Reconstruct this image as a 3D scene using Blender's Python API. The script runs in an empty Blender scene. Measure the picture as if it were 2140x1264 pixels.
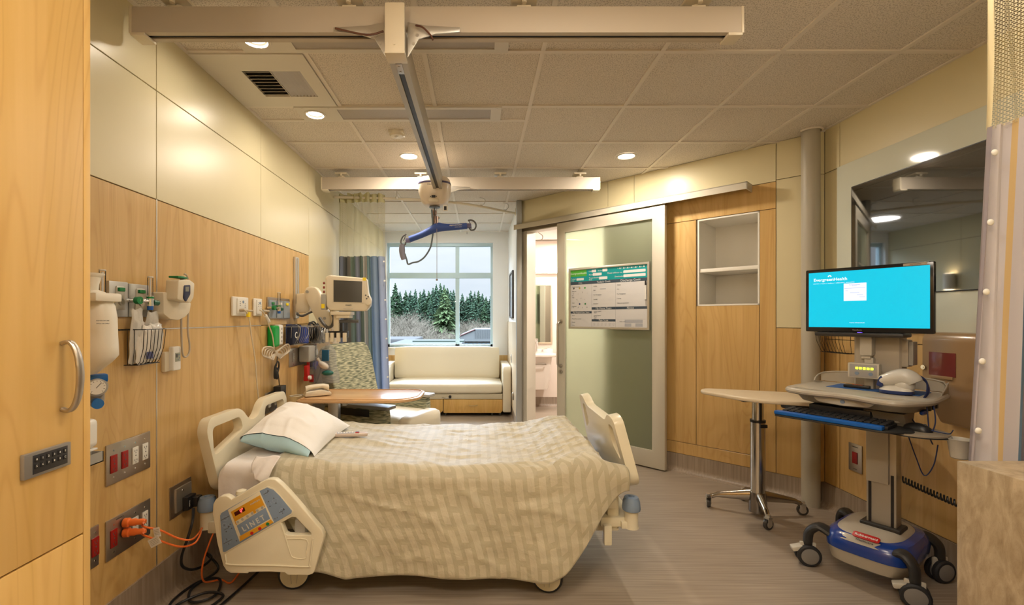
import bpy, bmesh, math, random
from mathutils import Vector, Matrix, Euler, noise
PI = math.pi
R = math.radians
S = bpy.context.scene
COL = S.collection

# ---------------------------------------------------------------- camera
F = 964.0                       # focal length in pixels of the 2140 px wide frame
HC = 1.36                       # eye height
cam_d = bpy.data.cameras.new('camera'); cam = bpy.data.objects.new('camera', cam_d); COL.objects.link(cam)
cam.location = (0, 0, HC); cam.rotation_euler = (R(90), 0, 0)
cam_d.sensor_width = 36; cam_d.lens = 36 * F / 2140
cam_d.shift_x = 70 / 2140; cam_d.shift_y = 33 / 2140
cam_d.clip_start = .02; cam_d.clip_end = 900
S.camera = cam
S.view_settings.view_transform = 'Standard'; S.view_settings.look = 'None'
S.view_settings.gamma = 1; S.view_settings.use_curve_mapping = False
S.view_settings.exposure = 0.22
S.cycles.use_denoising = True
S.cycles.max_bounces = 8; S.cycles.transparent_max_bounces = 16
S.cycles.caustics_reflective = False; S.cycles.caustics_refractive = False
S.cycles.sample_clamp_indirect = 6

# ---------------------------------------------------------------- sky
w = bpy.data.worlds.new('overcast_sky'); S.world = w; w.use_nodes = True
wn = w.node_tree.nodes; wl_ = w.node_tree.links
bg = wn['Background']; bg.inputs[1].default_value = 1.0
tc = wn.new('ShaderNodeTexCoord'); mp = wn.new('ShaderNodeMapping'); mp.inputs['Scale'].default_value = (1.2, 1.2, 5)
nz = wn.new('ShaderNodeTexNoise'); nz.inputs['Scale'].default_value = 2.2; nz.inputs['Detail'].default_value = 6
cr = wn.new('ShaderNodeValToRGB')
cr.color_ramp.elements[0].position = .32; cr.color_ramp.elements[0].color = (.68, .73, .81, 1)
cr.color_ramp.elements[1].position = .62; cr.color_ramp.elements[1].color = (.86, .89, .93, 1)
wl_.new(tc.outputs['Generated'], mp.inputs[0]); wl_.new(mp.outputs[0], nz.inputs[0])
wl_.new(nz.outputs[0], cr.inputs[0])
# overcast sky: brighter and bluer towards the zenith
sz = wn.new('ShaderNodeSeparateXYZ'); zr = wn.new('ShaderNodeValToRGB'); wl_.new(tc.outputs['Generated'], sz.inputs[0]); wl_.new(sz.outputs[2], zr.inputs[0])
zr.color_ramp.elements[0].position = .20; zr.color_ramp.elements[0].color = (1, 1, 1, 1)
zr.color_ramp.elements[1].position = .34; zr.color_ramp.elements[1].color = (20, 22.5, 26, 1)
zm = wn.new('ShaderNodeMix'); zm.data_type = 'RGBA'; zm.blend_type = 'MULTIPLY'; zm.inputs[0].default_value = 1; zm.clamp_result = False
wl_.new(cr.outputs[0], zm.inputs[6]); wl_.new(zr.outputs[0], zm.inputs[7]); wl_.new(zm.outputs[2], bg.inputs[0])

# ---------------------------------------------------------------- lamps of the room and added unseen lights
WARM = (1.0, .87, .71)
def area(name, loc, size, power, color, rot=(0, 0, 0), shape='DISK', size_y=None, spread=180):
    l = bpy.data.lights.new(name, 'AREA'); l.shape = shape; l.size = size
    if size_y: l.size_y = size_y
    l.energy = power; l.color = color; l.spread = R(spread)
    o = bpy.data.objects.new(name, l); o.location = loc; o.rotation_euler = rot; COL.objects.link(o); return o
CEIL = 2.73
LAMPS = [(-1.085, 2.285, 6), (-1.09, 3.065, 7), (-.585, 3.885, 18), (1.245, 3.885, 18)]
for i, (x, y, p) in enumerate(LAMPS):
    area('recessed_lamp_light', (x, y, CEIL - .012), .13, p, WARM)
# added lights, out of view in the ceiling over and behind the camera
for x, y, p in ((-.55, -.35, 32), (1.25, -.35, 9), (.35, 1.0, 16), (1.55, 1.45, 4)):
    area('added_panel_light', (x, y, CEIL - .02), .5, p, WARM, shape='SQUARE')
area('bathroom_lamp_light', (1.3, 6.6, 2.52), .4, 32, (1, .90, .80))
area('bathroom_lamp_light', (1.7, 5.3, 2.52), .4, 48, (1, .90, .80))
# added up-lights without fixtures behind the camera, to brighten the ceiling
for x, p in ((-.9, 18), (.7, 14), (1.9, 5)): area('added_uplight', (x, -1.45, 1.95), .22, p, WARM, rot=(R(162), 0, 0))
area('alcove_fill_light', (-.5, 6.3, CEIL - .02), .4, 12, (1, .95, .88))  # added fill to brighten the window alcove, no fixture there
# daylight through the window
pl = bpy.data.lights.new('window_portal', 'AREA'); pl.shape = 'RECTANGLE'; pl.size = 1.66; pl.size_y = 1.62
pl.cycles.is_portal = True
po = bpy.data.objects.new('window_portal', pl); po.location = (-.61, 7.36, 1.73); po.rotation_euler = (R(-90), 0, 0); COL.objects.link(po)

# ---------------------------------------------------------------- measuring helper: point seen at a pixel, at depth D from the lens
def P(px, py, D): return Vector(((px - 1000) * D / F, D, HC - (py - 665) * D / F))
XL, XR, XA, YW = -1.505, 2.52, .47, 7.3
def LY(px, off=0.0): return (-XL - off) * F / (1000 - px)          # depth of a point of the left wall
def LP(px, py, off=0.0):
    D = LY(px, off); return Vector((XL + off, D, HC - (py - 665) * D / F))
def RP(px, py, off=0.0):
    D = (XR - off) * F / (px - 1000); return Vector((XR - off, D, HC - (py - 665) * D / F))
def DP(px, py, c=5.9):
    k = (px - 1000) / F; D = c / (1 + k); return Vector((k * D, D, HC - (py - 665) * D / F))

# ---------------------------------------------------------------- mesh builder
def catmull(pts, n=6, closed=False):
    pts = [Vector(p) for p in pts]; out = []; N = len(pts)
    rng = range(N) if closed else range(N - 1)
    for i in rng:
        p0 = pts[(i - 1) % N] if (closed or i > 0) else pts[0]
        p1 = pts[i]; p2 = pts[(i + 1) % N]
        p3 = pts[(i + 2) % N] if (closed or i + 2 < N) else pts[-1]
        for k in range(n):
            t = k / n
            out.append(.5 * ((2 * p1) + (-p0 + p2) * t + (2 * p0 - 5 * p1 + 4 * p2 - p3) * t * t + (-p0 + 3 * p1 - 3 * p2 + p3) * t ** 3))
    if not closed: out.append(pts[-1])
    return out
def fillet(pts, r, n=5):
    pts = [Vector((p[0], p[1])) for p in pts]; N = len(pts); out = []
    for i in range(N):
        p = pts[i]; a = pts[i - 1] - p; b = pts[(i + 1) % N] - p
        la, lb = a.length, b.length
        rr = r[i] if isinstance(r, (list, tuple)) else r
        if rr <= 0: out.append(p); continue
        d = min(rr, la * .48, lb * .48)
        s = p + a / la * d; e = p + b / lb * d
        for k in range(n + 1):
            t = k / n; out.append(s * (1 - t) ** 2 + p * 2 * t * (1 - t) + e * t * t)
    return out
def rrect(x0, x1, y0, y1, r, n=5): return fillet([(x0, y0), (x1, y0), (x1, y1), (x0, y1)], r, n)
FRONT = Matrix.Rotation(R(90), 4, 'X')        # plate drawn in (x, z), thickness goes towards -y

class MB:
    def __init__(s): s.bm = bmesh.new(); s.m = Matrix(); s.mi = 0; s.uv = None
    def _fin(s, nv, m=None, faces=None):
        mm = s.m @ m if m is not None else s.m
        for v in nv: v.co = mm @ v.co
        if faces:
            for f in faces: f.material_index = s.mi
    def _new(s, fn, m=None):
        v0 = set(s.bm.verts); f0 = set(s.bm.faces); fn()
        s._fin([v for v in s.bm.verts if v not in v0], m, [f for f in s.bm.faces if f not in f0]); return s
    def merge(s, b, m=None):
        vs = [s.bm.verts.new(v.co) for v in b.verts]; b.verts.index_update()
        fs = []
        for f in b.faces:
            try: fs.append(s.bm.faces.new([vs[v.index] for v in f.verts]))
            except ValueError: pass
        b.free(); s._fin(vs, m, fs); return s
    def box(s, x0, x1, y0, y1, z0, z1, bev=0, m=None, seg=2, taper=None):
        b = bmesh.new(); bmesh.ops.create_cube(b, size=1)
        for v in b.verts:
            tx = ty = 1
            if taper and v.co.z > 0: tx, ty = taper
            v.co = Vector(((x0 + x1) / 2 + v.co.x * (x1 - x0) * tx, (y0 + y1) / 2 + v.co.y * (y1 - y0) * ty, (z0 + z1) / 2 + v.co.z * (z1 - z0)))
        if bev: bmesh.ops.bevel(b, geom=list(b.edges), offset=bev, segments=seg, affect='EDGES', profile=.6, clamp_overlap=True)
        return s.merge(b, m)
    def cyl(s, p0, p1, r0, r1=None, seg=20, caps=True, m=None):
        p0, p1 = Vector(p0), Vector(p1); r1 = r0 if r1 is None else r1
        d = p1 - p0; q = d.to_track_quat('Z', 'Y').to_matrix().to_4x4()
        b = bmesh.new(); bmesh.ops.create_cone(b, cap_ends=caps, segments=seg, radius1=r0, radius2=r1, depth=d.length)
        bmesh.ops.transform(b, matrix=Matrix.Translation((p0 + p1) / 2) @ q, verts=b.verts)
        return s.merge(b, m)
    def sph(s, c, r, m=None, u=20, v=12, rot=None):
        r = (r, r, r) if not isinstance(r, (tuple, list)) else r
        b = bmesh.new(); bmesh.ops.create_uvsphere(b, u_segments=u, v_segments=v, radius=1)
        mt = Matrix.Translation(c) @ (rot.to_4x4() if rot is not None else Matrix()) @ Matrix.Diagonal((*r, 1))
        bmesh.ops.transform(b, matrix=mt, verts=b.verts); return s.merge(b, m)
    def tube(s, pts, r, seg=8, n=0, closed=False, m=None, caps=True):
        pts = [Vector(p) for p in pts]
        if n: pts = catmull(pts, n, closed)
        N = len(pts); rings = []; up = None; nv = []; fs = []
        for i, p in enumerate(pts):
            if closed: t = pts[(i + 1) % N] - pts[i - 1]
            else: t = pts[min(i + 1, N - 1)] - pts[max(i - 1, 0)]
            if t.length < 1e-9: t = Vector((0, 0, 1))
            t.normalize()
            if up is None:
                up = Vector((0, 0, 1)) if abs(t.z) < .9 else Vector((1, 0, 0))
            x = t.cross(up)
            if x.length < 1e-4: x = t.orthogonal()
            x.normalize(); up = x.cross(t); up.normalize()
            rr = r(i / (N - 1)) if callable(r) else r
            ring = []
            for k in range(seg):
                a = 2 * PI * k / seg
                v = s.bm.verts.new(p + (x * math.cos(a) + up * math.sin(a)) * rr); ring.append(v); nv.append(v)
            rings.append(ring)
        for i in range(N if closed else N - 1):
            a, b = rings[i], rings[(i + 1) % N]
            for k in range(seg): fs.append(s.bm.faces.new((a[k], b[k], b[(k + 1) % seg], a[(k + 1) % seg])))
        if caps and not closed:
            fs.append(s.bm.faces.new(rings[0])); fs.append(s.bm.faces.new(rings[-1][::-1]))
        s._fin(nv, m, fs); return s
    def lathe(s, prof, m=None, seg=28, caps=True, arc=2 * PI):
        nv = []; fs = []; rings = []
        full = abs(arc - 2 * PI) < 1e-6; ns = seg if full else seg + 1
        for r, z in prof:
            ring = []
            for k in range(ns):
                a = arc * k / seg; v = s.bm.verts.new((r * math.cos(a), r * math.sin(a), z)); ring.append(v); nv.append(v)
            rings.append(ring)
        for a, b in zip(rings, rings[1:]):
            for k in range(seg):
                k2 = (k + 1) % ns; fs.append(s.bm.faces.new((a[k], a[k2], b[k2], b[k])))
        if caps and full:
            if prof[0][0] > 1e-5: fs.append(s.bm.faces.new(rings[0][::-1]))
            if prof[-1][0] > 1e-5: fs.append(s.bm.faces.new(rings[-1]))
        s._fin(nv, m, fs); return s
    def plate(s, outer, t0, t1, holes=(), bev=0, m=None, seg=2):
        """polygon in the xy plane (with holes), thick from z=t0 to z=t1"""
        b = bmesh.new()
        if not holes:
            vs = [b.verts.new((p[0], p[1], t0)) for p in outer]; b.faces.new(vs)
        else:
            es = []
            for loop in [outer] + list(holes):
                vs = [b.verts.new((p[0], p[1], t0)) for p in loop]
                for i in range(len(vs)): es.append(b.edges.new((vs[i], vs[(i + 1) % len(vs)])))
            bmesh.ops.triangle_fill(b, edges=es, use_beauty=True, use_dissolve=False)
        bmesh.ops.recalc_face_normals(b, faces=b.faces)
        ex = bmesh.ops.extrude_face_region(b, geom=list(b.faces))
        for g in ex['geom']:
            if isinstance(g, bmesh.types.BMVert): g.co.z = t1
        bmesh.ops.recalc_face_normals(b, faces=b.faces)
        if bev:
            ed = [e for e in b.edges if len(e.link_faces) == 2 and abs(e.link_faces[0].normal.z) + abs(e.link_faces[1].normal.z) > .5
                  and min(abs(e.link_faces[0].normal.z), abs(e.link_faces[1].normal.z)) < .5]
            bmesh.ops.bevel(b, geom=ed, offset=bev, segments=seg, affect='EDGES', profile=.5, clamp_overlap=True)
        return s.merge(b, m)
    def grid(s, f, nu, nv_, m=None, closed_u=False):
        vs = []; fs = []; g = []
        if s.uv is None: s.uv = s.bm.loops.layers.uv.new('UVMap')
        for i in range(nu if closed_u else nu + 1):
            row = []
            for j in range(nv_ + 1):
                v = s.bm.verts.new(f(i / nu, j / nv_)); row.append(v); vs.append(v)
            g.append(row)
        N = len(g)
        for i in range(nu):
            for j in range(nv_):
                fa = s.bm.faces.new((g[i][j], g[(i + 1) % N][j], g[(i + 1) % N][j + 1], g[i][j + 1])); fs.append(fa)
                for lp, (a, b) in zip(fa.loops, ((i, j), (i + 1, j), (i + 1, j + 1), (i, j + 1))): lp[s.uv].uv = (a / nu, b / nv_)
        s._fin(vs, m, fs); return s
    def text(s, body, size, m, depth=.0006, align='CENTER', bold=0.0, sx=1.0):
        cu = bpy.data.curves.new('t', 'FONT'); cu.body = body; cu.size = size; cu.extrude = depth; cu.align_x = align; cu.align_y = 'CENTER'
        cu.resolution_u = 2; cu.offset = bold
        ob = bpy.data.objects.new('t', cu); me = bpy.data.meshes.new_from_object(ob)
        b = bmesh.new(); b.from_mesh(me); bpy.data.objects.remove(ob); bpy.data.curves.remove(cu); bpy.data.meshes.remove(me)
        return s.merge(b, m @ Matrix.Diagonal((sx, 1, 1, 1)))
    def build(s, name, mats, parent=None, world=False, smooth=35, mods=None):
        if parent is not None and world: bmesh.ops.transform(s.bm, matrix=WM(parent).inverted(), verts=s.bm.verts)
        if s.uv is None: bmesh.ops.recalc_face_normals(s.bm, faces=s.bm.faces)
        me = bpy.data.meshes.new(name); s.bm.to_mesh(me); s.bm.free()
        for m in (mats if isinstance(mats, (list, tuple)) else [mats]): me.materials.append(m)
        if smooth:
            me.shade_smooth(); me.set_sharp_from_angle(angle=R(smooth))
        o = bpy.data.objects.new(name, me); COL.objects.link(o)
        if parent is not None: o.parent = parent
        return o
def WM(o):
    m = Matrix.LocRotScale(o.location, o.rotation_euler, o.scale)
    return WM(o.parent) @ m if o.parent else m
def thing(name, label, cat, loc=(0, 0, 0), rz=0, group=None):
    o = bpy.data.objects.new(name, None); COL.objects.link(o); o.empty_display_size = .05
    o.location = loc; o.rotation_euler = (0, 0, R(rz)); o['label'] = label; o['category'] = cat
    if group: o['group'] = group
    return o
def tag(o, label, cat, group=None):
    o['label'] = label; o['category'] = cat
    if group: o['group'] = group
    return o
def struct(o, label=None):
    o['kind'] = 'structure'
    if label: o['label'] = label
    return o
def dup(o, parent=None):
    c = o.copy(); COL.objects.link(c)
    if parent: c.parent = parent
    for ch in [x for x in bpy.data.objects if x.parent == o]: dup(ch, c)
    return c
def one(o, label, cat, group=None):                  # a thing that is one mesh; origin moved to its base
    me = o.data; xs = [v.co for v in me.vertices]
    c = Vector(((min(v.x for v in xs) + max(v.x for v in xs)) / 2, (min(v.y for v in xs) + max(v.y for v in xs)) / 2, min(v.z for v in xs)))
    me.transform(Matrix.Translation(-c)); o.location = c
    return tag(o, label, cat, group)

# ---------------------------------------------------------------- materials
def mat(name, col, rough=.5, metal=0, spec=.5, bump=0, bscale=200, emis=None, es=0, coat=0, alpha=1, trans=0, ior=1.45, sheen=0, var=0, vscale=3):
    m = bpy.data.materials.new(name); m.use_nodes = True; nt = m.node_tree; b = nt.nodes['Principled BSDF']
    b.inputs['Base Color'].default_value = (*col, 1); b.inputs['Roughness'].default_value = rough; b.inputs['Metallic'].default_value = metal
    b.inputs['Specular IOR Level'].default_value = spec; b.inputs['IOR'].default_value = ior
    b.inputs['Coat Weight'].default_value = coat; b.inputs['Coat Roughness'].default_value = .15
    b.inputs['Alpha'].default_value = alpha; b.inputs['Transmission Weight'].default_value = trans
    if emis: b.inputs['Emission Color'].default_value = (*emis, 1); b.inputs['Emission Strength'].default_value = es
    if bump or var: t = nt.nodes.new('ShaderNodeTexCoord')
    if bump:
        n = nt.nodes.new('ShaderNodeTexNoise'); n.inputs['Scale'].default_value = bscale; n.inputs['Detail'].default_value = 3
        bp = nt.nodes.new('ShaderNodeBump'); bp.inputs['Strength'].default_value = bump; bp.inputs['Distance'].default_value = .01
        nt.links.new(t.outputs['Object'], n.inputs[0]); nt.links.new(n.outputs[0], bp.inputs['Height']); nt.links.new(bp.outputs[0], b.inputs['Normal'])
    if var:
        n = nt.nodes.new('ShaderNodeTexNoise'); n.inputs['Scale'].default_value = vscale; n.inputs['Detail'].default_value = 4
        mx = nt.nodes.new('ShaderNodeMix'); mx.data_type = 'RGBA'
        mx.inputs[6].default_value = (*[c * (1 - var) for c in col], 1); mx.inputs[7].default_value = (*[min(1, c * (1 + var)) for c in col], 1)
        nt.links.new(t.outputs['Object'], n.inputs[0]); nt.links.new(n.outputs[0], mx.inputs[0]); nt.links.new(mx.outputs[2], b.inputs['Base Color'])
    return m
def wood(name, c0, c1, rough=.33, axis='z', scale=1.0):
    m = bpy.data.materials.new(name); m.use_nodes = True; nt = m.node_tree; N = nt.nodes; L = nt.links; b = N['Principled BSDF']
    t = N.new('ShaderNodeTexCoord'); mp = N.new('ShaderNodeMapping')
    sc = {'z': (22, 22, .9), 'x': (.9, 22, 22), 'y': (22, .9, 22)}[axis]
    mp.inputs['Scale'].default_value = [k * scale for k in sc]
    n = N.new('ShaderNodeTexNoise'); n.inputs['Scale'].default_value = 1; n.inputs['Detail'].default_value = 6; n.inputs['Distortion'].default_value = .6
    mp2 = N.new('ShaderNodeMapping'); sc2 = {'z': (2.6, 2.6, .35), 'x': (.35, 2.6, 2.6), 'y': (2.6, .35, 2.6)}[axis]
    mp2.inputs['Scale'].default_value = [k * scale for k in sc2]
    n2 = N.new('ShaderNodeTexNoise'); n2.inputs['Scale'].default_value = 1.3; n2.inputs['Detail'].default_value = 2; n2.inputs['Distortion'].default_value = 1.2
    wv = N.new('ShaderNodeMath'); wv.operation = 'MULTIPLY'; wv.inputs[1].default_value = 42
    sn = N.new('ShaderNodeMath'); sn.operation = 'SINE'
    pw = N.new('ShaderNodeMath'); pw.operation = 'POWER'; ab = N.new('ShaderNodeMath'); ab.operation = 'ABSOLUTE'; pw.inputs[1].default_value = 14
    L.new(t.outputs['Object'], mp.inputs[0]); L.new(mp.outputs[0], n.inputs[0]); L.new(t.outputs['Object'], mp2.inputs[0]); L.new(mp2.outputs[0], n2.inputs[0])
    L.new(n2.outputs[0], wv.inputs[0]); L.new(wv.outputs[0], sn.inputs[0]); L.new(sn.outputs[0], ab.inputs[0]); L.new(ab.outputs[0], pw.inputs[0])
    m1 = N.new('ShaderNodeMix'); m1.data_type = 'RGBA'; m1.inputs[6].default_value = (*c0, 1); m1.inputs[7].default_value = (*c1, 1)
    cr = N.new('ShaderNodeValToRGB'); cr.color_ramp.elements[0].position = .35; cr.color_ramp.elements[1].position = .68
    L.new(n.outputs[0], cr.inputs[0]); L.new(cr.outputs[0], m1.inputs[0])
    m2 = N.new('ShaderNodeMix'); m2.data_type = 'RGBA'; m2.blend_type = 'MULTIPLY'; m2.inputs[7].default_value = (.80, .70, .58, 1)
    k = N.new('ShaderNodeMath'); k.operation = 'MULTIPLY'; k.inputs[1].default_value = .38
    L.new(pw.outputs[0], k.inputs[0]); L.new(k.outputs[0], m2.inputs[0]); L.new(m1.outputs[2], m2.inputs[6]); L.new(m2.outputs[2], b.inputs['Base Color'])
    b.inputs['Roughness'].default_value = rough
    return m
def streaks(name, c0, c1, axis='x', rough=.45, sc=60):
    m = bpy.data.materials.new(name); m.use_nodes = True; nt = m.node_tree; N = nt.nodes; L = nt.links; b = N['Principled BSDF']
    t = N.new('ShaderNodeTexCoord'); mp = N.new('ShaderNodeMapping')
    mp.inputs['Scale'].default_value = {'x': (2.5, sc, sc), 'z': (sc, sc, 2.5)}[axis]
    n = N.new('ShaderNodeTexNoise'); n.inputs['Scale'].default_value = 1; n.inputs['Detail'].default_value = 5
    n2 = N.new('ShaderNodeTexNoise'); n2.inputs['Scale'].default_value = 1.1; n2.inputs['Detail'].default_value = 3
    L.new(t.outputs['Object'], mp.inputs[0]); L.new(mp.outputs[0], n.inputs[0]); L.new(t.outputs['Object'], n2.inputs[0])
    ad = N.new('ShaderNodeMath'); ad.operation = 'MULTIPLY_ADD'; ad.inputs[1].default_value = .35; L.new(n2.outputs[0], ad.inputs[0]); L.new(n.outputs[0], ad.inputs[2])
    cr = N.new('ShaderNodeValToRGB'); cr.color_ramp.elements[0].position = .5; cr.color_ramp.elements[1].position = .85
    cr.color_ramp.elements[0].color = (*c0, 1); cr.color_ramp.elements[1].color = (*c1, 1)
    L.new(ad.outputs[0], cr.inputs[0]); L.new(cr.outputs[0], b.inputs['Base Color']); b.inputs['Roughness'].default_value = rough
    return m
def glassy(name, tint=(1, 1, 1), gloss=.12, rough=.0, body=0, bodycol=(1, 1, 1)):
    """clear pane: lets light through, reflects a little, optional milky body"""
    m = bpy.data.materials.new(name); m.use_nodes = True; nt = m.node_tree; N = nt.nodes; L = nt.links
    N.remove(N['Principled BSDF']); out = N['Material Output']
    tr = N.new('ShaderNodeBsdfTransparent'); tr.inputs[0].default_value = (*tint, 1)
    gl = N.new('ShaderNodeBsdfGlossy'); gl.inputs['Roughness'].default_value = rough
    mx = N.new('ShaderNodeMixShader'); fr = N.new('ShaderNodeLayerWeight'); fr.inputs[0].default_value = gloss
    L.new(fr.outputs['Fresnel'], mx.inputs[0]); L.new(gl.outputs[0], mx.inputs[2])
    if body:
        df = N.new('ShaderNodeBsdfDiffuse'); df.inputs[0].default_value = (*bodycol, 1)
        tl = N.new('ShaderNodeBsdfTranslucent'); tl.inputs[0].default_value = (*bodycol, 1)
        a = N.new('ShaderNodeMixShader'); a.inputs[0].default_value = .72; L.new(df.outputs[0], a.inputs[1]); L.new(tl.outputs[0], a.inputs[2])
        c = N.new('ShaderNodeMixShader'); c.inputs[0].default_value = body; L.new(tr.outputs[0], c.inputs[1]); L.new(a.outputs[0], c.inputs[2]); L.new(c.outputs[0], mx.inputs[1])
    else: L.new(tr.outputs[0], mx.inputs[1])
    L.new(mx.outputs[0], out.inputs[0]); return m

MAPLE = wood('maple_panel', (.55, .35, .125), (.64, .425, .175))
MAPLE_CAB = wood('maple_cabinet', (.66, .41, .12), (.73, .47, .165), .4)
MAPLE_TOP = wood('maple_top', (.60, .36, .17), (.68, .43, .22), .22, 'x')
CREAM = mat('cream_laminate', (.66, .59, .38), .32, var=.02)
WALLW = mat('pale_wall_paint', (.80, .80, .78), .6, bump=.05, bscale=90)
BASEG = mat('panel_reveal', (.22, .18, .13), .5)
TILEM = None
FLOOR = streaks('vinyl_floor', (.27, .22, .17), (.39, .325, .255), 'x', .38, 90)
COVE = streaks('vinyl_cove', (.25, .19, .14), (.36, .285, .215), 'z', .45, 70)
WHITE = mat('white_plastic', (.78, .77, .73), .35)
OFFW = mat('ivory_plastic', (.70, .63, .49), .33, coat=.2)
BEDW = mat('bed_ivory', (.72, .66, .50), .32, coat=.2)
GREY = mat('grey_plastic', (.36, .35, .32), .4)
LGREY = mat('light_grey_plastic', (.53, .50, .43), .38)
DGREY = mat('dark_grey_plastic', (.10, .10, .10), .4)
BLACK = mat('black_plastic', (.015, .015, .017), .35)
RUBBER = mat('black_rubber', (.02, .02, .022), .6)
CHROME = mat('chrome', (.78, .78, .78), .12, 1)
STEEL = mat('brushed_steel', (.50, .46, .41), .36, 1, bump=.02, bscale=400)
ALU = mat('satin_aluminium', (.62, .60, .55), .35, .85)
PAINTM = mat('painted_aluminium', (.60, .56, .47), .42, .15)
RAILP = mat('white_rail_paint', (.52, .46, .38), .4)
BLUEG = mat('slate_blue_plastic', (.20, .27, .38), .4)
NAVY = mat('navy_fabric', (.03, .055, .17), .8)
RED = mat('red_plastic', (.45, .012, .01), .4)
ORANGE = mat('orange_rubber', (.80, .17, .03), .4)
GREEN = mat('green_plastic', (.01, .20, .06), .35)
YELLOW = mat('yellow_plastic', (.85, .65, .02), .35)
CLEAR = glassy('clear_plastic', (.93, .93, .93), .25, .05)
FILM = mat('plastic_film', (.78, .76, .71), .22, alpha=.72, bump=.5, bscale=30)

# ================================================================ THE SETTING
def tiles():
    m = bpy.data.materials.new('mineral_ceiling_tile'); m.use_nodes = True; nt = m.node_tree; N = nt.nodes; L = nt.links; b = N['Principled BSDF']
    t = N.new('ShaderNodeTexCoord'); v = N.new('ShaderNodeTexNoise'); v.inputs['Scale'].default_value = 170; v.inputs['Detail'].default_value = 3
    cr = N.new('ShaderNodeValToRGB'); cr.color_ramp.elements[0].position = .40; cr.color_ramp.elements[0].color = (.48, .43, .37, 1)
    cr.color_ramp.elements[1].position = .50; cr.color_ramp.elements[1].color = (.74, .68, .605, 1)
    L.new(t.outputs['Object'], v.inputs[0]); L.new(v.outputs[0], cr.inputs[0]); L.new(cr.outputs[0], b.inputs['Base Color'])
    bp = N.new('ShaderNodeBump'); bp.inputs['Strength'].default_value = .35; bp.inputs['Distance'].default_value = .004
    L.new(v.outputs[0], bp.inputs['Height']); L.new(bp.outputs[0], b.inputs['Normal']); b.inputs['Roughness'].default_value = .9
    return m
GRIDM = mat('ceiling_tee_paint', (.74, .68, .605), .5)
b = MB(); b.box(-1.63, 3.3, -1.7, 7.45, -.06, 0); struct(b.build('floor', FLOOR))
b = MB(); b.box(-1.63, 2.65, -1.7, 7.45, CEIL, CEIL + .05)
ceil = struct(b.build('ceiling', tiles()))
b = MB()
for k in range(-3, 4):
    x = .33 + .61 * k; b.box(x - .012, x + .012, -1.7, 7.3, CEIL - .008, CEIL + .01)
for k in range(-6, 9):
    y = 2.362 + .61 * k; b.box(XL, XR, y - .012, y + .012, CEIL - .0085, CEIL + .01)
for y in (2.14, 3.185): b.box(XL, .33, y - .012, y + .012, CEIL - .0085, CEIL + .01)
struct(b.build('ceiling_grid', GRIDM, ceil, world=True, smooth=0))
b = MB()                                                       # wall angle round the ceiling
b.box(XL, XL + .02, -1.6, 7.3, CEIL - .006, CEIL); b.box(XR - .02, XR, -1.6, 3.37, CEIL - .006, CEIL); b.box(XL, XA, 7.28, 7.3, CEIL - .006, CEIL)
struct(b.build('trim_1', GRIDM, smooth=0))

# left wall with its laminate panels
b = MB(); b.box(XL - .13, XL - .012, -1.7, 7.45, 0, CEIL); wl = struct(b.build('wall_left', BASEG, smooth=0))
def panels(parent, rects, m, fn, name):
    for a0, a1, z0, z1 in rects:
        b = MB(); fn(b, a0 + .0022, a1 - .0022, z0 + .0022, z1 - .0022); struct(b.build(name, m, parent, world=True, smooth=0))
fl = lambda b, a0, a1, z0, z1: b.box(XL - .012, XL, a0, a1, z0, z1, .0012, seg=1)
ys = [-1.6, -.94, .09, 1.12, 2.156, 3.19, 4.09]
yw = ys + [5.1, 6.2, 7.3]
panels(wl, [(a, c, .20, 1.31) for a, c in zip(yw, yw[1:])], MAPLE, fl, 'wood_panel')
panels(wl, [(a, c, 1.31, 1.915) for a, c in zip(ys, ys[1:])], MAPLE, fl, 'wood_panel')
panels(wl, [(a, c, 1.31, 2.424) for a, c in zip(yw[6:], yw[7:])], CREAM, fl, 'cream_panel')
panels(wl, [(a, c, 1.915, 2.424) for a, c in zip(ys, ys[1:])], CREAM, fl, 'cream_panel')
panels(wl, [(a, c, 2.424, CEIL) for a, c in zip(yw, yw[1:])], CREAM, fl, 'cream_panel')
b = MB()
b.box(XL - .004, XL + .0015, 2.1525, 2.1595, .2, 1.915); b.box(XL - .004, XL + .0015, 1.12, 3.19, 1.3075, 1.3125)
struct(b.build('trim_2', ALU, smooth=0))

def cove(name, p0, p1, h, inward):
    """vinyl base with a curved foot running from p0 to p1"""
    p0, p1 = Vector(p0), Vector(p1); inn = Vector(inward); b = MB(); prof = [(0, 0), (0, h), (.008, h), (.009, .05)]
    prof += [(.009 + .045 * (1 - math.cos(R(a))), .05 - .047 * math.sin(R(a))) for a in range(15, 91, 15)] + [(.058, 0)]
    vs = [[b.bm.verts.new((p.x + inn.x * d, p.y + inn.y * d, z)) for d, z in prof] for p in (p0, p1)]
    n = len(prof)
    for i in range(n): b.bm.faces.new((vs[0][i], vs[1][i], vs[1][(i + 1) % n], vs[0][(i + 1) % n]))
    b.bm.faces.new(vs[0]); b.bm.faces.new(vs[1][::-1])
    return struct(b.build(name, COVE))
cove('baseboard_left', (XL, -1.6, 0), (XL, 7.3, 0), .205, (1, 0, 0))
cove('baseboard_right', (XR, -1.6, 0), (XR, 3.37, 0), .17, (-1, 0, 0))
cove('baseboard_far', (XL, YW, 0), (XA, YW, 0), .15, (0, -1, 0))
cove('baseboard_alcove', (XA, 5.43, 0), (XA, YW, 0), .15, (-1, 0, 0))

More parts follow.
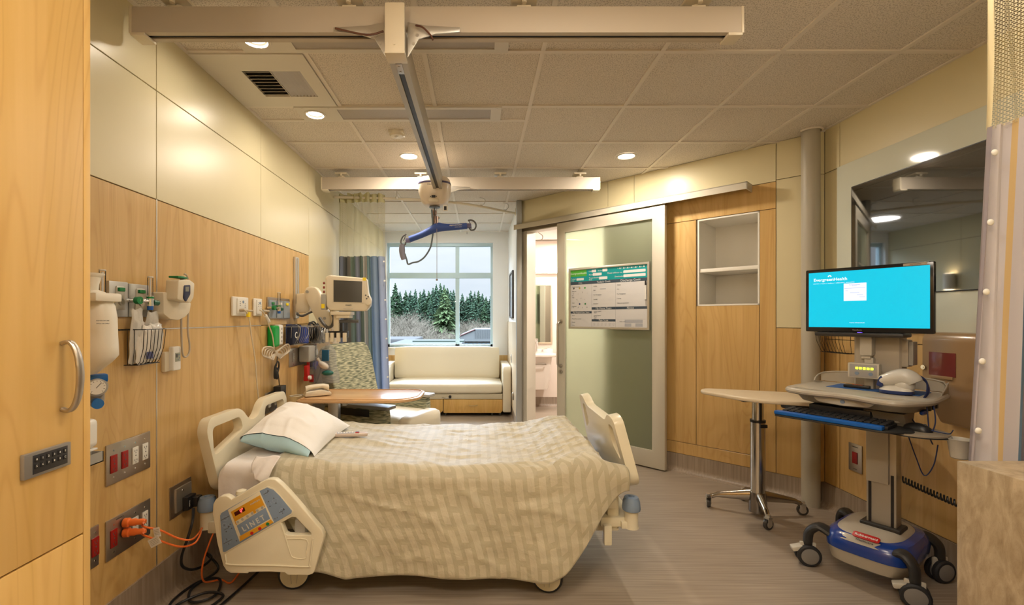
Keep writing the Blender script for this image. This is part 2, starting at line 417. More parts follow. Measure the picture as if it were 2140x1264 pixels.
# far wall with the window
W0, W1, Z0, Z1 = -1.454, .227, .905, 2.556
b = MB()
b.box(XL, W0, YW, YW + .16, 0, CEIL); b.box(W1, XA, YW, YW + .16, 0, CEIL); b.box(W0, W1, YW, YW + .16, 0, Z0); b.box(W0, W1, YW, YW + .16, Z1, CEIL)
far = struct(b.build('wall_far', WALLW, smooth=0))
b = MB(); b.box(XL, XA, YW - .012, YW, .15, .777); struct(b.build('wood_panel', MAPLE, far, world=True, smooth=0))
WINM = mat('sky_tinted_window_frame', (.46, .60, .64), .4, .1)  # aluminium frame, the blue of the sky is put into its colour
b = MB(); yf0, yf1 = YW + .07, YW + .13
b.box(W0, W0 + .035, yf0, yf1, Z0, Z1); b.box(W1 - .035, W1, yf0, yf1, Z0, Z1); b.box(W0, W1, yf0, yf1, Z0, Z0 + .04); b.box(W0, W1, yf0 - .02, yf1, Z1 - .05, Z1)
wf = struct(b.build('window_1', WINM, smooth=0))
b = MB(); b.box(-.368, -.305, yf0, yf1, Z0, Z1); b.box(W0, W1, yf0 - .01, yf1, 2.0, 2.085); struct(b.build('mullion', WINM, wf, world=True, smooth=0))
b = MB(); b.box(W0 + .03, W1 - .03, YW + .10, YW + .106, Z0 + .03, Z1 - .04); struct(b.build('pane', glassy('window_glass', (.96, .99, 1), .10), wf, world=True, smooth=0))
b = MB(); b.box(W0 - .01, W1 + .01, YW - .03, YW + .07, Z0 - .025, Z0, .004); struct(b.build('window_sill', WHITE, wf, world=True))
# right side wall of the alcove
b = MB(); b.box(XA, XA + .13, 5.44, YW + .16, 0, CEIL); wa = struct(b.build('wall_alcove', WALLW, smooth=0))
b = MB(); b.box(XA - .012, XA, 5.5, YW - .012, .15, 1.31); struct(b.build('wood_panel', wood('pale_veneer', (.62, .50, .34), (.70, .58, .41)), wa, world=True, smooth=0))

# diagonal wall: s runs along it from its far end, Y = 0 is its face
A0 = (.50, 5.40)
def DL(px, py, Y=0.0):                       # pixel on a plane parallel to the diagonal wall -> (s, z)
    p = DP(px, py, 5.9 + Y * math.sqrt(2)); q = p - Vector((A0[0], A0[1], 0)); return ((q.x - q.y) * .70711, p.z)
DG = Matrix.Translation((A0[0], A0[1], 0)) @ Matrix.Rotation(R(-45), 4, 'Z')
def dbox(b, s0, s1, y0, y1, z0, z1, bev=0): b.box(s0, s1, y0, y1, z0, z1, bev, m=DG)
N0, N1, NZ0, NZ1 = 1.98, 2.451, 1.467, 2.212
b = MB()
dbox(b, 0, 1.12, .012, .13, 2.37, CEIL); dbox(b, 1.12, N0, .012, .13, 0, CEIL); dbox(b, N1, 2.80, .012, .13, 0, CEIL)
dbox(b, N0, N1, .012, .13, 0, NZ0); dbox(b, N0, N1, .012, .13, NZ1, CEIL)
b.box(2.44, 2.66, 3.37, 3.5, 0, CEIL)
wd = struct(b.build('wall_diagonal', BASEG, smooth=0))
fd = lambda b, a0, a1, z0, z1: b.box(a0, a1, 0, .012, z0, z1, .0012, m=DG, seg=1)
panels(wd, [(0, 1.119, 2.425, CEIL), (1.119, 1.397, 2.425, CEIL), (1.397, 2.565, 2.425, CEIL), (2.565, 2.80, 2.435, CEIL), (2.565, 2.80, 1.286, 2.435),
            (1.12, 1.69, .0, 2.425)], CREAM, fd, 'cream_panel')
panels(wd, [(1.69, 2.565, 2.215, 2.425), (1.69, 1.968, .26, 2.215), (1.968, 2.451, .26, NZ0), (2.451, 2.565, .155, 2.215), (1.69, 2.451, .155, .26), (2.565, 2.80, .155, 1.286)], MAPLE, fd, 'wood_panel')
panels(wd, [(2.46, 2.52, 2.41, CEIL), (2.46, 2.52, 1.286, 2.41)], CREAM, lambda b, a0, a1, z0, z1: b.box(a0, a1, 3.358, 3.37, z0, z1), 'cream_panel')
panels(wd, [(2.46, 2.52, .17, 1.286)], MAPLE, lambda b, a0, a1, z0, z1: b.box(a0, a1, 3.358, 3.37, z0, z1), 'wood_panel')
NICHE = mat('white_niche_laminate', (.82, .79, .72), .4)
b = MB(); nd = .42; e = .012
dbox(b, N0, N0 + e, 0, nd, NZ0, NZ1); dbox(b, N1 - e, N1, 0, nd, NZ0, NZ1); dbox(b, N0, N1, 0, nd, NZ1 - e, NZ1); dbox(b, N0, N1, 0, nd, NZ0, NZ0 + e); dbox(b, N0, N1, nd, nd + .01, NZ0, NZ1)
ni = struct(b.build('shelf_niche', NICHE, wd, world=True, smooth=0))
b = MB(); dbox(b, N0 + e, N1 - e, .012, nd, 1.755, 1.785, .003); struct(b.build('shelf', NICHE, ni, world=True))
cv = cove('baseboard_diagonal', DG @ Vector((1.60, 0, 0)), DG @ Vector((2.80, 0, 0)), .155, (-.7071, -.7071, 0))
# half-round column in the corner
b = MB(); b.cyl((2.42, 3.36, 0), (2.42, 3.36, CEIL), .058, seg=40); struct(b.build('trim_3', mat('grey_column_cover', (.42, .39, .32), .45)))
b = MB(); b.tube([(2.42 + .07 * math.cos(a), 3.36 + .07 * math.sin(a), CEIL - .006) for a in [R(k) for k in range(180, 361, 12)]] + [(2.52, 3.355, CEIL - .006)], .008)
struct(b.build('trim_4', GRIDM))
# door post, jamb, track cover
b = MB(); b.box(.44, .503, 5.335, 5.44, 0, CEIL, .012); struct(b.build('trim_5', mat('grey_post_metal', (.40, .41, .40), .35, .5)))
b = MB(); dbox(b, .004, .088, -.004, .16, 0, 2.37, .003); dbox(b, .088, 1.12, .0, .13, 2.362, 2.372); dbox(b, 1.11, 1.122, 0, .13, 0, 2.37)
struct(b.build('trim_6', PAINTM, smooth=0))
b = MB(); dbox(b, 0, 2.40, -.135, -.128, 2.375, 2.432); dbox(b, 0, 2.40, -.135, 0, 2.425, 2.432); dbox(b, 2.392, 2.40, -.135, 0, 2.372, 2.432); dbox(b, .2, 2.38, -.115, -.07, 2.395, 2.425)
struct(b.build('trim_7', PAINTM, smooth=0))

# sliding door with frosted glass
FROST = glassy('frosted_glass', (.86, .93, .82), .18, .10, .70, (.72, .76, .62))
def d3(b, s0, s1, y0, y1, z0, z1, bev=0): b.box(s0, s1, y0, y1, z0, z1, bev)
dr = thing('door_1', 'white framed sliding door with frosted glass', 'door', (A0[0], A0[1], 0), -45); struct(dr); del dr['category']
s0, s1, zt = .594, 1.746, 2.362
b = MB()
b.plate([(s0, .012), (s1, .012), (s1, zt), (s0, zt)], .08, .125, holes=[[(s0 + .098, .168), (s1 - .117, .168), (s1 - .117, zt - .105), (s0 + .098, zt - .105)]], bev=.003, m=FRONT)
struct(b.build('door_frame', PAINTM, dr))
b = MB(); b.box(s0 + .095, s1 - .114, -.106, -.098, .165, zt - .10); struct(b.build('glass_panel', FROST, dr, smooth=0))
b = MB(); hz0, hz1 = .86, 1.325
b.tube([(s0 + .05, -.12, hz0), (s0 + .05, -.15, hz0), (s0 + .05, -.175, hz0 + .02), (s0 + .05, -.18, hz0 + .06), (s0 + .05, -.18, hz1 - .06), (s0 + .05, -.175, hz1 - .02), (s0 + .05, -.15, hz1), (s0 + .05, -.12, hz1)], .013, 12, n=4)
b.cyl((s0 + .05, -.124, hz0), (s0 + .05, -.132, hz0), .022); b.cyl((s0 + .05, -.124, hz1), (s0 + .05, -.132, hz1), .022)
struct(b.build('door_handle', STEEL, dr))
b = MB(); b.cyl((s0 + .05, -.124, .80), (s0 + .05, -.138, .80), .022); b.box(s0 + .045, s0 + .055, -.15, -.138, .785, .815, .003); struct(b.build('thumb_lock', STEEL, dr))

# right wall
b = MB(); b.box(XR + .012, XR + .14, -1.7, 3.5, 0, CEIL); wr = struct(b.build('wall_right', BASEG, smooth=0))
fr = lambda b, a0, a1, z0, z1: b.box(XR, XR + .012, a0, a1, z0, z1, .0012, seg=1)
yr = [-1.6, -.3, 1.0, 2.1, 3.218, 3.358]
panels(wr, [(a, c, .17, 1.21) for a, c in zip(yr, yr[1:])], MAPLE, fr, 'wood_panel')
panels(wr, [(a, c, 1.21, 1.283) for a, c in zip(yr, yr[1:])], MAPLE, fr, 'wood_panel')
panels(wr, [(a, c, 1.283, 2.413) for a, c in zip(yr, yr[1:])], CREAM, fr, 'cream_panel')
panels(wr, [(-1.6, 1.0, 2.413, CEIL), (1.0, 3.218, 2.413, CEIL), (3.218, 3.358, 2.413, CEIL)], CREAM, fr, 'cream_panel')
gp = thing('glass_wall_panel', 'large pale green-white glass panel surrounding the wall television', 'glass panel', (XR, 2.3, 1.285), -90)
b = MB(); b.box(-.918, 1.0, -.02, -.001, 0, 1.125, .001, seg=1)
b.build('glass_sheet', mat('back_painted_glass', (.60, .63, .55), .06, spec=.7), gp, smooth=0)
# rear wall behind the photographer
b = MB(); b.box(-1.63, 2.65, -1.78, -1.6, 0, CEIL); struct(b.build('wall_rear', CREAM, smooth=0))

# bathroom behind the sliding door
BATH = mat('bathroom_wall', (.80, .70, .62), .45)
b = MB(); b.box(XA + .13, 3.3, 7.15, 7.25, 0, 2.7); struct(b.build('wall_bathroom_far', BATH, smooth=0))
b = MB(); b.box(3.2, 3.3, 3.5, 7.15, 0, 2.7); b.box(2.66, 3.3, 3.4, 3.5, 0, 2.7); struct(b.build('wall_bathroom_right', BATH, smooth=0))
b = MB(); b.box(XA + .13, XA + .142, 5.46, 7.15, 0, 2.6); struct(b.build('wall_bathroom_left', BATH, smooth=0))
b = MB()
b.plate([(XA + .13, 5.47), (2.64, 3.45), (3.3, 3.45), (3.3, 7.2), (XA + .13, 7.2)], 2.56, 2.6); struct(b.build('ceiling_bathroom', mat('bathroom_ceiling', (.8, .76, .72), .7), smooth=0))
cove('baseboard_bathroom', (XA + .14, 7.15, 0), (3.2, 7.15, 0), .14, (0, -1, 0))

# ---- outside the window
GROUND = mat('pale_ground', (.03, .028, .022), .9, spec=0, var=.25, vscale=.3)
b = MB(); b.box(-90, 60, 10, 260, -6.2, -5.8); g = struct(b.build('ground', GROUND, smooth=0))

# ================================================================ CEILING
BULB = mat('lit_lamp', (1, 1, 1), .5, emis=(1, .88, .70), es=7)
TRIMW = mat('white_enamel', (.66, .62, .55), .4)
LENS = mat('prismatic_lens', (.42, .38, .34), .35, bump=.25, bscale=260)
def ring(b, x, y, z, r, k=.022, m=None):
    b.lathe([(r, 0), (r + .001, -.004), (r + k, -.005), (r + k + .002, -.001), (r + k, .002), (r, .002)], m=Matrix.Translation((x, y, z)), caps=False)
for y, lab in ((2.25, 'long ceiling light panel with round lamp, just behind the near lift rail'), (3.07, 'long ceiling light panel with round lamp, between air vent and smoke sensor')):
    t = thing('ceiling_light_panel', lab, 'ceiling light', (-.52, y, CEIL - .012), 0, 'long ceiling light panels')
    w_ = .105; L0, L1 = -.67, .67
    b = MB(); b.plate([(L0, -w_), (L1, -w_), (L1, w_), (L0, w_)], -.004, .010, holes=[[(-.40, -w_ + .03), (.60, -w_ + .03), (.60, w_ - .03), (-.40, w_ - .03)], [(-.567 + .062 * math.cos(a), .062 * math.sin(a)) for a in [k * PI / 12 for k in range(24)]]])
    for sx in (-.62, -.45, 0.1, .64): b.cyl((sx, -w_ + .013, -.006), (sx, -w_ + .013, -.003), .004, seg=8)
    b.build('frame', TRIMW, t, smooth=20)
    b = MB(); b.box(-.40, .60, -w_ + .03, w_ - .03, .001, .009); b.build('lens', LENS, t, smooth=0)
    b = MB(); ring(b, -.567, 0, -.004, .055, .014); b.lathe([(.055, -.003), (.040, .010)], m=Matrix.Translation((-.567, 0, 0)), caps=False); b.build('lamp_ring', TRIMW, t)
    b = MB(); b.cyl((-.567, 0, .005), (-.567, 0, .010), .043, seg=24); b.build('lamp', BULB, t)
for x, lab in ((-.585, 'lit recessed ceiling lamp left of the central lift rail'), (1.245, 'lit recessed ceiling lamp above the sliding door and shelf niche')):
    t = thing('recessed_lamp', lab, 'ceiling light', (x, 3.885, CEIL - .006), 0, 'lit recessed ceiling lamps')
    b = MB(); ring(b, 0, 0, 0, .068, .014); b.build('lamp_ring', TRIMW, t)
    b = MB(); b.cyl((0, 0, 0), (0, 0, .004), .068, seg=28); b.build('lamp', BULB, t)
# panels for the added lights, out of view over and behind the camera
for x, y in ((-.55, -.35), (1.25, -.35), (.35, 1.0), (1.55, 1.45)):
    t = thing('added_panel_lamp', 'added square lit panel out of view', 'ceiling light', (x, y, CEIL - .014), 0, 'added unseen ceiling panels')
    b = MB(); b.plate([(-.3, -.3), (.3, -.3), (.3, .3), (-.3, .3)], 0, .012, holes=[[(-.26, -.26), (.26, -.26), (.26, .26), (-.26, .26)]]); b.build('frame', TRIMW, t, smooth=0)
    b = MB(); b.box(-.26, .26, -.26, .26, .002, .010); b.build('diffuser', mat('lit_diffuser', (1, 1, 1), .5, emis=(1, .85, .66), es=1.2), t, smooth=0)
# air vent
t = thing('air_vent', 'square white ceiling air vent with two-way louvres', 'air vent', (-1.195, 2.66, CEIL - .016))
vx0, vx1, vy0, vy1 = -.105, .215, -.13, .16
b = MB(); b.plate([(-.295, -.292), (.29, -.292), (.29, .292), (-.295, .292)], 0, .014, holes=[[(vx0, vy0), (vx1, vy0), (vx1, vy1), (vx0, vy1)]]); b.build('plate', TRIMW, t, smooth=0)
b = MB(); b.box(vx0, vx1, vy0, vy1, .0135, .0145); b.build('duct', BLACK, t, smooth=0)
b = MB(); xm = .05
for k in range(8):
    yy = vy0 + (k + .5) * (vy1 - vy0) / 8
    b.box(vx0, xm, -.012, .012, -.0008, .0008, m=Matrix.Translation((0, yy, .006)) @ Matrix.Rotation(R(38), 4, 'X'))
for k in range(8):
    xx = xm + (k + .6) * (vx1 - xm) / 8
    b.box(-.009, .009, vy0, vy1, -.0008, .0008, m=Matrix.Translation((xx, 0, .006)) @ Matrix.Rotation(R(-42), 4, 'Y'))
b.box(xm - .002, xm + .002, vy0, vy1, -.001, .012); b.build('louvre', TRIMW, t, smooth=0)
t = thing('smoke_sensor', 'small white square occupancy sensor on ceiling by the lift rail', 'sensor', (-.60, 3.39, CEIL))
b = MB(); b.lathe([(.055, 0), (.055, -.02), (.045, -.035), (.02, -.038)], m=Matrix()); b.box(-.055, .055, -.05, .05, -.022, 0, .006); b.build('housing', OFFW, t)
b = MB(); b.sph((.0, -.01, -.036), (.016, .016, .008)); b.build('dome', LGREY, t)

# ---- patient lift rails
def rail(loc, x0, x1, lab):
    t = thing('lift_rail', lab, 'lift rail', loc, 0, 'ceiling rails of the patient lift')
    b = MB(); b.plate([(-.035, 0), (-.012, 0), (-.012, .02), (.012, .02), (.012, 0), (.035, 0), (.035, .108), (-.035, .108)], x0, x1, m=Matrix.Rotation(R(90), 4, 'Z') @ Matrix.Rotation(R(90), 4, 'X'))
    b.build('beam', RAILP, t, smooth=0)
    b = MB(); b.box(x0, x1, -.010, .010, .006, .019); b.build('slot', BLACK, t, smooth=0)
    for s_, xe in ((-1, x0), (1, x1)):
        b = MB(); b.box(xe - .006, xe + .006, -.037, .037, -.002, .110, .003); b.box(xe - (.06 if s_ > 0 else 0), xe + (.06 if s_ < 0 else 0), -.037, .037, -.012, .0, .003); b.build('end_cap', OFFW, t)
    n = 4
    for k in range(n):
        xx = x0 + .18 + k * (x1 - x0 - .36) / (n - 1)
        b = MB(); b.box(xx - .055, xx + .055, -.05, .05, .135, .15, .003); b.cyl((xx, -.0, .108), (xx, -.0, .14), .012); b.cyl((xx, -.042, .118), (xx, -.042, .140), .010, seg=10); b.box(xx - .03, xx + .03, -.03, .03, .108, .118, .003); b.build('hanger', OFFW, t)
    return t
rail((0, 1.955, 2.55), -1.45, 1.10, 'long near white ceiling rail crossing the top of the room')
rail((0, 4.265, 2.545), -1.44, 1.11, 'far white ceiling rail above the bed curtain and lift motor')
t = thing('lift_cross_rail', 'white lift rail running lengthwise under the two crossing ceiling rails', 'lift rail', (-.337, 1.86, 2.43))
b = MB(); b.plate([(-.037, 0), (-.012, 0), (-.012, .02), (.012, .02), (.012, 0), (.037, 0), (.037, .115), (-.037, .115)], 0, 2.42, m=Matrix.Rotation(R(90), 4, 'X') @ Matrix.Scale(-1, 4, (0, 0, 1)))
b.build('beam', mat('grey_rail_paint', (.42, .39, .33), .3, .3), t, smooth=0)
b = MB(); b.box(-.010, .010, 0.02, 2.40, .006, .019); b.build('slot', BLACK, t, smooth=0)
b = MB(); b.box(-.041, .041, -.01, .006, -.004, .20, .01); b.box(-.041, .041, -.01, .07, -.006, .004, .003); b.cyl((0, -.013, .03), (0, -.009, .03), .005, seg=8); b.build('end_cap', OFFW, t)
for yy in (.095, 2.405):
    b = MB(); b.box(-.045, .045, yy - .04, yy + .04, .112, .122, .003)
    for sx in (-1, 1):
        b.plate([(sx * .045, -.015), (sx * .09, .06), (sx * .16, .082), (sx * .26, .09), (sx * .26, .108), (sx * .12, .115), (sx * .045, .13)] if sx > 0 else [(sx * .045, .13), (sx * .12, .115), (sx * .26, .108), (sx * .26, .09), (sx * .16, .082), (sx * .09, .06), (sx * .045, -.015)], .0, .006, m=Matrix.Translation((0, yy - .05, .02)) @ FRONT, bev=.001)
        for q in ((.07, .05), (.085, .085), (.13, .10)): b.cyl((sx * q[0], yy - .058, q[1] + .01), (sx * q[0], yy - .050, q[1] + .01), .007, seg=10)
    b.build('bracket', ALU, t)
b = MB(); WR = mat('brown_wire', (.12, .05, .03), .5)
b.tube([(-.05, .02, .10), (-.12, .02, .085), (-.25, .03, .118)], .004, 6, n=6); b.build('cable', WR, t)
b = MB(); b.tube([(.08, .03, .13), (.11, .02, .115), (.14, .03, .09), (.15, .03, .07)], .004, 6, n=6)
b.build('cable', WR, t)
b = MB(); b.box(-.014, .014, .08, .16, -.002, .006, .001); b.cyl((0, .1, -.004), (0, .1, 0), .005, seg=8); b.cyl((0, .14, -.004), (0, .14, 0), .005, seg=8); b.build('stop_plate', STEEL, t)

# ---- motor unit
my = 3.92
t = thing('lift_motor', 'white ceiling lift motor hanging at the end of the lift rail', 'lift motor', (-.372, my, 2.31))
OFFM = mat('motor_ivory', (.62, .54, .44), .35, coat=.2)
def superring(rx, ry, z, n=28, p=.62):
    return [Vector((rx * math.copysign(abs(math.cos(a)) ** p, math.cos(a)), ry * math.copysign(abs(math.sin(a)) ** p, math.sin(a)), z)) for a in [2 * PI * k / n for k in range(n)]]
def loft(b, rings):
    prev = None; vs = []; fs = []
    rr = [[b.bm.verts.new(p) for p in r_] for r_ in rings]
    for a, c in zip(rr, rr[1:]):
        n = len(a)
        for k in range(n): fs.append(b.bm.faces.new((a[k], a[(k + 1) % n], c[(k + 1) % n], c[k])))
    fs.append(b.bm.faces.new(rr[0][::-1])); fs.append(b.bm.faces.new(rr[-1]))
    b._fin([v for r_ in rr for v in r_], None, fs)
b = MB(); loft(b, [superring(.055, .05, .0), superring(.085, .075, .008), superring(.112, .095, .04), superring(.132, .11, .10), superring(.138, .115, .155), superring(.137, .115, .175)]); b.build('housing', OFFM, t)
b = MB(); loft(b, [superring(.1385, .1165, .172), superring(.139, .117, .176), superring(.139, .117, .184), superring(.138, .116, .188)]); b.build('band', mat('violet_band', (.07, .06, .13), .4), t)
b = MB(); loft(b, [superring(.137, .115, .187), superring(.130, .108, .215), superring(.110, .09, .235), superring(.05, .05, .24)]); b.build('cover', OFFM, t)
b = MB(); b.text('maxi sky 2', .019, Matrix.Translation((-.01, -.1165, .158)) @ FRONT); b.build('lettering', DGREY, t, smooth=0)
b = MB(); b.lathe([(.030, 0), (.044, -.004), (.046, -.012), (.030, -.014)], m=Matrix.Translation((0, -.01, .0))); b.build('strap_collar', DGREY, t)
b = MB(); b.plate(fillet([(-.045, 0), (.045, 0), (.030, .085), (-.030, .085)], .02), 0, .003, m=Matrix.Translation((0, -.098, .015)) @ Matrix.Rotation(R(-12), 4, 'X') @ FRONT, bev=.001); b.build('front_panel', OFFW, t)
b = MB(); b.box(-.016, .016, -.118, -.106, .046, .066, .003); b.box(-.028, -.02, -.114, -.106, .052, .060, .002); b.box(.02, .026, -.114, -.106, .052, .060, .002); b.build('button_pad', BLACK, t)
b = MB(); b.box(-.004, .004, -.015, -.011, -.115, -.01); b.build('lift_strap', mat('strap_webbing', (.10, .09, .08), .8), t)
b = MB(); b.box(.075, .115, -.06, -.045, -.055, .0, .004); b.build('label_tab', WHITE, t)
b = MB(); b.box(.083, .105, -.0615, -.0595, -.045, -.012, .001); b.build('warning_label', BLACK, t)
b = MB(); b.tube([(.02, -.03, -.01), (.021, -.03, -.30), (.021, -.03, -.62)], .0022, 6); b.sph((.021, -.03, -.625), .009); b.build('pull_cord', mat('cord_grey', (.25, .2, .18), .7), t)
# ---- spreader bar (held by the strap)
BLUEP = mat('blue_padded_fabric', (.035, .085, .34), .55, bump=.1, bscale=300)
t = thing('spreader_bar', 'blue padded spreader bar hanging tilted from the lift motor', 'lift bar', (-.365, my, 2.12))
def q(px, py): v = P(px, py, my) - Vector((-.365, my, 2.12)); return v
spine = [q(856, 500), q(880, 491), q(905, 479), q(914, 475), q(930, 475), q(955, 474), q(976, 472)]
def pad(b, pts, rz, ry):
    c = catmull(pts, 5); N = len(c); rr = []
    for i, p in enumerate(c):
        tt = i / (N - 1); w_ = rz(tt); d = (c[min(i + 1, N - 1)] - c[max(i - 1, 0)]).normalized(); nrm = Vector((-d.z, 0, d.x))
        rr.append([p + nrm * w_ * math.sin(a) + Vector((0, ry, 0)) * math.cos(a) for a in [2 * PI * k / 16 for k in range(16)]])
    loft(b, rr)
b = MB(); pad(b, spine, lambda t_: .026 + .016 * math.exp(-((t_ - .48) / .18) ** 2), .035); b.build('padded_sleeve', BLUEP, t)
b = MB(); b.text('ARJOHUNTLEIGH', .0135, Matrix.Translation(q(953, 472) + Vector((0, -.036, 0))) @ Matrix.Rotation(R(-3), 4, 'Y') @ FRONT, bold=.0003); b.text('GETINGE GROUP', .0075, Matrix.Translation(q(958, 476) + Vector((0, -.036, 0))) @ Matrix.Rotation(R(-3), 4, 'Y') @ FRONT); b.build('lettering', WHITE, t, smooth=0)
for pts, dd in (((q(976, 472), q(984, 472)), 1), ((q(857, 500), q(849, 505)), -1)):
    b = MB(); b.box(min(pts[0].x, pts[1].x) - .004, max(pts[0].x, pts[1].x) + .004, -.018, .018, (pts[0].z + pts[1].z) / 2 - .018, (pts[0].z + pts[1].z) / 2 + .018, .004); b.build('bar_end', mat('dull_violet_metal', (.12, .11, .22), .4), t)
b = MB(); b.tube([q(978, 461), q(985, 460), q(992, 464), q(995, 471), q(992, 479), q(985, 481), q(981, 477)], .007, 10, n=5); b.tube([q(980, 462), q(984, 470), q(985, 478)], .0035, 6, n=4); b.build('loop_hook', DGREY, t)
b = MB(); b.tube([q(849, 489), q(842, 494), q(838, 503), q(839, 509), q(846, 511), q(848, 506)], .007, 10, n=5); b.tube([q(847, 490), q(846, 497), q(843, 503)], .0035, 6, n=4); b.build('loop_hook', DGREY, t)
b = MB(); b.tube([q(905, 438), q(904, 452), q(907, 462), q(911, 468)], .012, 10, n=4); b.sph(q(909, 445), (.014, .012, .026)); b.cyl(q(911, 452), q(911, 470), .018, .024); b.build('swivel', mat('bronze_metal', (.28, .20, .17), .3, .8), t)
b = MB(); b.sph(q(917.5, 456.5) + Vector((0, -.025, 0)), .010, u=12, v=8); b.build('knob', CHROME, t)
b = MB(); b.tube([q(976, 484), q(976, 489)], .002, 6); b.build('pin', DGREY, t)
# ---- hand control on its cable
t = thing('hand_control', 'grey hand control of the lift, hooked on the left end of blue bar', 'remote', tuple(P(841, 525, my - .03)))
def h(px, py, dy=0): v = P(px, py, my) - Vector(t.location); v.y += dy; return v
b = MB(); pad(b, [h(840.5, 511), h(840, 520), h(841, 532), h(844, 542)], lambda t_: .026 * (1 - .35 * abs(t_ - .4)) , .014); b.build('handset', mat('grey_violet_plastic', (.20, .20, .26), .4), t)
b = MB(); b.tube([h(846, 530), h(850, 543), h(853, 552), h(862, 549), h(875, 546), h(888, 536), h(899, 518), h(903, 500), h(905, 480), h(904, 450, -.04), h(903, 440, -.03)], .007, 8, n=6); b.build('cable', mat('grey_cable', (.13, .17, .20), .5), t)

# ================================================================ CURTAINS
def meshnet(name, col, k=90, open_=.55):
    m = bpy.data.materials.new(name); m.use_nodes = True; nt = m.node_tree; N = nt.nodes; L = nt.links; b = N['Principled BSDF']
    b.inputs['Base Color'].default_value = (*col, 1); b.inputs['Roughness'].default_value = .8
    uv = N.new('ShaderNodeUVMap'); mp = N.new('ShaderNodeMapping'); br = N.new('ShaderNodeTexBrick')
    br.inputs['Scale'].default_value = 1; br.inputs['Brick Width'].default_value = 1 / k; br.inputs['Row Height'].default_value = 1 / k; br.inputs['Mortar Size'].default_value = .125 / k
    br.inputs['Mortar Smooth'].default_value = .0
    br.offset = .5
    L.new(uv.outputs[0], mp.inputs[0]); L.new(mp.outputs[0], br.inputs[0])
    tr = N.new('ShaderNodeBsdfTransparent'); mx = N.new('ShaderNodeMixShader'); L.new(br.outputs['Fac'], mx.inputs[0]); L.new(tr.outputs[0], mx.inputs[1])
    tl = N.new('ShaderNodeBsdfTranslucent'); tl.inputs[0].default_value = (*col, 1); m2 = N.new('ShaderNodeMixShader'); m2.inputs[0].default_value = .4
    L.new(b.outputs[0], m2.inputs[1]); L.new(tl.outputs[0], m2.inputs[2]); L.new(m2.outputs[0], mx.inputs[2]); L.new(mx.outputs[0], N['Material Output'].inputs[0])
    return m
def stripes(name, cols, transl=.3):
    """vertical stripes by u (0..1): list of (position, colour)"""
    m = bpy.data.materials.new(name); m.use_nodes = True; nt = m.node_tree; N = nt.nodes; L = nt.links; b = N['Principled BSDF']
    uv = N.new('ShaderNodeUVMap'); sp = N.new('ShaderNodeSeparateXYZ'); cr = N.new('ShaderNodeValToRGB'); cr.color_ramp.interpolation = 'CONSTANT'
    L.new(uv.outputs[0], sp.inputs[0]); L.new(sp.outputs[0], cr.inputs[0]); e = cr.color_ramp.elements
    e[0].position = 0; e[0].color = (*cols[0][1], 1); e[1].position = cols[1][0]; e[1].color = (*cols[1][1], 1)
    for p, c in cols[2:]: x = e.new(p); x.color = (*c, 1)
    L.new(cr.outputs[0], b.inputs['Base Color']); b.inputs['Roughness'].default_value = .75
    tl = N.new('ShaderNodeBsdfTranslucent'); L.new(cr.outputs[0], tl.inputs[0]); mx = N.new('ShaderNodeMixShader'); mx.inputs[0].default_value = transl
    L.new(b.outputs[0], mx.inputs[1]); L.new(tl.outputs[0], mx.inputs[2]); L.new(mx.outputs[0], N['Material Output'].inputs[0])
    return m
track = [(-1.50, 4.79), (-1.30, 4.82), (-1.0, 4.85), (-.637, 4.90), (-.236, 5.04), (0.05, 5.22), (.288, 5.42), (.46, 5.56)]
t = thing('curtain_track', 'cream curved curtain track from left wall to bathroom post', 'curtain track', (-.5, 4.9, 2.62))
b = MB(); b.tube([(x, y, 2.62) for x, y in track], .014, 8, n=6); b.build('rail_tube', OFFW, t, world=True)
b = MB(); b.cyl((.455, 5.555, 2.62), (.468, 5.56, 2.62), .03); b.box(.44, .47, 5.53, 5.58, 2.60, 2.68, .005); b.build('end_bracket', OFFW, t, world=True)
for x, y in ((-.86, 4.86), (.03, 5.21), (.31, 5.44)):
    b = MB()
    if x < -.5: b.tube([(x, y, 2.63), (x, y, CEIL)], .005, 6)
    else: b.tube([(x, y, 2.63), (x + .03, y, 2.65), (x + .045, y, 2.68), (x + .03, y, 2.71), (x - .02, y, CEIL - .01)], .004, 6, n=4)
    b.cyl((x, y, 2.615), (x, y, 2.64), .016); b.build('hanger', ALU, t, world=True)
t = thing('bedside_curtain', 'grey-blue striped curtain with cream mesh top beside the window', 'curtain', (-1.25, 4.85, .25))
def cl(u, v, z0, z1, amp, lean=0):
    x = -1.475 + .49 * u + lean * (1 - v) * u; y = 4.83 + amp * math.sin(u * 2 * PI * 7.3 + .6) + .02 * math.sin(u * 9) ; z = z0 + (z1 - z0) * v
    return Vector((x + .012 * math.sin(u * 40 + 1), y, z))
b = MB(); b.grid(lambda u, v: cl(u, v, 2.005, 2.63, .022 + .012 * v), 150, 6); b.build('mesh_top', meshnet('cream_curtain_net', (.72, .68, .46), 64), t, world=True)
b = MB(); b.grid(lambda u, v: cl(u, v, 2.575, 2.665 + .008 * math.sin(u * 31), .028) + Vector((0, -.004, 0)), 150, 3); b.build('heading_band', mat('cream_net_band', (.62, .58, .33), .8, alpha=.96), t, world=True)
CF = stripes('striped_curtain_fabric', [(0, (.17, .19, .24)), (.12, (.10, .10, .10)), (.20, (.17, .15, .12)), (.27, (.17, .22, .18)), (.40, (.20, .21, .25)), (.46, (.15, .20, .17)), (.56, (.42, .38, .33)), (.62, (.16, .24, .25)), (.70, (.22, .30, .42)), (.88, (.34, .40, .55)), (.965, (.42, .40, .46))], .35)
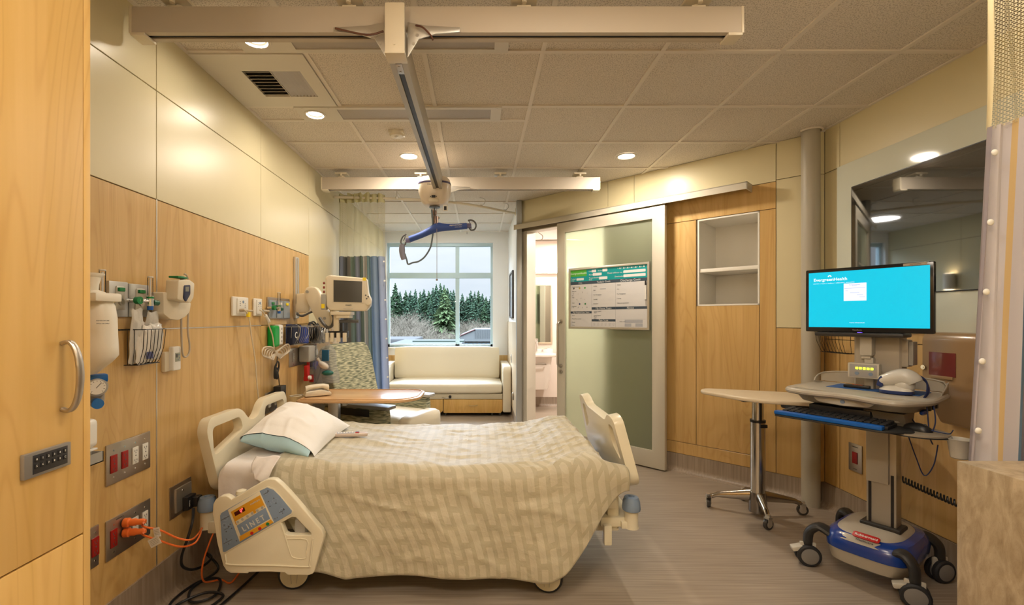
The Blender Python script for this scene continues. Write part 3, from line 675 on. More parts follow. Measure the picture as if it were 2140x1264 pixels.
b = MB(); b.grid(lambda u, v: cl(u, v, .28, 2.01, .024 + .014 * (1 - v), .06), 150, 24); b.build('curtain_fabric', CF, t, world=True)
for i in range(9):
    b = MB(); b.cyl((-.985 + .055 * (1 - (1.95 - .2 * i - .28) / 1.73), 4.80, 1.95 - .2 * i), (-.985 + .055 * (1 - (1.95 - .2 * i - .28) / 1.73), 4.79, 1.95 - .2 * i), .009, seg=10); b.build('snap', WHITE, t, world=True)
# near curtain at the right edge
t = thing('privacy_curtain', 'lavender-grey curtain with orange stripe and snaps, at right edge of the room', 'curtain', (1.95, 1.62, .1))
def c2(u, v, z0, z1, amp):
    z = z0 + (z1 - z0) * v; x = 1.60 + .0543 * min(z, 2.03) + .80 * u; y = 1.55 + .10 * u + .010 * math.sin(u * 110 + 3 * v) * min(1, u * 60) + amp * math.sin(u * 2 * PI * 4.2 + .4 + .5 * (1 - v)) * min(1, u * 8)
    return Vector((x, y, z))
b = MB(); b.grid(lambda u, v: c2(u, v, 1.99 + .045 * math.sin(min(u * 6, 1.5)), 2.68, .03), 120, 6); b.build('mesh_top', meshnet('cream_curtain_net_near', (.72, .66, .46), 100), t, world=True)
CF2 = stripes('lavender_curtain_fabric', [(0, (.33, .30, .34)), (.018, (.50, .46, .51)), (.05, (.66, .62, .65)), (.092, (.60, .56, .58)), (.110, (.66, .47, .22)), (.120, (.58, .54, .56)), (.138, (.12, .20, .30)), (.24, (.40, .37, .42)), (.5, (.26, .24, .28))], .3)
b = MB(); b.grid(lambda u, v: c2(u, v, .12, 2.0 + .045 * math.sin(min(u * 6, 1.5)), .035 + .03 * (1 - v)), 120, 30); b.build('curtain_fabric', CF2, t, world=True)
b = MB(); b.grid(lambda u, v: c2(u * .03, v, 2.0, 2.68, .03) + Vector((-.002, -.002, 0)), 4, 6); b.build('net_border', mat('cream_border', (.70, .62, .40), .8), t, world=True)
for i in range(9):
    z = 1.912 - .232 * i; p = c2(.006, (z - .12) / 1.9, .12, 2.02, 0)
    b = MB(); b.sph((p.x + .012, p.y - .012, z), (.011, .006, .011), u=14, v=8); b.build('snap', WHITE, t, world=True)
t = thing('privacy_curtain_track', 'cream straight ceiling curtain track above right-hand curtain', 'curtain track', (2.0, 1.6, 2.70))
b = MB(); b.tube([(1.62, 1.55, 2.70), (2.5, 1.66, 2.70)], .014, 8); b.build('rail_tube', OFFW, t, world=True)
for x in (1.7, 2.3):
    b = MB(); b.cyl((x, 1.56 + .1 * (x - 1.62), 2.70), (x, 1.56 + .1 * (x - 1.62), CEIL), .008); b.build('hanger', ALU, t, world=True)
# wall lamp by the sofa (seen only as a reflection in the television)
t = thing('wall_lamp', 'small white wall lamp on left wall beside the sofa', 'wall lamp', (XL, 6.3, 1.86), 90)
b = MB(); b.lathe([(.06, -.11), (.06, .11)], m=Matrix.Translation((0, -.06, 0)), caps=False); b.box(-.02, .02, -.03, 0, -.03, .03, .004); b.build('shade', mat('lamp_shade_white', (.7, .65, .55), .5, alpha=1), t)
b = MB(); b.cyl((0, -.06, -.113), (0, -.06, .113), .045); b.build('bulb', mat('lit_bulb', (1, 1, 1), .5, emis=(1, .8, .55), es=22), t)

# ================================================================ THE BED
BY = 2.74
bed = thing('hospital_bed', 'cream adjustable hospital bed with control panel on its near side rail', 'bed', (-.3, BY, 0))
def bm_(name, b, m, parent=bed, **k): return b.build(name, m, parent, world=True, **k)
# frame
b = MB()
b.box(-1.25, .72, BY - .36, BY + .36, .26, .33, .015); b.box(-1.25, .70, BY - .42, BY + .42, .40, .45, .012)
b.box(-1.0, -.86, BY - .34, BY + .34, .14, .27, .01); b.box(.30, .44, BY - .34, BY + .34, .14, .27, .01)
for yy in (-.25, .25): b.box(-1.05, .5, BY + yy - .03, BY + yy + .03, .17, .23, .008)
b.box(-1.36, -1.2, BY - .43, BY + .43, .28, .34, .01); b.box(.62, .80, BY - .40, BY + .40, .30, .35, .01)
b.box(.66, .72, BY - .38, BY - .34, .27, .52, .012); b.box(.66, .72, BY + .34, BY + .38, .27, .52, .012); b.box(.63, .67, BY - .43, BY - .39, .22, .32, .008)
bm_('frame', b, BEDW)
b = MB(); b.box(-1.24, .66, BY - .43, BY + .43, .10 + .33, .455); bm_('mattress_platform', b, LGREY)
# casters
def caster(x, y, rz):
    M = Matrix.Translation((x, y, .078)) @ Matrix.Rotation(R(rz), 4, 'Z'); O = thing('caster', '', '', (x, y, 0)); O.parent = bed; O.location = Vector((x, y, 0)) - Vector(bed.location)
    del O['label']; del O['category']; O.name = 'caster'
    for s_ in (-1, 1):
        b = MB(); b.m = M
        b.lathe([(.0, .030 * s_), (.066, .032 * s_), (.070, .026 * s_)], m=Matrix.Rotation(R(90), 4, 'X'), seg=32); b.build('hub_cap', BEDW, O, world=True)
        b = MB(); b.m = M; b.lathe([(.066, .031 * s_), (.076, .029 * s_), (.0785, .022 * s_), (.0785, .012 * s_), (.070, .008 * s_), (.02, .008 * s_)], m=Matrix.Rotation(R(90), 4, 'X'), seg=36, caps=False); b.build('tyre', RUBBER, O, world=True)
    b = MB(); b.m = M; b.tube([(-.012, -.034, -.045), (-.016, -.034, .02), (0, -.034, .035), (.016, -.034, .02), (.012, -.034, -.045)], .0018, 6, n=5); b.build('hub_groove', LGREY, O, world=True)
    b = MB(); b.m = M; b.box(-.035, .035, -.006, .006, -.02, .085, .004); b.cyl((0, 0, .06), (0, 0, .10), .02); b.box(.0, .07, -.022, .022, .035, .085, .01); b.build('fork', BEDW, O, world=True)
caster(-.93, BY - .40, 12); caster(.345, BY - .43, -14); caster(-.93, BY + .36, 5); caster(.345, BY + .36, 20)
# head and foot boards: drawn in (u across, v up), set upright in the y-z plane
def board(name, xb, xt, zb, outer, holes, th):
    ln = math.hypot(xt - xb, .40); ax = Vector(((xt - xb), 0, .40)).normalized()
    M = Matrix(((0, ax.x, ax.z, xb), (1, 0, 0, BY), (0, ax.z, -ax.x, zb), (0, 0, 0, 1)))
    b = MB(); b.plate(outer, -th / 2, th / 2, holes=holes, bev=th * .38, m=M, seg=3); return bm_(name, b, BEDW), M
def mir(p): return [(-x, y) for x, y in p]
# headboard
hb = fillet([(-.34, .0), (.34, .0), (.40, .04), (.475, .34), (.44, .395), (.14, .395), (.05, .30), (-.05, .30), (-.14, .395), (-.44, .395), (-.475, .34), (-.40, .04)],
            [.05, .05, .05, .10, .07, .09, .05, .05, .09, .07, .10, .05], 6)
hh = fillet([(-.425, .20), (-.13, .27), (-.15, .345), (-.425, .345)], .035, 4)
board('headboard', -1.335, -1.365, .465, hb, [hh, [(-x, y) for x, y in hh][::-1]], .05)
# footboard
fbo = fillet([(-.40, 0), (.40, 0), (.455, .05), (.40, .34), (.36, .36), (.28, .36), (.21, .31), (-.21, .31), (-.28, .36), (-.36, .36), (-.40, .34), (-.455, .05)],
            [.04, .04, .05, .06, .04, .05, .04, .04, .05, .04, .06, .05], 6)
fh = fillet([(-.375, .13), (-.265, .19), (-.265, .305), (-.345, .305)], .028, 4)
board('footboard', .785, .695, .505, fbo, [fh, [(-x, y) for x, y in fh][::-1]], .05)
# bumpers
for x in (-1.375, .775):
    for yy in (BY - .40, BY + .40):
        o = bpy.data.objects.new('corner_bumper', None); COL.objects.link(o); o.parent = bed; o.location = Vector((x, yy, .30)) - Vector(bed.location)
        b = MB(); b.lathe([(.036, -.0), (.034, .01), (.034, .09), (.038, .10)], m=Matrix.Translation((x, yy, .30))); b.build('post', BEDW, o, world=True)
        b = MB(); b.lathe([(.044, .09), (.046, .10), (.042, .135), (.034, .155), (.016, .158), (.013, .150), (.0, .150)], m=Matrix.Translation((x, yy, .30)), seg=32); b.build('bumper_cap', BLUEG, o, world=True)
    b = MB()
    for yy in (BY - .40, BY + .40): b.box(min(x, x * .93), max(x, x * .93), yy - .02, yy + .02, .30, .335, .005)
    bm_('bumper_bracket', b, BEDW)
# near side rail with the control panel
def rp(px, py, D=2.13): p = P(px, py, D); return (p.x, p.z)
def cp(x, y): return rp(430 + x / 4.452, 980 + y / 4.452)
RW = Matrix.Translation((0, 2.13, 0)) @ FRONT
ro = bpy.data.objects.new('side_rail', None); COL.objects.link(ro); ro.parent = bed; ro.location = Vector((-.97, 2.15, .18)) - Vector(bed.location)
outer = [cp(*p) for p in ((62, 420), (66, 330), (90, 285), (135, 255), (185, 250), (215, 262), (240, 283), (330, 235), (400, 190), (560, 100), (600, 93), (645, 98), (700, 142), (780, 225), (1000, 480), (1075, 565), (1095, 610), (1094, 650), (1040, 840), (1012, 950), (995, 975), (955, 990), (760, 988), (735, 965), (590, 957), (395, 960), (390, 972), (230, 970), (190, 945), (160, 900), (105, 690))][::-1]
hole = [cp(*p) for p in ((700, 500), (800, 448), (835, 450), (978, 600), (975, 618), (760, 614), (738, 600))][::-1]
b = MB(); b.plate(outer, -.035, .0, holes=[hole], bev=.012, m=RW, seg=3); b.build('rail_shell', BEDW, ro, world=True)
def lay(pts, t0, t1, b, bev=.001): b.plate([cp(*p) for p in pts][::-1], t0, t1, m=RW, bev=bev)
YY = .0
b = MB(); b.tube([Vector((cp(x, y)[0], 2.127, cp(x, y)[1])) for x, y in ((185, 790), (195, 850), (230, 885), (600, 892), (940, 905), (968, 880), (990, 700), (1000, 640))], .004, 8, n=4); b.build('rail_rib', BEDW, ro, world=True)
b = MB(); b.tube([Vector((cp(x, y)[0], 2.129, cp(x, y)[1])) for x, y in ((700, 520), (740, 630), (780, 760), (815, 822), (930, 828), (938, 760), (938, 655), (760, 650))], .0022, 6, n=3); b.build('recess_rib', BEDW, ro, world=True)
bz = [(138, 430), (150, 405), (205, 372), (505, 200), (575, 168), (635, 190), (690, 245), (805, 385), (800, 408), (640, 500), (185, 768), (165, 765), (158, 700)]
b = MB(); lay([(x + (0), y) for x, y in [(128, 425), (145, 395), (505, 188), (578, 158), (642, 180), (818, 390), (808, 418), (182, 782), (155, 778), (147, 700)]], -.001, .0035, b, .002); b.build('panel_rim', BEDW, ro, world=True)
pn = MB(); lay(bz, .003, .0052, pn); pn = pn.build('control_panel', BLUEG, ro, world=True)
b = MB(); lay([(212, 375), (505, 200), (640, 490), (322, 672)], .005, .0068, b); b.build('screen_frame', mat('panel_cream', (.70, .64, .48), .4), ro, world=True)
OR = mat('panel_orange', (.62, .30, .02), .4)
b = MB(); lay([(240, 392), (512, 236), (560, 345), (290, 515)], .0065, .0082, b); lay([(322, 618), (612, 462), (636, 490), (325, 668)], .0065, .0082, b); b.build('orange_field', OR, ro, world=True)
b = MB(); lay([(296, 520), (562, 352), (606, 455), (332, 612)], .0065, .0082, b); b.build('logo_field', BLUEG, ro, world=True)
b = MB(); lay([(272, 398), (366, 345), (378, 380), (284, 432)], .008, .0095, b); b.build('display', mat('display_dark_red', (.06, .003, .003), .2), ro, world=True)
def tm(x, y, ang, t_): X, Z = cp(x, y); return Matrix.Translation((X, 2.13 - t_, Z)) @ Matrix.Rotation(R(-ang), 4, 'Y') @ FRONT
b = MB(); b.text('0°', .021, tm(345, 378, 29, .0097), bold=.0001); b.build('display_digit', mat('lit_red', (1, .1, .1), .5, emis=(1, .05, .05), es=4), ro, world=True, smooth=0)
b = MB(); b.text('L I N E T', .034, tm(452, 498, 30, .0084), bold=.0006, sx=.92); b.text('multicare', .013, tm(465, 300, 29, .0084)); b.build('lettering', mat('panel_letter', (.55, .54, .50), .5), ro, world=True, smooth=0)
b = MB()
for x, y in ((308, 485), (350, 460), (397, 432), (440, 405), (490, 378), (533, 352)):
    X, Z = cp(x, y); b.cyl((X, 2.1225, Z), (X, 2.1205, Z), .0062, seg=14)
b.build('round_keys', mat('key_grey', (.36, .34, .29), .5), ro, world=True)
b = MB(); lay([(285, 480), (445, 385), (460, 415), (300, 508)], .008, .0088, b, 0); lay([(470, 372), (545, 330), (555, 358), (482, 400)], .008, .0088, b, 0); b.build('key_strip', mat('key_strip_cream', (.60, .55, .42), .5), ro, world=True)
for (x, y), m_ in (((438, 588), RED), ((511, 546), RED), ((584, 503), GREEN)):
    X, Z = cp(x, y); b = MB(); b.cyl((X, 2.1225, Z), (X, 2.1200, Z), .0075, seg=18); b.build('round_button', m_, ro, world=True)
b = MB()
for x, y, s_ in ((570, 215, 1), (590, 300, .6), (640, 270, .6), (660, 315, .6), (605, 345, .6), (715, 385, 1), (722, 408, .5), (185, 450, 1.1), (180, 520, .6), (235, 510, .6), (205, 545, 1), (198, 580, .6), (248, 548, .6), (203, 650, .6), (210, 668, 1.1), (222, 695, .6), (295, 665, .6), (650, 460, .5), (672, 450, .5), (365, 628, .9)):
    b.text({1: '\u2014^', 1.1: '\u2014\u2014'}.get(s_, '\u25b4' if False else '^'), .020 * s_, tm(x, y, 28, .0058), bold=.0004)
b.build('key_symbols', DGREY, ro, world=True, smooth=0)
b = MB()
for x, y, r_ in ((590, 320, .012), (650, 290, .012), (715, 385, .013), (180, 520, .011), (240, 520, .011), (208, 670, .013), (570, 215, .010), (185, 455, .011)):
    X, Z = cp(x, y); b.tube([(X + r_ * math.cos(a), 2.1247, Z + r_ * .9 * math.sin(a)) for a in [k * PI / 8 for k in range(16)]], .0005, 4, closed=True)
b.build('key_outlines', mat('key_line', (.35, .42, .55), .5), ro, world=True)
b = MB(); b.box(-1.1, -.8, 2.17, 2.33, .24, .30, .01); b.box(-1.05, -1.0, 2.155, 2.20, .22, .48, .008); b.box(-.86, -.81, 2.155, 2.20, .22, .42, .008); b.build('rail_arm', GREY, ro, world=True)
b = MB(); b.lathe([(.022, 0), (.026, .01), (.022, .025), (.01, .03)], m=Matrix.Translation((-1.13, 2.20, .515))); b.build('rail_knob', BEDW, ro, world=True)
# head end lamp-like knob on the mattress corner
# mattress
SHEETM = mat('white_sheet', (.78, .74, .72), .8, bump=.15, bscale=25)
def headrise(x): t_ = min(1, max(0, (-.62 - x) / .45)); return .022 * t_ * t_ * (3 - 2 * t_)
def wrap(yn, yf, z1, zt, r, side_y, tot=None):
    pass
def mprof(v, y0, y1, zb, zt, r):
    """closed section y,z by parameter v in 0..1 : near bottom -> top -> far bottom"""
    h = zt - zb; wd_ = y1 - y0; Ls = [h - r, PI / 2 * r, wd_ - 2 * r, PI / 2 * r, h - r]; T = sum(Ls); d = v * T
    if d < Ls[0]: return y0, zb + d
    d -= Ls[0]
    if d < Ls[1]: a = d / r; return y0 + r - r * math.cos(a), zt - r + r * math.sin(a)
    d -= Ls[1]
    if d < Ls[2]: return y0 + r + d, zt
    d -= Ls[2]
    if d < Ls[3]: a = d / r; return y1 - r + r * math.sin(a), zt - r + r * math.cos(a)
    d -= Ls[3]; return y1, zt - r - d
b = MB()
def mf(u, v):
    x = -1.285 + 1.90 * u; e_ = min(1, min(u, 1 - u) / .02); y, z = mprof(v, BY - .425, BY + .425, .46, .595, .035)
    k = .88 + .12 * math.sqrt(max(0, 1 - (1 - e_) ** 2)); y = BY + (y - BY) * k; z = .46 + (z - .46) * k
    return Vector((x, y, z + headrise(x) * (1 if z > .5 else .3)))
b.grid(mf, 60, 40); 
m_o = bm_('mattress', b, mat('mattress_cover', (.68, .64, .62), .6))
# sheet over the head end
def fold(x, y, s_=1): return noise.noise(Vector((x * 7 * s_, y * 7 * s_, 3.1)))
b = MB()
def sf(u, v):
    x = -1.30 + .50 * u; y, z = mprof(v, BY - .437, BY + .437, .41, .606, .05)
    n1 = noise.noise(Vector((x * 9, y * 5 + z * 7, 1.3))) * .010 + abs(noise.noise(Vector((x * 4 + z * 6, z * 12, 9)))) * .008
    z += headrise(x) * (1 if z > .5 else .6); d = Vector((0, y - BY, (z - .5) * 2)); d.normalize()
    if u < .05: x += 0; z -= (.05 - u) * .6
    return Vector((x, y, z)) + d * n1
b.grid(sf, 60, 90); so = b.build('bed_sheet', SHEETM); one(so, 'white sheet tucked over the head end of the bed mattress', 'bed sheet')
b = MB()     # turned-back flap of the sheet, lying on the corner of the blanket
def ff(u, v):
    a = P(541, 952, 2.30); c = P(592, 951, 2.29); d = P(556, 1010, 2.215); e_ = P(528, 985, 2.25)
    top = a.lerp(c, u); bot = e_.lerp(d, u); p = top.lerp(bot, v)
    p.y -= .02 + .02 * math.sin(u * 7 + v * 4) * .6 + .012 * math.sin(v * 3.14); p.z += .006 * math.sin(u * 12) * v
    return p
b.grid(ff, 20, 20); so2 = b.build('sheet_fold', SHEETM); so2.parent = so; so2.location = -Vector(so.location)
sm = so2.modifiers.new('t', 'SOLIDIFY'); sm.thickness = .006
# blanket
def blanket_mat():
    m = bpy.data.materials.new('woven_blanket'); m.use_nodes = True; nt = m.node_tree; N = nt.nodes; L = nt.links; b = N['Principled BSDF']
    uv = N.new('ShaderNodeUVMap'); mp = N.new('ShaderNodeMapping'); mp.inputs['Scale'].default_value = (1.80, 1.66, 1); mp.inputs['Rotation'].default_value = (0, 0, R(90))
    br = N.new('ShaderNodeTexBrick'); br.offset = .5; br.inputs['Scale'].default_value = 1
    br.inputs['Brick Width'].default_value = .135; br.inputs['Row Height'].default_value = .058; br.inputs['Mortar Size'].default_value = .012; br.inputs['Mortar Smooth'].default_value = .08
    br.inputs['Color1'].default_value = (0, 0, 0, 1); br.inputs['Color2'].default_value = (.25, .25, .25, 1); br.inputs['Mortar'].default_value = (1, 1, 1, 1)
    L.new(uv.outputs[0], mp.inputs[0]); L.new(mp.outputs[0], br.inputs[0])
    br2 = N.new('ShaderNodeTexBrick'); br2.offset = .5; br2.inputs['Scale'].default_value = 1; br2.inputs['Brick Width'].default_value = .155; br2.inputs['Row Height'].default_value = .152; br2.inputs['Mortar Size'].default_value = .028
    br2.inputs['Color1'].default_value = (0, 0, 0, 1); br2.inputs['Color2'].default_value = (0, 0, 0, 1); br2.inputs['Mortar'].default_value = (1, 1, 1, 1)
    L.new(mp.outputs[0], br2.inputs[0])
    mx0 = N.new('ShaderNodeMix'); mx0.data_type = 'RGBA'; mx0.blend_type = 'ADD'; mx0.inputs[0].default_value = .0; L.new(br.outputs[0], mx0.inputs[6]); L.new(br2.outputs[0], mx0.inputs[7])
    mx = N.new('ShaderNodeMix'); mx.data_type = 'RGBA'; mx.inputs[6].default_value = (.52, .47, .345, 1); mx.inputs[7].default_value = (.395, .35, .235, 1)
    k = N.new('ShaderNodeMath'); k.operation = 'MULTIPLY'; k.inputs[1].default_value = .75; k.use_clamp = True
    L.new(mx0.outputs[2], k.inputs[0]); L.new(k.outputs[0], mx.inputs[0]); L.new(mx.outputs[2], b.inputs['Base Color'])
    b.inputs['Roughness'].default_value = .5; b.inputs['Sheen Weight'].default_value = .9; b.inputs['Sheen Roughness'].default_value = .35
    t = N.new('ShaderNodeTexCoord'); n = N.new('ShaderNodeTexNoise'); n.inputs['Scale'].default_value = 28; n.inputs['Detail'].default_value = 5; n.inputs['Distortion'].default_value = .8
    bp = N.new('ShaderNodeBump'); bp.inputs['Strength'].default_value = .35; bp.inputs['Distance'].default_value = .01; L.new(t.outputs['Object'], n.inputs[0]); L.new(n.outputs[0], bp.inputs['Height']); L.new(bp.outputs[0], b.inputs['Normal'])
    return m
def sstep(a, c, x): t_ = min(1, max(0, (x - a) / (c - a))); return t_ * t_ * (3 - 2 * t_)
def bf(u, v):
    # v: 0 near hem .. 1 far hem
    y0, y1 = 2.245, 3.25
    hem = .108 + .02 * math.sin(u * 5) + .43 * sstep(.70, 1.0, u) ** 1.35 + .05 * sstep(.12, 0, u)
    zt = .625
    y, z = mprof(v, y0, y1, hem, zt, .075)
    side = sstep(zt - .02, hem, z) if v < .5 else 0
    xh = -1.03 + .24 * side if v < .5 else -1.03
    xf = .738 - .083 * sstep(2.25, 2.34, y)
    x = xh + (xf - xh) * u
    top = 1 - sstep(.0, .10, zt - z)
    z += headrise(x) * top * .9
    # foot bulge and the way the cloth runs up to the footboard
    z += .045 * math.exp(-((x - .52) / .17) ** 2) * top + .02 * sstep(.4, .7, x) * top
    z -= .06 * sstep(.58, .655, x) * top * sstep(2.25, 2.36, y)
    if v < .5: y -= .05 * side * (1 - side * .2) * (1 - .5 * sstep(.45, .72, x)) - .02 * sstep(.3, .7, x) * side
    # hanging folds
    if v < .5: y += side * .014 * math.sin(x * 9 + 1.2 * math.sin(x * 3)) 
    n1 = noise.noise(Vector((x * 3.2, y * 4.5 + z * 3, 0))) * .010 + noise.noise(Vector((x * 9 + z * 4, y * 11 + z * 7, 5))) * .0055 + noise.noise(Vector((x * 6 - z * 14, y * 20 + z * 20, 8))) * .0035
    rid = (1 - abs(noise.noise(Vector((x * 2.6 + z * 5, y * 7 - z * 3 + x * 2.5, 2.2)))) * 2) ; rid = max(0, rid) ** 4 * .008
    rad = (1 - abs(noise.noise(Vector((x * 5 + (y - 2.3) * 2.2, y * 16 - x * 6, 6.2)))) * 2.2); rad = max(0, rad) ** 3 * .009 * sstep(-.1, .5, x) * top
    nrm = Vector((0, -1 if v < .5 else 1, 0)).lerp(Vector((0, 0, 1)), top)
    # radiating folds near the foot corner
    return Vector((x, y, z)) + nrm * (n1 + rid + rad)
b = MB(); b.grid(bf, 220, 190); bo = b.build('blanket', blanket_mat()); one(bo, 'beige woven blanket with basket pattern draped over the bed', 'blanket')
sm = bo.modifiers.new('t', 'SOLIDIFY'); sm.thickness = .005; sm.offset = 1
# pillow
pA, pB, pC, pD = P(500, 918, 2.52), P(657, 954, 2.36), P(732, 889, 3.0), P(600, 842, 3.10)
pil = thing('pillow', 'plump white pillow lying askew on head of the bed', 'pillow', tuple((pA + pB + pC + pD) / 4 - Vector((0, 0, .06))))
def pf(sgn, grow=1.0, h0=.085):
    def f(u, v):
        c = pA.lerp(pB, u).lerp(pD.lerp(pC, u), v)
        # pinch of the edges between corners
        cen = (pA + pB + pC + pD) / 4; eu, ev = 2 * u - 1, 2 * v - 1
        pin = 1 - .07 * (1 - eu * eu) * abs(ev) ** 3 - .07 * (1 - ev * ev) * abs(eu) ** 3
        c = cen + (c - cen) * pin * grow
        open_ = 1 if True else 0
        prof = (max(0, 1 - abs(eu) ** 3.0) ** .62) * (max(0, 1 - abs(ev) ** 3.0) ** .62)
        if v < .35: prof = max(prof, (max(0, 1 - abs(eu) ** 2.6) ** .6) * (.62 + .38 * v / .35)) if sgn else prof
        n1 = noise.noise(Vector((u * 4, v * 4, 7 + sgn))) * .010 + max(0, 1 - 2.4 * abs(noise.noise(Vector((u * 3 + v * 2, v * 2.5 - u, 4))))) ** 3 * .010
        nrm = Vector((.10, -.30, .95)).normalized()
        return c + nrm * sgn_h(sgn) * h0 * prof * (1.25 if sgn > 0 else .75) + nrm * (n1 * prof)
    return f
def sgn_h(s_): return 1 if s_ > 0 else -1
PCASE = mat('white_pillowcase', (.80, .78, .75), .8, bump=.12, bscale=30)
b = MB(); b.grid(pf(1), 50, 50); b.grid(pf(-1), 50, 50); bmesh.ops.remove_doubles(b.bm, verts=b.bm.verts, dist=.0006); o = b.build('pillowcase', PCASE, pil, world=True, smooth=80)
b = MB()
f1, f2 = pf(1, .985, .078), pf(-1, .985, .078)
b.grid(lambda u, v: f1(.03 + .94 * u, .012 + v * .5), 40, 20); b.grid(lambda u, v: f2(.03 + .94 * u, .012 + v * .5), 40, 20)
# blue pillow bulging in the open end of the case
b.grid(lambda u, v: f2(.04 + .92 * u, .0).lerp(f1(.04 + .92 * u, .0), v) + (pA - pD).normalized() * (.002 + .030 * math.sin(PI * v)), 40, 10)
b.build('blue_pillow_end', mat('pale_blue_pillow', (.46, .70, .82), .6), pil, world=True, smooth=80)
# bed remote
c = P(724, 916, 2.78); t = thing('bed_remote', 'slim ivory remote handset with small keys lying beside the pillow', 'remote', (c.x, c.y, .650), 14)
b = MB(); b.plate(fillet([(-.125, -.016), (-.04, -.024), (.10, -.026), (.125, -.02), (.125, .02), (.10, .026), (-.04, .024), (-.125, .016)], .015), 0, .02, bev=.006, m=Matrix.Rotation(R(2), 4, 'Y')); b.build('handset', mat('remote_ivory', (.58, .48, .42), .45), t)
b = MB(); b.plate(rrect(-.055, .045, -.018, .018, .004), .0195, .0215, bev=.0005, m=Matrix.Rotation(R(2), 4, 'Y')); b.build('key_field', mat('key_field_grey', (.35, .36, .42), .5), t)
b = MB()
for i in range(6):
    for j in range(3): b.box(-.05 + i * .016, -.04 + i * .016, -.014 + j * .011, -.006 + j * .011, .021, .0232, .001)
b.build('keys', WHITE, t)
b = MB(); b.box(.052, .075, -.016, .0, .020, .0225, .001); b.build('red_key', RED, t)
b = MB(); b.box(.052, .075, .002, .016, .020, .0225, .001); b.build('blue_key', BLUEG, t)

# ================================================================ SOFA
VINYL = mat('cream_vinyl', (.80, .74, .60), .42, bump=.08, bscale=150)
t = thing('sofa_bed', 'cream vinyl sofa bed with wooden drawers under the window', 'sofa', (-.42, 6.75, 0))
SX0, SX1, SF = -1.275, .335, 6.38
def cushion(name, x0, x1, y0, y1, z0, z1, r, tilt=0, parent=t, m=VINYL, puff=.012):
    b = MB(); bb = bmesh.new(); bmesh.ops.create_cube(bb, size=1); bmesh.ops.subdivide_edges(bb, edges=bb.edges, cuts=7, use_grid_fill=True)
    for v in bb.verts:
        c = v.co * 2; n_ = Vector((c.x, c.y, c.z)); hx, hy, hz = (x1 - x0) / 2, (y1 - y0) / 2, (z1 - z0) / 2
        p = Vector((c.x * hx, c.y * hy, c.z * hz)); q_ = Vector((max(-hx + r, min(hx - r, p.x)), max(-hy + r, min(hy - r, p.y)), max(-hz + r, min(hz - r, p.z))))
        d = p - q_
        if d.length > 1e-6: p = q_ + d.normalized() * min(r, d.length)
        k = (1 - abs(c.x) ** 4) * (1 - abs(c.y) ** 4) * puff + (1 - abs(c.x) ** 4) * (1 - abs(c.z) ** 4) * 0
        if abs(c.z) > .99: p.z += math.copysign(k, c.z)
        if abs(c.y) > .99: p.y += math.copysign((1 - abs(c.x) ** 4) * (1 - abs(c.z) ** 4) * puff, c.y)
        v.co = p
    bmesh.ops.transform(bb, matrix=Matrix.Translation(((x0 + x1) / 2, (y0 + y1) / 2, (z0 + z1) / 2)) @ Matrix.Rotation(R(tilt), 4, 'X'), verts=bb.verts)
    b.merge(bb); return b.build(name, m, parent, world=True, smooth=60)
cushion('seat_cushion', SX0, SX1, SF, 7.05, .305, .465, .05)
cushion('back_cushion', SX0 + .01, SX1 - .02, 6.93, 7.13, .45, .925, .035, -6)
for x0, x1 in ((SX0 - .12, SX0 - .005), (SX1 + .003, SX1 + .115)):
    b = MB(); b.plate(fillet([(0, .06), (.88, .06), (.88, .70), (0, .70)], [.02, .02, .04, .09], 6), 0, x1 - x0, bev=.02, m=Matrix(((0, 0, 1, x0), (1, 0, 0, SF - .02), (0, 1, 0, 0), (0, 0, 0, 1))), seg=3); b.build('armrest', VINYL, t, world=True)
b = MB(); b.box(SX0, SX1, SF + .03, 7.15, .235, .31, .01); b.build('base_rail', mat('pale_vinyl_band', (.62, .56, .42), .4), t, world=True)
b = MB(); b.tube([(-.505, SF + .028, .262), (-.46, SF + .012, .258), (-.41, SF + .012, .258), (-.375, SF + .028, .262)], .006, 8, n=4); b.build('pull_handle', ALU, t, world=True)
b = MB(); b.cyl((-.395, SF + .03, .272), (-.395, SF + .005, .272), .020); b.build('lock_knob', BLACK, t, world=True)
for x0, x1 in ((SX0, -.495), (-.485, SX1)):
    b = MB(); b.plate([(x0, .045), (x1 - .03, .045), (x1, .075), (x1, .232), (x0, .232)], 0, .02, m=Matrix.Translation((0, SF + .05, 0)) @ FRONT, bev=.002); dw = b.build('drawer', MAPLE_CAB, t, world=True)
    xm = (x0 + x1) / 2; b = MB(); b.tube([(xm - .055, SF + .028, .155), (xm - .04, SF + .010, .148), (xm + .04, SF + .010, .148), (xm + .055, SF + .028, .155)], .005, 8, n=4); b.build('handle', mat('brass_handle', (.6, .5, .3), .35, .8), dw, world=True)
b = MB(); b.box(SX0, SX1 - .02, SF + .07, 7.1, .05, .235); b.build('carcass', mat('dark_carcass', (.12, .08, .05), .7), t, world=True)
for x in (-.47, .18, .29, -1.15):
    b = MB(); b.cyl((x, SF + .10, .028), (x + .022, SF + .10, .028), .028, seg=20); b.box(x + .004, x + .018, SF + .085, SF + .115, .03, .06, .003); b.build('caster', DGREY, t, world=True)

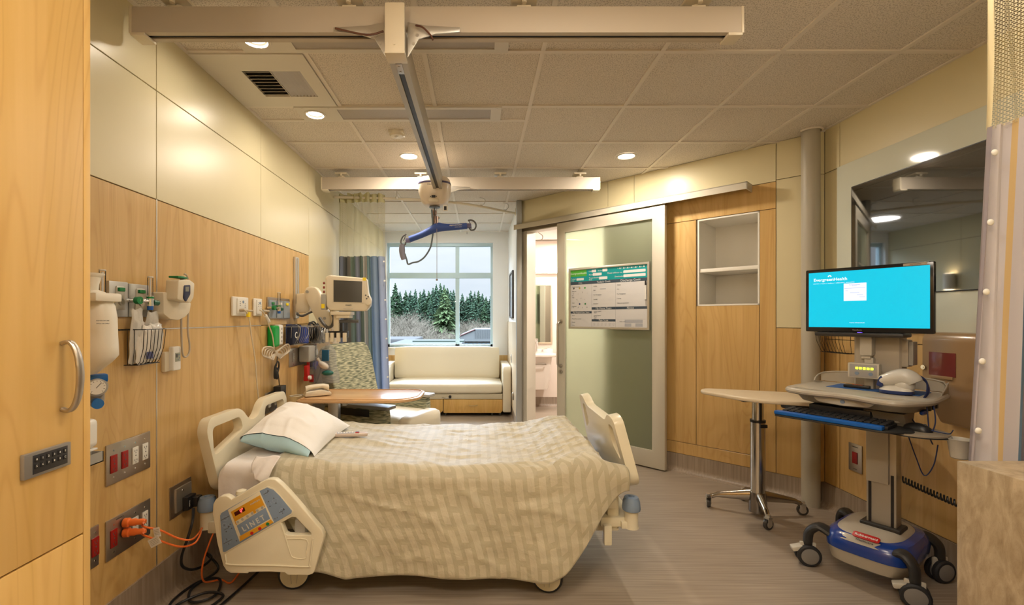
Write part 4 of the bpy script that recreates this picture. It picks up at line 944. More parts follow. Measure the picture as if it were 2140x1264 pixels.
# ================================================================ RECLINER
def weave():
    m = bpy.data.materials.new('wavy_dash_fabric'); m.use_nodes = True; nt = m.node_tree; N = nt.nodes; L = nt.links; b = N['Principled BSDF']
    t = N.new('ShaderNodeTexCoord'); sp = N.new('ShaderNodeSeparateXYZ'); L.new(t.outputs['Object'], sp.inputs[0])
    ad = N.new('ShaderNodeMath'); ad.operation = 'ADD'; L.new(sp.outputs[0], ad.inputs[0]); L.new(sp.outputs[1], ad.inputs[1])
    cb = N.new('ShaderNodeCombineXYZ'); L.new(ad.outputs[0], cb.inputs[0]); L.new(sp.outputs[2], cb.inputs[1])
    mp = N.new('ShaderNodeMapping'); mp.inputs['Scale'].default_value = (15, 150, 1); L.new(cb.outputs[0], mp.inputs[0])
    n = N.new('ShaderNodeTexNoise'); n.inputs['Scale'].default_value = 1; n.inputs['Detail'].default_value = 0; n.inputs['Distortion'].default_value = .3; L.new(mp.outputs[0], n.inputs[0])
    cr = N.new('ShaderNodeValToRGB'); cr.color_ramp.interpolation = 'LINEAR'; e = cr.color_ramp.elements
    e[0].position = .36; e[0].color = (.13, .145, .095, 1); e[1].position = .41; e[1].color = (.24, .25, .17, 1)
    x = e.new(.52); x.color = (.27, .27, .18, 1); x = e.new(.58); x.color = (.50, .48, .32, 1)
    L.new(n.outputs[0], cr.inputs[0]); L.new(cr.outputs[0], b.inputs['Base Color']); b.inputs['Roughness'].default_value = .75; return m
WEAVE = weave()
def frame2(ox, oy, rz): return Matrix.Translation((ox, oy, 0)) @ Matrix.Rotation(R(rz), 4, 'Z')
# local: -Y faces out (towards +x and a little to the camera), X runs from far arm... built so that local X = to the right seen from the front
ch = thing('recliner', 'green and cream patterned reclining armchair with grey armrests', 'armchair', (-.90, 4.28, 0), 67)
# local X = (.39,.92): near arm at -X, far arm at +X; local -Y = (.92,-.39)
def lc(name, x0, x1, y0, y1, z0, z1, r, m=WEAVE, puff=.006, tilt=0, off=(0, 0, 0)):
    o = cushion(name, x0, x1, y0, y1, z0, z1, r, tilt, None, m, puff); o.parent = ch; return o
for s_ in (-1, 1):
    x0, x1 = (-.40, -.29) if s_ < 0 else (.29, .40)
    am = lc('armrest', x0, x1, -.30, .33, .12, .60, .02)
    b = MB(); b.plate(fillet([(x0 - .012, -.345), (x1 + .012, -.345), (x1 + .012, .33), (x0 - .012, .33)], .015), .602, .630, bev=.008); c_ = b.build('arm_cap', GREY, ch)
    b = MB(); xo = x0 - .004 if s_ < 0 else x1 + .004; b.box(min(xo, xo + .006 * s_), max(xo, xo + .006 * s_), -.16, .22, .535, .595, .003); b.build('side_slot', BLACK, ch)
lc('seat_cushion', -.285, .285, -.40, .22, .36, .50, .05, VINYL, .015)
lc('leg_rest', -.28, .28, -.49, -.33, .18, .515, .05, VINYL, .01)
lc('base_panel', -.30, .30, -.36, .30, .12, .36, .02, WEAVE)
b = MB(); bk = [(-.31, .40), (.31, .40), (.325, 1.02), (.27, 1.145), (-.25, 1.145), (-.305, 1.05)]
bb = MB(); bb.plate(fillet(bk, [.02, .02, .08, .06, .06, .08], 5), -.06, .07, bev=.035, m=Matrix.Translation((0, .17, 0)) @ Matrix.Rotation(R(-14), 4, 'X') @ Matrix.Translation((0, 0, 0)) @ FRONT, seg=3); bb.build('backrest', WEAVE, ch); b.bm.free()
b = MB()
for x, y in ((-.34, -.28), (.34, -.28), (-.34, .28), (.34, .28)): b.cyl((x - .012, y, .045), (x + .012, y, .045), .045); b.box(x - .02, x + .02, y - .02, y + .02, .05, .125)
b.build('casters', DGREY, ch)

# ================================================================ OVERBED TABLE WITH TELEPHONE
t = thing('overbed_table', 'maple-topped overbed table on the far side of the bed', 'table', (-.90, 3.68, 0))
b = MB(); b.plate(fillet([(-1.36, 3.42), (-.58, 3.42), (-.45, 3.56), (-.45, 3.90), (-.52, 3.97), (-1.36, 3.97)], [.03, .12, .10, .08, .05, .05], 6), .728, .750, bev=.006); b.build('tabletop', MAPLE_TOP, t, world=True)
b = MB(); b.tube([(x, y, .752) for x, y in fillet([(-1.335, 3.445), (-.60, 3.445), (-.475, 3.57), (-.475, 3.89), (-.535, 3.945), (-1.335, 3.945)], [.03, .12, .10, .08, .05, .05], 6)], .004, 6, closed=True); b.build('raised_edge', MAPLE_TOP, t, world=True)
b = MB(); b.box(-1.2, -.75, 3.60, 3.80, .70, .728, .005); b.box(-1.02, -.99, 3.45, 3.50, .705, .728, .003); b.build('support_plate', GREY, t, world=True)
b = MB(); b.box(-1.19, -1.11, 3.64, 3.72, .10, .70, .008); b.build('column', ALU, t, world=True)
b = MB(); b.box(-1.22, -1.08, 3.45, 4.05, .06, .10, .01); b.build('base', GREY, t, world=True)
for y in (3.48, 4.02):
    for x in (-1.2, -1.1):
        b = MB(); b.cyl((x - .012, y, .03), (x + .012, y, .03), .03); b.build('caster', DGREY, t, world=True)
c = P(663, 822, 3.60); ph = thing('telephone', 'beige desk telephone at the left end of the maple overbed table', 'telephone', (-1.265, 3.62, .757), 30)
b = MB(); b.plate(fillet([(-.10, 0), (.10, 0), (.10, .022), (.02, .045), (-.09, .035)], .01), -.045, .045, bev=.005, m=FRONT @ Matrix.Identity(4)); b.build('base', OFFW, ph)
b = MB(); pad_pts = [(-.09, 0, .050), (-.05, 0, .066), (.04, 0, .070), (.085, 0, .052)]
rr = []
cc = catmull(pad_pts, 5)
for i, p in enumerate(cc):
    tt = i / (len(cc) - 1); w_ = .018 + .010 * abs(2 * tt - 1) ** 2; rr.append([p + Vector((0, .026 * math.cos(a), w_ * math.sin(a))) for a in [2 * PI * k / 14 for k in range(14)]])
loft(b, rr); b.build('handset', OFFW, ph)
b = MB(); b.tube([(-.10, .03, .01), (-.15, .05, .006), (-.20, .02, .006), (-.17, -.03, .006), (-.12, -.02, .008)], .004, 6, n=5); b.build('cord', OFFW, ph)

# ================================================================ PATIENT MONITOR ON ITS WALL ARM
def LT(name, label, cat, px, py, group=None, rz=90):
    p = LP(px, py); return thing(name, label, cat, tuple(p), rz, group)
def ll(t, px, py, off=0.0):      # pixel on a plane parallel to the left wall -> local (x, z)
    p = LP(px, py, off); l = Vector(t.location); return (p.y - l.y, p.z - l.z)
t = thing('monitor_wall_arm', 'cream articulated monitor arm on a vertical wall channel', 'monitor arm', (XL, 3.78, 1.36), 90)
b = MB(); b.box(-.035, .035, -.022, 0, .0, .50, .003); b.box(-.010, .010, -.032, -.02, .02, .49, .002); b.build('wall_channel', ALU, t)
aD = 3.70
def aw(px, py, D=aD): return P(px, py, D)
b = MB(); b.box(-.055, .055, -.14, -.03, .045, .20, .012); b.box(-.045, .045, -.12, -.022, .05, .12, .008); b.build('carriage', OFFW, t)
arm = [(642, 600), (660, 599), (668, 607), (690, 655), (695, 670), (690, 683), (678, 686), (668, 679), (641, 625), (637, 612)]
b = MB(); b.plate([(aw(*p).x, aw(*p).z) for p in fillet(arm, 6, 3)][::-1], -.05, .03, bev=.012, m=Matrix.Translation((0, aD, 0)) @ FRONT); b.build('arm', OFFW, t, world=True)
for px, py in ((645, 610), (681, 665)):
    b = MB(); v = aw(px, py); b.cyl((v.x, aD - .028, v.z), (v.x, aD - .036, v.z), .012); b.build('pivot_cap', GREY, t, world=True)
b = MB(); v = aw(697, 668); b.cyl((v.x, aD, v.z - .06), (v.x, aD, v.z + .10), .03); b.build('swivel', OFFW, t, world=True)
b = MB(); b.tube([aw(620, 655), aw(632, 660), aw(650, 652), aw(668, 648)], .009, 8, n=5); b.tube([aw(668, 664, 3.64), aw(676, 676, 3.62), aw(685, 684, 3.62), aw(694, 680, 3.62), aw(698, 665, 3.62), aw(694, 655, 3.64)], .012, 8, n=5); b.build('cable', DGREY, t, world=True)
b = MB(); b.tube([aw(622, 658), aw(640, 655), aw(655, 647)], .006, 6, n=5); b.build('beige_cable', OFFW, t, world=True)
mD = 3.52
mo = thing('patient_monitor', 'cream patient monitor with dark screen above the green armchair', 'monitor', tuple(P(726, 650, mD)), 8)
def mw(px, py, D=mD): return P(px, py, D)
def mlocal(px, py): p = mw(px, py) - Vector(mo.location); return (p.x, p.z)
b = MB(); b.plate(fillet([mlocal(*p) for p in ((690, 649), (684, 640), (682, 580), (690, 575), (766, 581), (769, 612), (775, 625), (774, 638), (764, 650))][::-1], .015, 5), -.09, .02, bev=.012, m=FRONT, seg=3); b.build('housing', OFFW, mo)
b = MB(); b.plate(fillet([mlocal(*p) for p in ((697, 583), (761, 587), (760, 634), (696, 632))][::-1], .006), .0195, .023, bev=.001, m=FRONT); b.build('screen_bezel', OFFW, mo)
b = MB(); b.plate([mlocal(*p) for p in ((699, 586), (757, 588), (756, 632), (699, 631))][::-1], .0225, .0235, m=FRONT); b.build('screen', mat('dark_lcd', (.055, .055, .05), .25), mo)
b = MB(); X, Z = mlocal(769, 632); b.cyl((X, -.018, Z), (X, -.034, Z), .022); b.cyl((X, -.034, Z), (X, -.036, Z), .018); b.build('knob', OFFW, mo)
b = MB()
for px, py in ((764, 617), (769, 620), (766, 624)): X, Z = mlocal(px, py); b.cyl((X, -.018, Z), (X, -.026, Z), .006)
b.build('buttons', DGREY, mo)
X, Z = mlocal(761, 583.5); b = MB(); b.box(X - .012, X + .014, -.0215, -.0195, Z - .011, Z + .014); b.build('yellow_sticker', YELLOW, mo)
b = MB(); X, Z = mlocal(729, 638); b.text('PHILIPS', .014, Matrix.Translation((X, -.0215, Z)) @ FRONT, bold=.0003); b.build('lettering', DGREY, mo, smooth=0)
b = MB(); X, Z = mlocal(729, 645); b.tube([(X - .04, -.021, Z), (X, -.021, Z + .006), (X + .035, -.021, Z), (X, -.021, Z - .006)], .0012, 6, n=4, closed=True); b.build('grip_line', LGREY, mo)
b = MB(); X, Z = mlocal(679, 632); b.box(X - .018, X + .018, -.03, .06, Z - .055, Z + .06, .004); b.build('module_rack', GREY, mo)
b = MB(); b.box(X - .014, X + .01, -.032, -.029, Z - .045, Z - .012); b.build('yellow_label', YELLOW, mo)
for k in range(3):
    b = MB(); X, Z = mlocal(680.5, 592 + k * 9); b.cyl((X, .0, Z), (X - .012, .0, Z), .009); b.build('red_port', mat('dark_red', (.25, .03, .02), .4), mo)
st = thing('monitor_stand', 'ivory and black bracket with handle and cable clips under patient monitor', 'bracket', tuple(P(712, 700, mD)), 0)
b = MB(); v = mw(716, 655); b.box(v.x - .075, v.x + .075, mD - .06, mD + .06, v.z - .012, v.z + .014, .005); b.box(v.x - .035, v.x + .065, mD - .05, mD + .05, v.z - .035, v.z - .010, .005)
v0, v1 = mw(704, 655), mw(702, 692); b.box(v0.x - .02, v0.x + .022, mD - .025, mD + .025, v1.z, v0.z, .008); b.build('mast', OFFW, st, world=True)
b = MB(); b.tube([mw(706, 672), mw(730, 671), mw(750, 671)], .013, 10); b.box(mw(727, 0).x, mw(731, 0).x, mD - .016, mD + .016, mw(0, 674).z, mw(0, 668).z); b.build('handle_bar', DGREY, st, world=True)
b = MB(); a_, c_ = mw(686, 700), mw(727, 694); b.box(a_.x, c_.x, mD - .01, mD + .03, a_.z - .02, c_.z + .008, .004); b.box(mw(703, 0).x, mw(716, 0).x, mD, mD + .02, mw(0, 697).z, mw(0, 675).z, .003); b.build('backplate', BLACK, st, world=True)
for px in (686, 696, 709, 722):
    a_, c_ = mw(px - 3.2, 714), mw(px + 3.8, 695); b = MB(); b.box(a_.x, c_.x, mD - .035, mD - .008, a_.z, c_.z, .003); b.build('cable_clip', OFFW, st, world=True)

# ================================================================ LEFT WALL: SUPPLIES
SS = mat('stainless_cover', (.46, .41, .36), .30, .9, bump=.02, bscale=500)
def quad(label, x0, x1, y0l, y1l, cols, group, red_lit=False, parent=None, typ='outlet_plate'):
    p = LP(x0, y1l); pt = LP(x0, y0l); w_ = LY(x1) - LY(x0); h_ = pt.z - p.z
    t = thing(typ, label, 'wall socket', tuple(p), 90, group)
    b = MB(); b.box(0, w_, -.006, 0, 0, h_, .003); b.build('cover_plate', SS, t)
    n = len(cols)
    for i, c in enumerate(cols):
        if c is None: continue
        xm = w_ * (i + .62) / (n + .24); so_ = MB(); so_.box(xm - .017, xm + .017, -.010, -.004, h_ * .5 - .036, h_ * .5 + .036, .0015)
        s_o = so_.build('socket', c, t)
        b = MB()
        for sz in (-.02, .02):
            for sx in (-.006, .006): b.box(xm + sx - .0012, xm + sx + .0012, -.0106, -.0098, h_ * .5 + sz - .004, h_ * .5 + sz + .004)
            b.cyl((xm, -.0106, h_ * .5 + sz - .009), (xm, -.0098, h_ * .5 + sz - .009), .0022, seg=8)
        b.cyl((xm, -.0108, h_ * .5), (xm, -.0098, h_ * .5), .003, seg=8); b.build('slots', DGREY, s_o, world=False)
        for sz in (-.055, .055):
            b = MB(); b.cyl((xm, -.0075, h_ * .5 + sz), (xm, -.0058, h_ * .5 + sz), .0035, seg=10); b.build('screw', CHROME, t)
    return t, w_, h_
REDS = mat('red_socket', (.30, .008, .006), .35); WS = mat('white_socket', (.74, .72, .66), .4)
quad('stainless four-socket plate, two red and two white, the upper one by the wardrobe', 219, 312, 932, 1018, [REDS, REDS, WS, WS], None)
qt, qw, qh = quad('stainless socket plate with orange plugs in it, below the other four-socket plate', 219, 312, 1091, 1176, [REDS, None, WS, WS], None)
b = MB(); b.text('EMERGENCY', .007, Matrix.Translation((.07, -.0065, qh - .012)) @ FRONT); b.build('lettering', DGREY, qt, smooth=0)
t, w_, h_ = quad('narrow stainless socket plate half hidden by wardrobe edge, near the floor', 172, 204, 1112, 1200, [None, REDS], None)
t, w_, h_ = quad('stainless single socket plate with a black plug, behind head of the bed', 353, 398, 1020, 1088, [None], None)
b = MB(); b.box(.035, w_ - .012, -.014, -.004, .02, h_ - .02, .002); b.build('inner_plate', ALU, t)
for sz in (.04, h_ - .04):
    b = MB(); b.cyl((w_ / 2, -.0155, sz), (w_ / 2, -.0135, sz), .004, seg=10); b.build('screw', CHROME, t)
pz = LP(385, 1045); pg = thing('power_plug', 'black right-angle power plug with cable in the single socket plate', 'plug', (XL + .014, 2.345, pz.z - .02), 90)
b = MB(); b.box(-.025, .045, -.030, 0, -.02, .048, .006); b.box(.0, .05, -.062, -.028, -.012, .040, .012); b.build('plug_body', BLACK, pg)
b = MB(); b.text('HOSPITAL', .007, Matrix.Translation((-.012, -.0305, .014)) @ FRONT @ Matrix.Rotation(R(90), 4, 'Z')); b.build('lettering', WHITE, pg, smooth=0)
kp = [P(404, 1062, 2.30), P(402, 1090, 2.25), P(392, 1125, 2.22), P(380, 1160, 2.22), P(381, 1182, 2.24), P(400, 1190, 2.28), P(425, 1182, 2.35), P(442, 1165, 2.42), P(430, 1156, 2.46), P(405, 1170, 2.38), P(385, 1200, 2.30), P(400, 1213, 2.30), P(432, 1216, 2.32), P(445, 1205, 2.36), P(470, 1185, 2.42)]
for p in kp[9:]: p.z = .012
kp2 = kp[:9] + [Vector((-1.40, 2.48, .012)), Vector((-1.43, 2.30, .012)), Vector((-1.36, 2.19, .012)), Vector((-1.28, 2.24, .015)), Vector((-1.33, 2.37, .02)), Vector((-1.43, 2.36, .012)), Vector((-1.46, 2.20, .012)), Vector((-1.40, 2.11, .012)), Vector((-1.28, 2.12, .012)), Vector((-1.24, 2.24, .012)), Vector((-1.33, 2.25, .022)), Vector((-1.42, 2.16, .012)), Vector((-1.36, 2.07, .012)), Vector((-1.28, 2.05, .012)), Vector((-1.23, 2.10, .012)), Vector((-1.19, 2.3, .012)), Vector((-1.15, 2.6, .02))]
kp2 = [Vector((max(p.x, XL + .02), p.y, max(.008, p.z))) for p in kp2]
b = MB(); b.tube(kp2, .0065, 8, n=7); o = b.build('cable', BLACK); o.parent = pg; o.data.transform(WM(pg).inverted())
# orange plugs with cords
for k, (py, lab) in enumerate(((1101, 'orange plug and cord, upper of the pair in the lower socket plate'), (1122, 'orange plug and cord, lower of the pair in the lower socket plate'))):
    p = LP(254, py, .03); t = thing('orange_plug', lab, 'plug', (XL + .008, LY(254), p.z), 90, None)
    b = MB(); b.lathe([(.016, 0), (.019, .004), (.019, .022), (.014, .026), (.015, .045), (.012, .052), (.0125, .075), (.008, .085)], m=Matrix.Rotation(R(90), 4, 'X') @ Matrix.Rotation(R(10), 4, 'Y')); b.build('plug_body', ORANGE, t)
    e0 = Vector((XL + .008 + .085, LY(254), p.z))
    if k == 0: pts = [e0, P(300, 1100, 1.98), P(335, 1108, 2.03), P(370, 1124, 2.08), P(398, 1128, 2.12), P(412, 1118, 2.2), P(422, 1104, 2.3), P(430, 1098, 2.42)]
    else: pts = [e0, P(300, 1118, 1.98), P(335, 1130, 2.03), P(375, 1142, 2.08), P(405, 1136, 2.14), P(418, 1118, 2.2), P(421, 1104, 2.3), P(432, 1096, 2.42)]
    b = MB(); b.tube(pts, .0042, 8, n=6); b.build('cord', ORANGE, t, world=True)
t = thing('cord_tag', 'white paper tags hanging on the orange cords', 'tag', tuple(P(328, 1120, 2.0)))
for (cx, cy), ang, w_, h_ in (((328, 1112), -12, .028, .040), ((323, 1132), -28, .050, .036)):
    v = P(cx, cy, 2.0 if cy < 1120 else 1.985); b = MB(); b.box(-w_ / 2, w_ / 2, -.0006, .0006, -h_ / 2, h_ / 2, m=Matrix.Translation(v) @ Matrix.Rotation(R(ang), 4, 'Y')); pt = b.build('paper', WHITE, t, world=True)
    b = MB()
    for i in range(4): b.box(-w_ * .38, w_ * .38, -.001, -.0007, h_ * (.25 - .17 * i), h_ * (.25 - .17 * i) + .0015, m=Matrix.Translation(v) @ Matrix.Rotation(R(ang), 4, 'Y'))
    b.build('print_lines', GREY, t, world=True)
b = MB(); b.tube([Vector((-1.33, 2.33, .30)), Vector((-1.36, 2.28, .16)), Vector((-1.37, 2.30, .05)), Vector((-1.33, 2.38, .012)), Vector((-1.26, 2.36, .012)), Vector((-1.22, 2.44, .10)), Vector((-1.2, 2.5, .2))], .0042, 8, n=6); b.build('power_cord', ORANGE, bed, world=True)

# oxygen outlets behind the bottle and basket
def gasplate(label, x0, x1, y0, y1, cap, group):
    p = LP(x0, y1); w_ = LY(x1) - LY(x0); h_ = LP(x0, y0).z - p.z
    t = thing('gas_outlet', label, 'gas outlet', tuple(p), 90, group)
    b = MB(); b.box(0, w_, -.012, 0, 0, h_, .003); b.build('cover_plate', mat('pale_alu_cover', (.50, .50, .48), .35, .6), t)
    b = MB(); b.plate(fillet([(w_ * .25, h_ * .2), (w_ * .8, h_ * .2), (w_ * .74, h_ * .87), (w_ * .32, h_ * .87)], .006), .012, .017, bev=.001, m=FRONT); b.build('inner_plate', ALU, t)
    b = MB(); b.box(w_ * .38, w_ * .68, -.026, -.016, h_ * .72, h_ * .83, .003); b.build('cap', cap, t)
    b = MB(); b.cyl((w_ * .53, -.017, h_ * .42), (w_ * .53, -.024, h_ * .42), .014); b.cyl((w_ * .53, -.024, h_ * .42), (w_ * .53, -.026, h_ * .42), .006); b.build('port', STEEL, t)
    return t, w_, h_
gasplate('grey gas outlet plate with green cap, beside the white suction bottle', 222, 262, 586, 662, GREEN, None)
gasplate('grey gas outlet plate with green cap, behind the wire basket supplies', 264, 306, 592, 662, GREEN, None)
def flow(label, px, py, h0, off, knob, dirs, yoff=0):
    p = LP(px, py, off); t = thing('flow_meter', label, 'flow meter', tuple(p), 90)
    b = MB(); b.cyl((0, 0, 0), (0, 0, h0), .011, seg=16); b.build('tube', CLEAR, t)
    b = MB(); b.cyl((0, 0, -.0), (0, 0, h0 * .95), .0035, seg=8); b.cyl((0, 0, h0), (0, 0, h0 + .004), .0112, seg=16); b.build('inner_rod', mat('frost_white', (.8, .8, .8), .4), t)
    b = MB(); b.cyl((0, 0, -.045), (0, 0, 0), .013, seg=16); b.cyl((0, 0, -.022), (-.05, 0, -.022), .007); b.cyl((-.05, 0, -.022), (-.05, off - .012, -.022), .010, seg=14); b.build('body', CHROME, t)
    b = MB(); b.cyl((0, 0, -.012), (0, 0, -.004), .0145); b.cyl((-.055, .02, -.022), (-.058, .0, -.022), .016, seg=14); b.build('collar', GREEN, t)
    b = MB(); b.cyl((.012, 0, -.028), (.042, -.004, -.030), .0135, .012, seg=12); b.build('knob', knob, t)
    b = MB(); b.cyl((0, 0, -.062), (0, 0, -.045), .011, .012); b.build('nipple', mat('blue_fitting', (.02, .12, .45), .4), t)
    return t
flow('clear flow meter with green knob above the wire basket', 314, 618, .080, .07, mat('dark_green_knob', (.005, .10, .05), .35), 1)
flow('clear flow meter with yellow knob behind the white suction bottle', 214, 612, .085, .07, YELLOW, 1)
# white suction bottle shape
BOT = mat('milky_bottle', (.80, .76, .66), .35)
t = thing('suction_canister', 'big milky-white plastic bottle hanging beside the wardrobe edge', 'bottle', (XL + .12, 1.60, 1.2), 90)
def bo_(px, py): v = P(px, py, 1.60); return (-(0) + (v.x - 0), v.z)
sec = [(575, 214 - 160, 20), ]
b = MB()
# silhouettes: right edge pixel per height, extruded as rounded slabs centred behind the wardrobe
rows = [(640, 222, .055), (660, 232, .058), (690, 236, .060), (720, 238, .060), (743, 240, .060), (760, 225, .05), (775, 203, .035)]
hi = [(672, 1), ]
rings = []
cx = P(165, 0, 1.62).x
for py, pxr, ry in [(604, 196, .03), (610, 212, .045), (622, 224, .052), (640, 232, .056), (665, 236, .058), (700, 237, .058), (725, 239, .058), (743, 240, .056), (758, 226, .050), (772, 208, .040), (782, 196, .030)]:
    zz = P(0, py, 1.62).z; xr = P(pxr, 0, 1.62).x; rx = xr - cx
    rings.append([Vector((cx + rx * math.copysign(abs(math.cos(a)) ** .7, math.cos(a)), 1.62 + ry * math.copysign(abs(math.sin(a)) ** .7, math.sin(a)), zz)) for a in [2 * PI * k / 28 for k in range(28)]])
loft(b, rings); b.build('bottle_body', BOT, t, world=True, smooth=50)
b = MB(); cxn = P(192, 0, 1.62).x
b.lathe([(.018, 0), (.020, .03), (.026, .055), (.033, .06), (.036, .065), (.036, .069), (.0, .07)], m=Matrix.Translation((cxn, 1.62, P(0, 612, 1.62).z))); b.build('neck', BOT, t, world=True)
b = MB(); vz = P(0, 612, 1.60).z; b.box(cx, P(228, 0, 1.60).x, 1.545, 1.66, vz - .03, vz, .008); b.build('shoulder_clip', BOT, t, world=True)
b = MB(); v = P(214, 670, 1.556)
for i, s_ in enumerate(('KEEP BELOW LINE', 'SINGLE USE ONLY')): b.text(s_, .0055, Matrix.Translation((v.x - .002, 1.5605, v.z - i * .010)) @ FRONT)
b.build('lettering', GREY, t, world=True, smooth=0)
b = MB(); b.box(XL, XL + .10, 1.60, 1.64, 1.36, 1.40, .005); b.build('wall_bracket', ALU, t, world=True)
# vacuum gauge
v = P(200, 808, 1.66); t = thing('vacuum_gauge', 'blue vacuum gauge with round white dial, beside the wardrobe edge', 'gauge', (v.x - .012, 1.67, v.z), 50)
b = MB(); b.lathe([(.030, 0), (.034, .004), (.034, .03), (.028, .034)], m=Matrix.Rotation(R(90), 4, 'X')); b.box(-.03, .03, .0, .05, -.06, .0, .006); b.build('case', GREY, t)
b = MB(); b.box(-.034, .034, -.032, .01, .014, .045, .008); b.build('blue_top', mat('gauge_blue', (.01, .12, .40), .35), t)
b = MB(); b.cyl((0, -.034, 0), (0, -.036, 0), .026, seg=32); b.build('dial', WHITE, t)
b = MB()
for k in range(11): a = R(225 - 27 * k); b.box(-.0006, .0006, -.0366, -.036, .019, .024, m=Matrix.Rotation(PI / 2 - a, 4, 'Y'))
b.box(-.0008, .0008, -.037, -.0362, -.004, .020, m=Matrix.Rotation(R(40), 4, 'Y')); b.build('dial_marks', BLACK, t)
b = MB(); b.cyl((0, -.02, -.058), (0, -.05, -.058), .018); b.build('knob', mat('gauge_blue2', (.02, .16, .50), .3), t)
b = MB(); b.box(-.01, .01, .0, .06, -.03, .0); b.build('stem', GREY, t)
p = LP(196, 898); t = thing('soap_dispenser', 'white rounded wall dispenser half hidden behind the wardrobe edge', 'dispenser', tuple(p - Vector((0, .03, .04))), 90)
b = MB(); b.box(-.16, -.028, -.07, 0, -.008, .10, .022, seg=4); b.box(-.16, -.034, -.07, 0, -.018, -.010, .004); b.build('cover', WHITE, t)
p = LP(203, 950); t = thing('wall_bin', 'small grey open wall holder beside the upper socket plate', 'holder', tuple(p - Vector((0, .03, .018))), 90)
b = MB(); b.box(-.10, .006, -.045, -.041, 0, .04); b.box(-.10, .006, -.004, 0, 0, .04); b.box(.002, .006, -.045, 0, 0, .04); b.box(-.10, .006, -.045, 0, 0, .004); b.build('tray', GREY, t)

# wire basket with packaged supplies
WIRE = mat('black_wire', (.012, .012, .012), .4)
def basket(name, label, y0, y1, zt, zb, dep, n, loc_wall='L', m=WIRE, group=None):
    t = thing(name, label, 'wire basket', (XL if loc_wall == 'L' else XR, (y0 + y1) / 2, zb), 90 if loc_wall == 'L' else -90, group)
    w_ = (y1 - y0) / 2; h_ = zt - zb; b = MB()
    b.tube([(-w_ - .03, -.002, h_), (w_ + (.09 if n == 7 and zt > 1.3 and y0 < 2 else .03), -.002, h_)], .0022, 6); b.tube([(-w_, -.002, h_), (-w_, -dep * .8, h_), (-w_ + .02, -dep, h_), (w_ - .02, -dep, h_), (w_, -dep * .8, h_), (w_, -.002, h_)], .0022, 6)
    b.build('rim', m, t)
    for k in range(n):
        x = -w_ + 2 * w_ * (k + .5) / n; b = MB()
        b.tube([(x, -dep, h_), (x * .93, -dep * .92, h_ * .45), (x * .86, -dep * .72, .01), (x * .84, -dep * .6, 0), (x * .84, -.004, 0)], .0015, 6); b.build('wire', m, t)
    for s_ in (-1, 1):
        for dd in (.3, .65):
            b = MB(); b.tube([(s_ * w_, -dep * dd, h_), (s_ * w_ * .92, -dep * dd * .9, h_ * .4), (s_ * w_ * .84, -dep * dd * .7, 0)], .0015, 6); b.build('wire', m, t)
    b = MB(); b.tube([(-w_ * .84, -.004, 0), (-w_ * .84, -dep * .68, 0), (w_ * .84, -dep * .68, 0), (w_ * .84, -.004, 0)], .002, 6); b.build('bottom_ring', m, t)
    return t
yb0, yb1 = 1.94, 2.10
bk1 = basket('wire_basket', 'black wire basket full of wrapped supplies, beside the suction bottle', yb0, yb1, LP(300, 688, .05).z, LP(300, 762, .07).z, .09, 7)
zb = LP(300, 762, .07).z
def pouch(name, label, yc, xo, w_, h_, z, tiltx, tilty, th, m, cat='package', print_=None):
    t = thing(name, label, cat, (XL + xo, yc, z), 90)
    b = MB()
    def f(sg):
        def g(u, v):
            e_ = (1 - abs(2 * u - 1) ** 2.5) * (1 - abs(2 * v - 1) ** 3)
            return Vector(((u - .5) * w_ * (1 - .06 * math.sin(v * 9)), sg * th * max(0, e_) ** .6 + .004 * noise.noise(Vector((u * 6, v * 8, yc * 9 + sg * 0))) , v * h_ + .004 * math.sin(u * 8 + yc)))
        return g
    mt = Matrix.Rotation(R(tiltx), 4, 'X') @ Matrix.Rotation(R(tilty), 4, 'Y')
    b.grid(f(-1), 16, 20, m=mt); b.grid(f(1), 16, 20, m=mt); b.build('wrapper', m, t, smooth=80)
    if print_:
        b = MB(); b.box(-w_ * .25, w_ * .30, -th - .004, -th - .003, h_ * print_[0], h_ * print_[1], m=mt); b.build('printed_label', print_[2], t)
    return t
PAPER = mat('package_paper', (.74, .70, .64), .6); PUR = mat('pack_blue_print', (.08, .09, .22), .5)
pouch('supply_pouch', 'tall clear-and-white packet standing at left in the wire basket', 1.975, .030, .065, .235, zb + .006, 6, -3, .012, FILM)
pouch('supply_pouch', 'folded white paper packet at left corner of the wire basket', 1.980, .052, .05, .18, zb + .004, -2, 4, .010, PAPER)
pouch('supply_pouch', 'white packet with blue print in middle of the wire basket', 2.015, .050, .075, .165, zb + .004, 4, 2, .012, PAPER, print_=(.12, .30, PUR))
pouch('supply_pouch', 'bulging clear plastic bag at right in the wire basket', 2.06, .052, .085, .165, zb + .012, 2, 3, .022, FILM)
pouch('supply_pouch', 'clear pack of tubing sticking up behind the wire basket bag', 2.065, .022, .08, .20, zb + .03, 6, 3, .010, FILM)
b = MB()
for k in range(5): b.cyl((XL + .035, 2.055 + k * .008, zb + .16), (XL + .03, 2.058 + k * .010, zb + .235), .003, seg=8)
tb = b.build('tubing_bundle', CLEAR); one(tb, 'bundle of clear plastic tubes standing up in the wire basket', 'tubing')
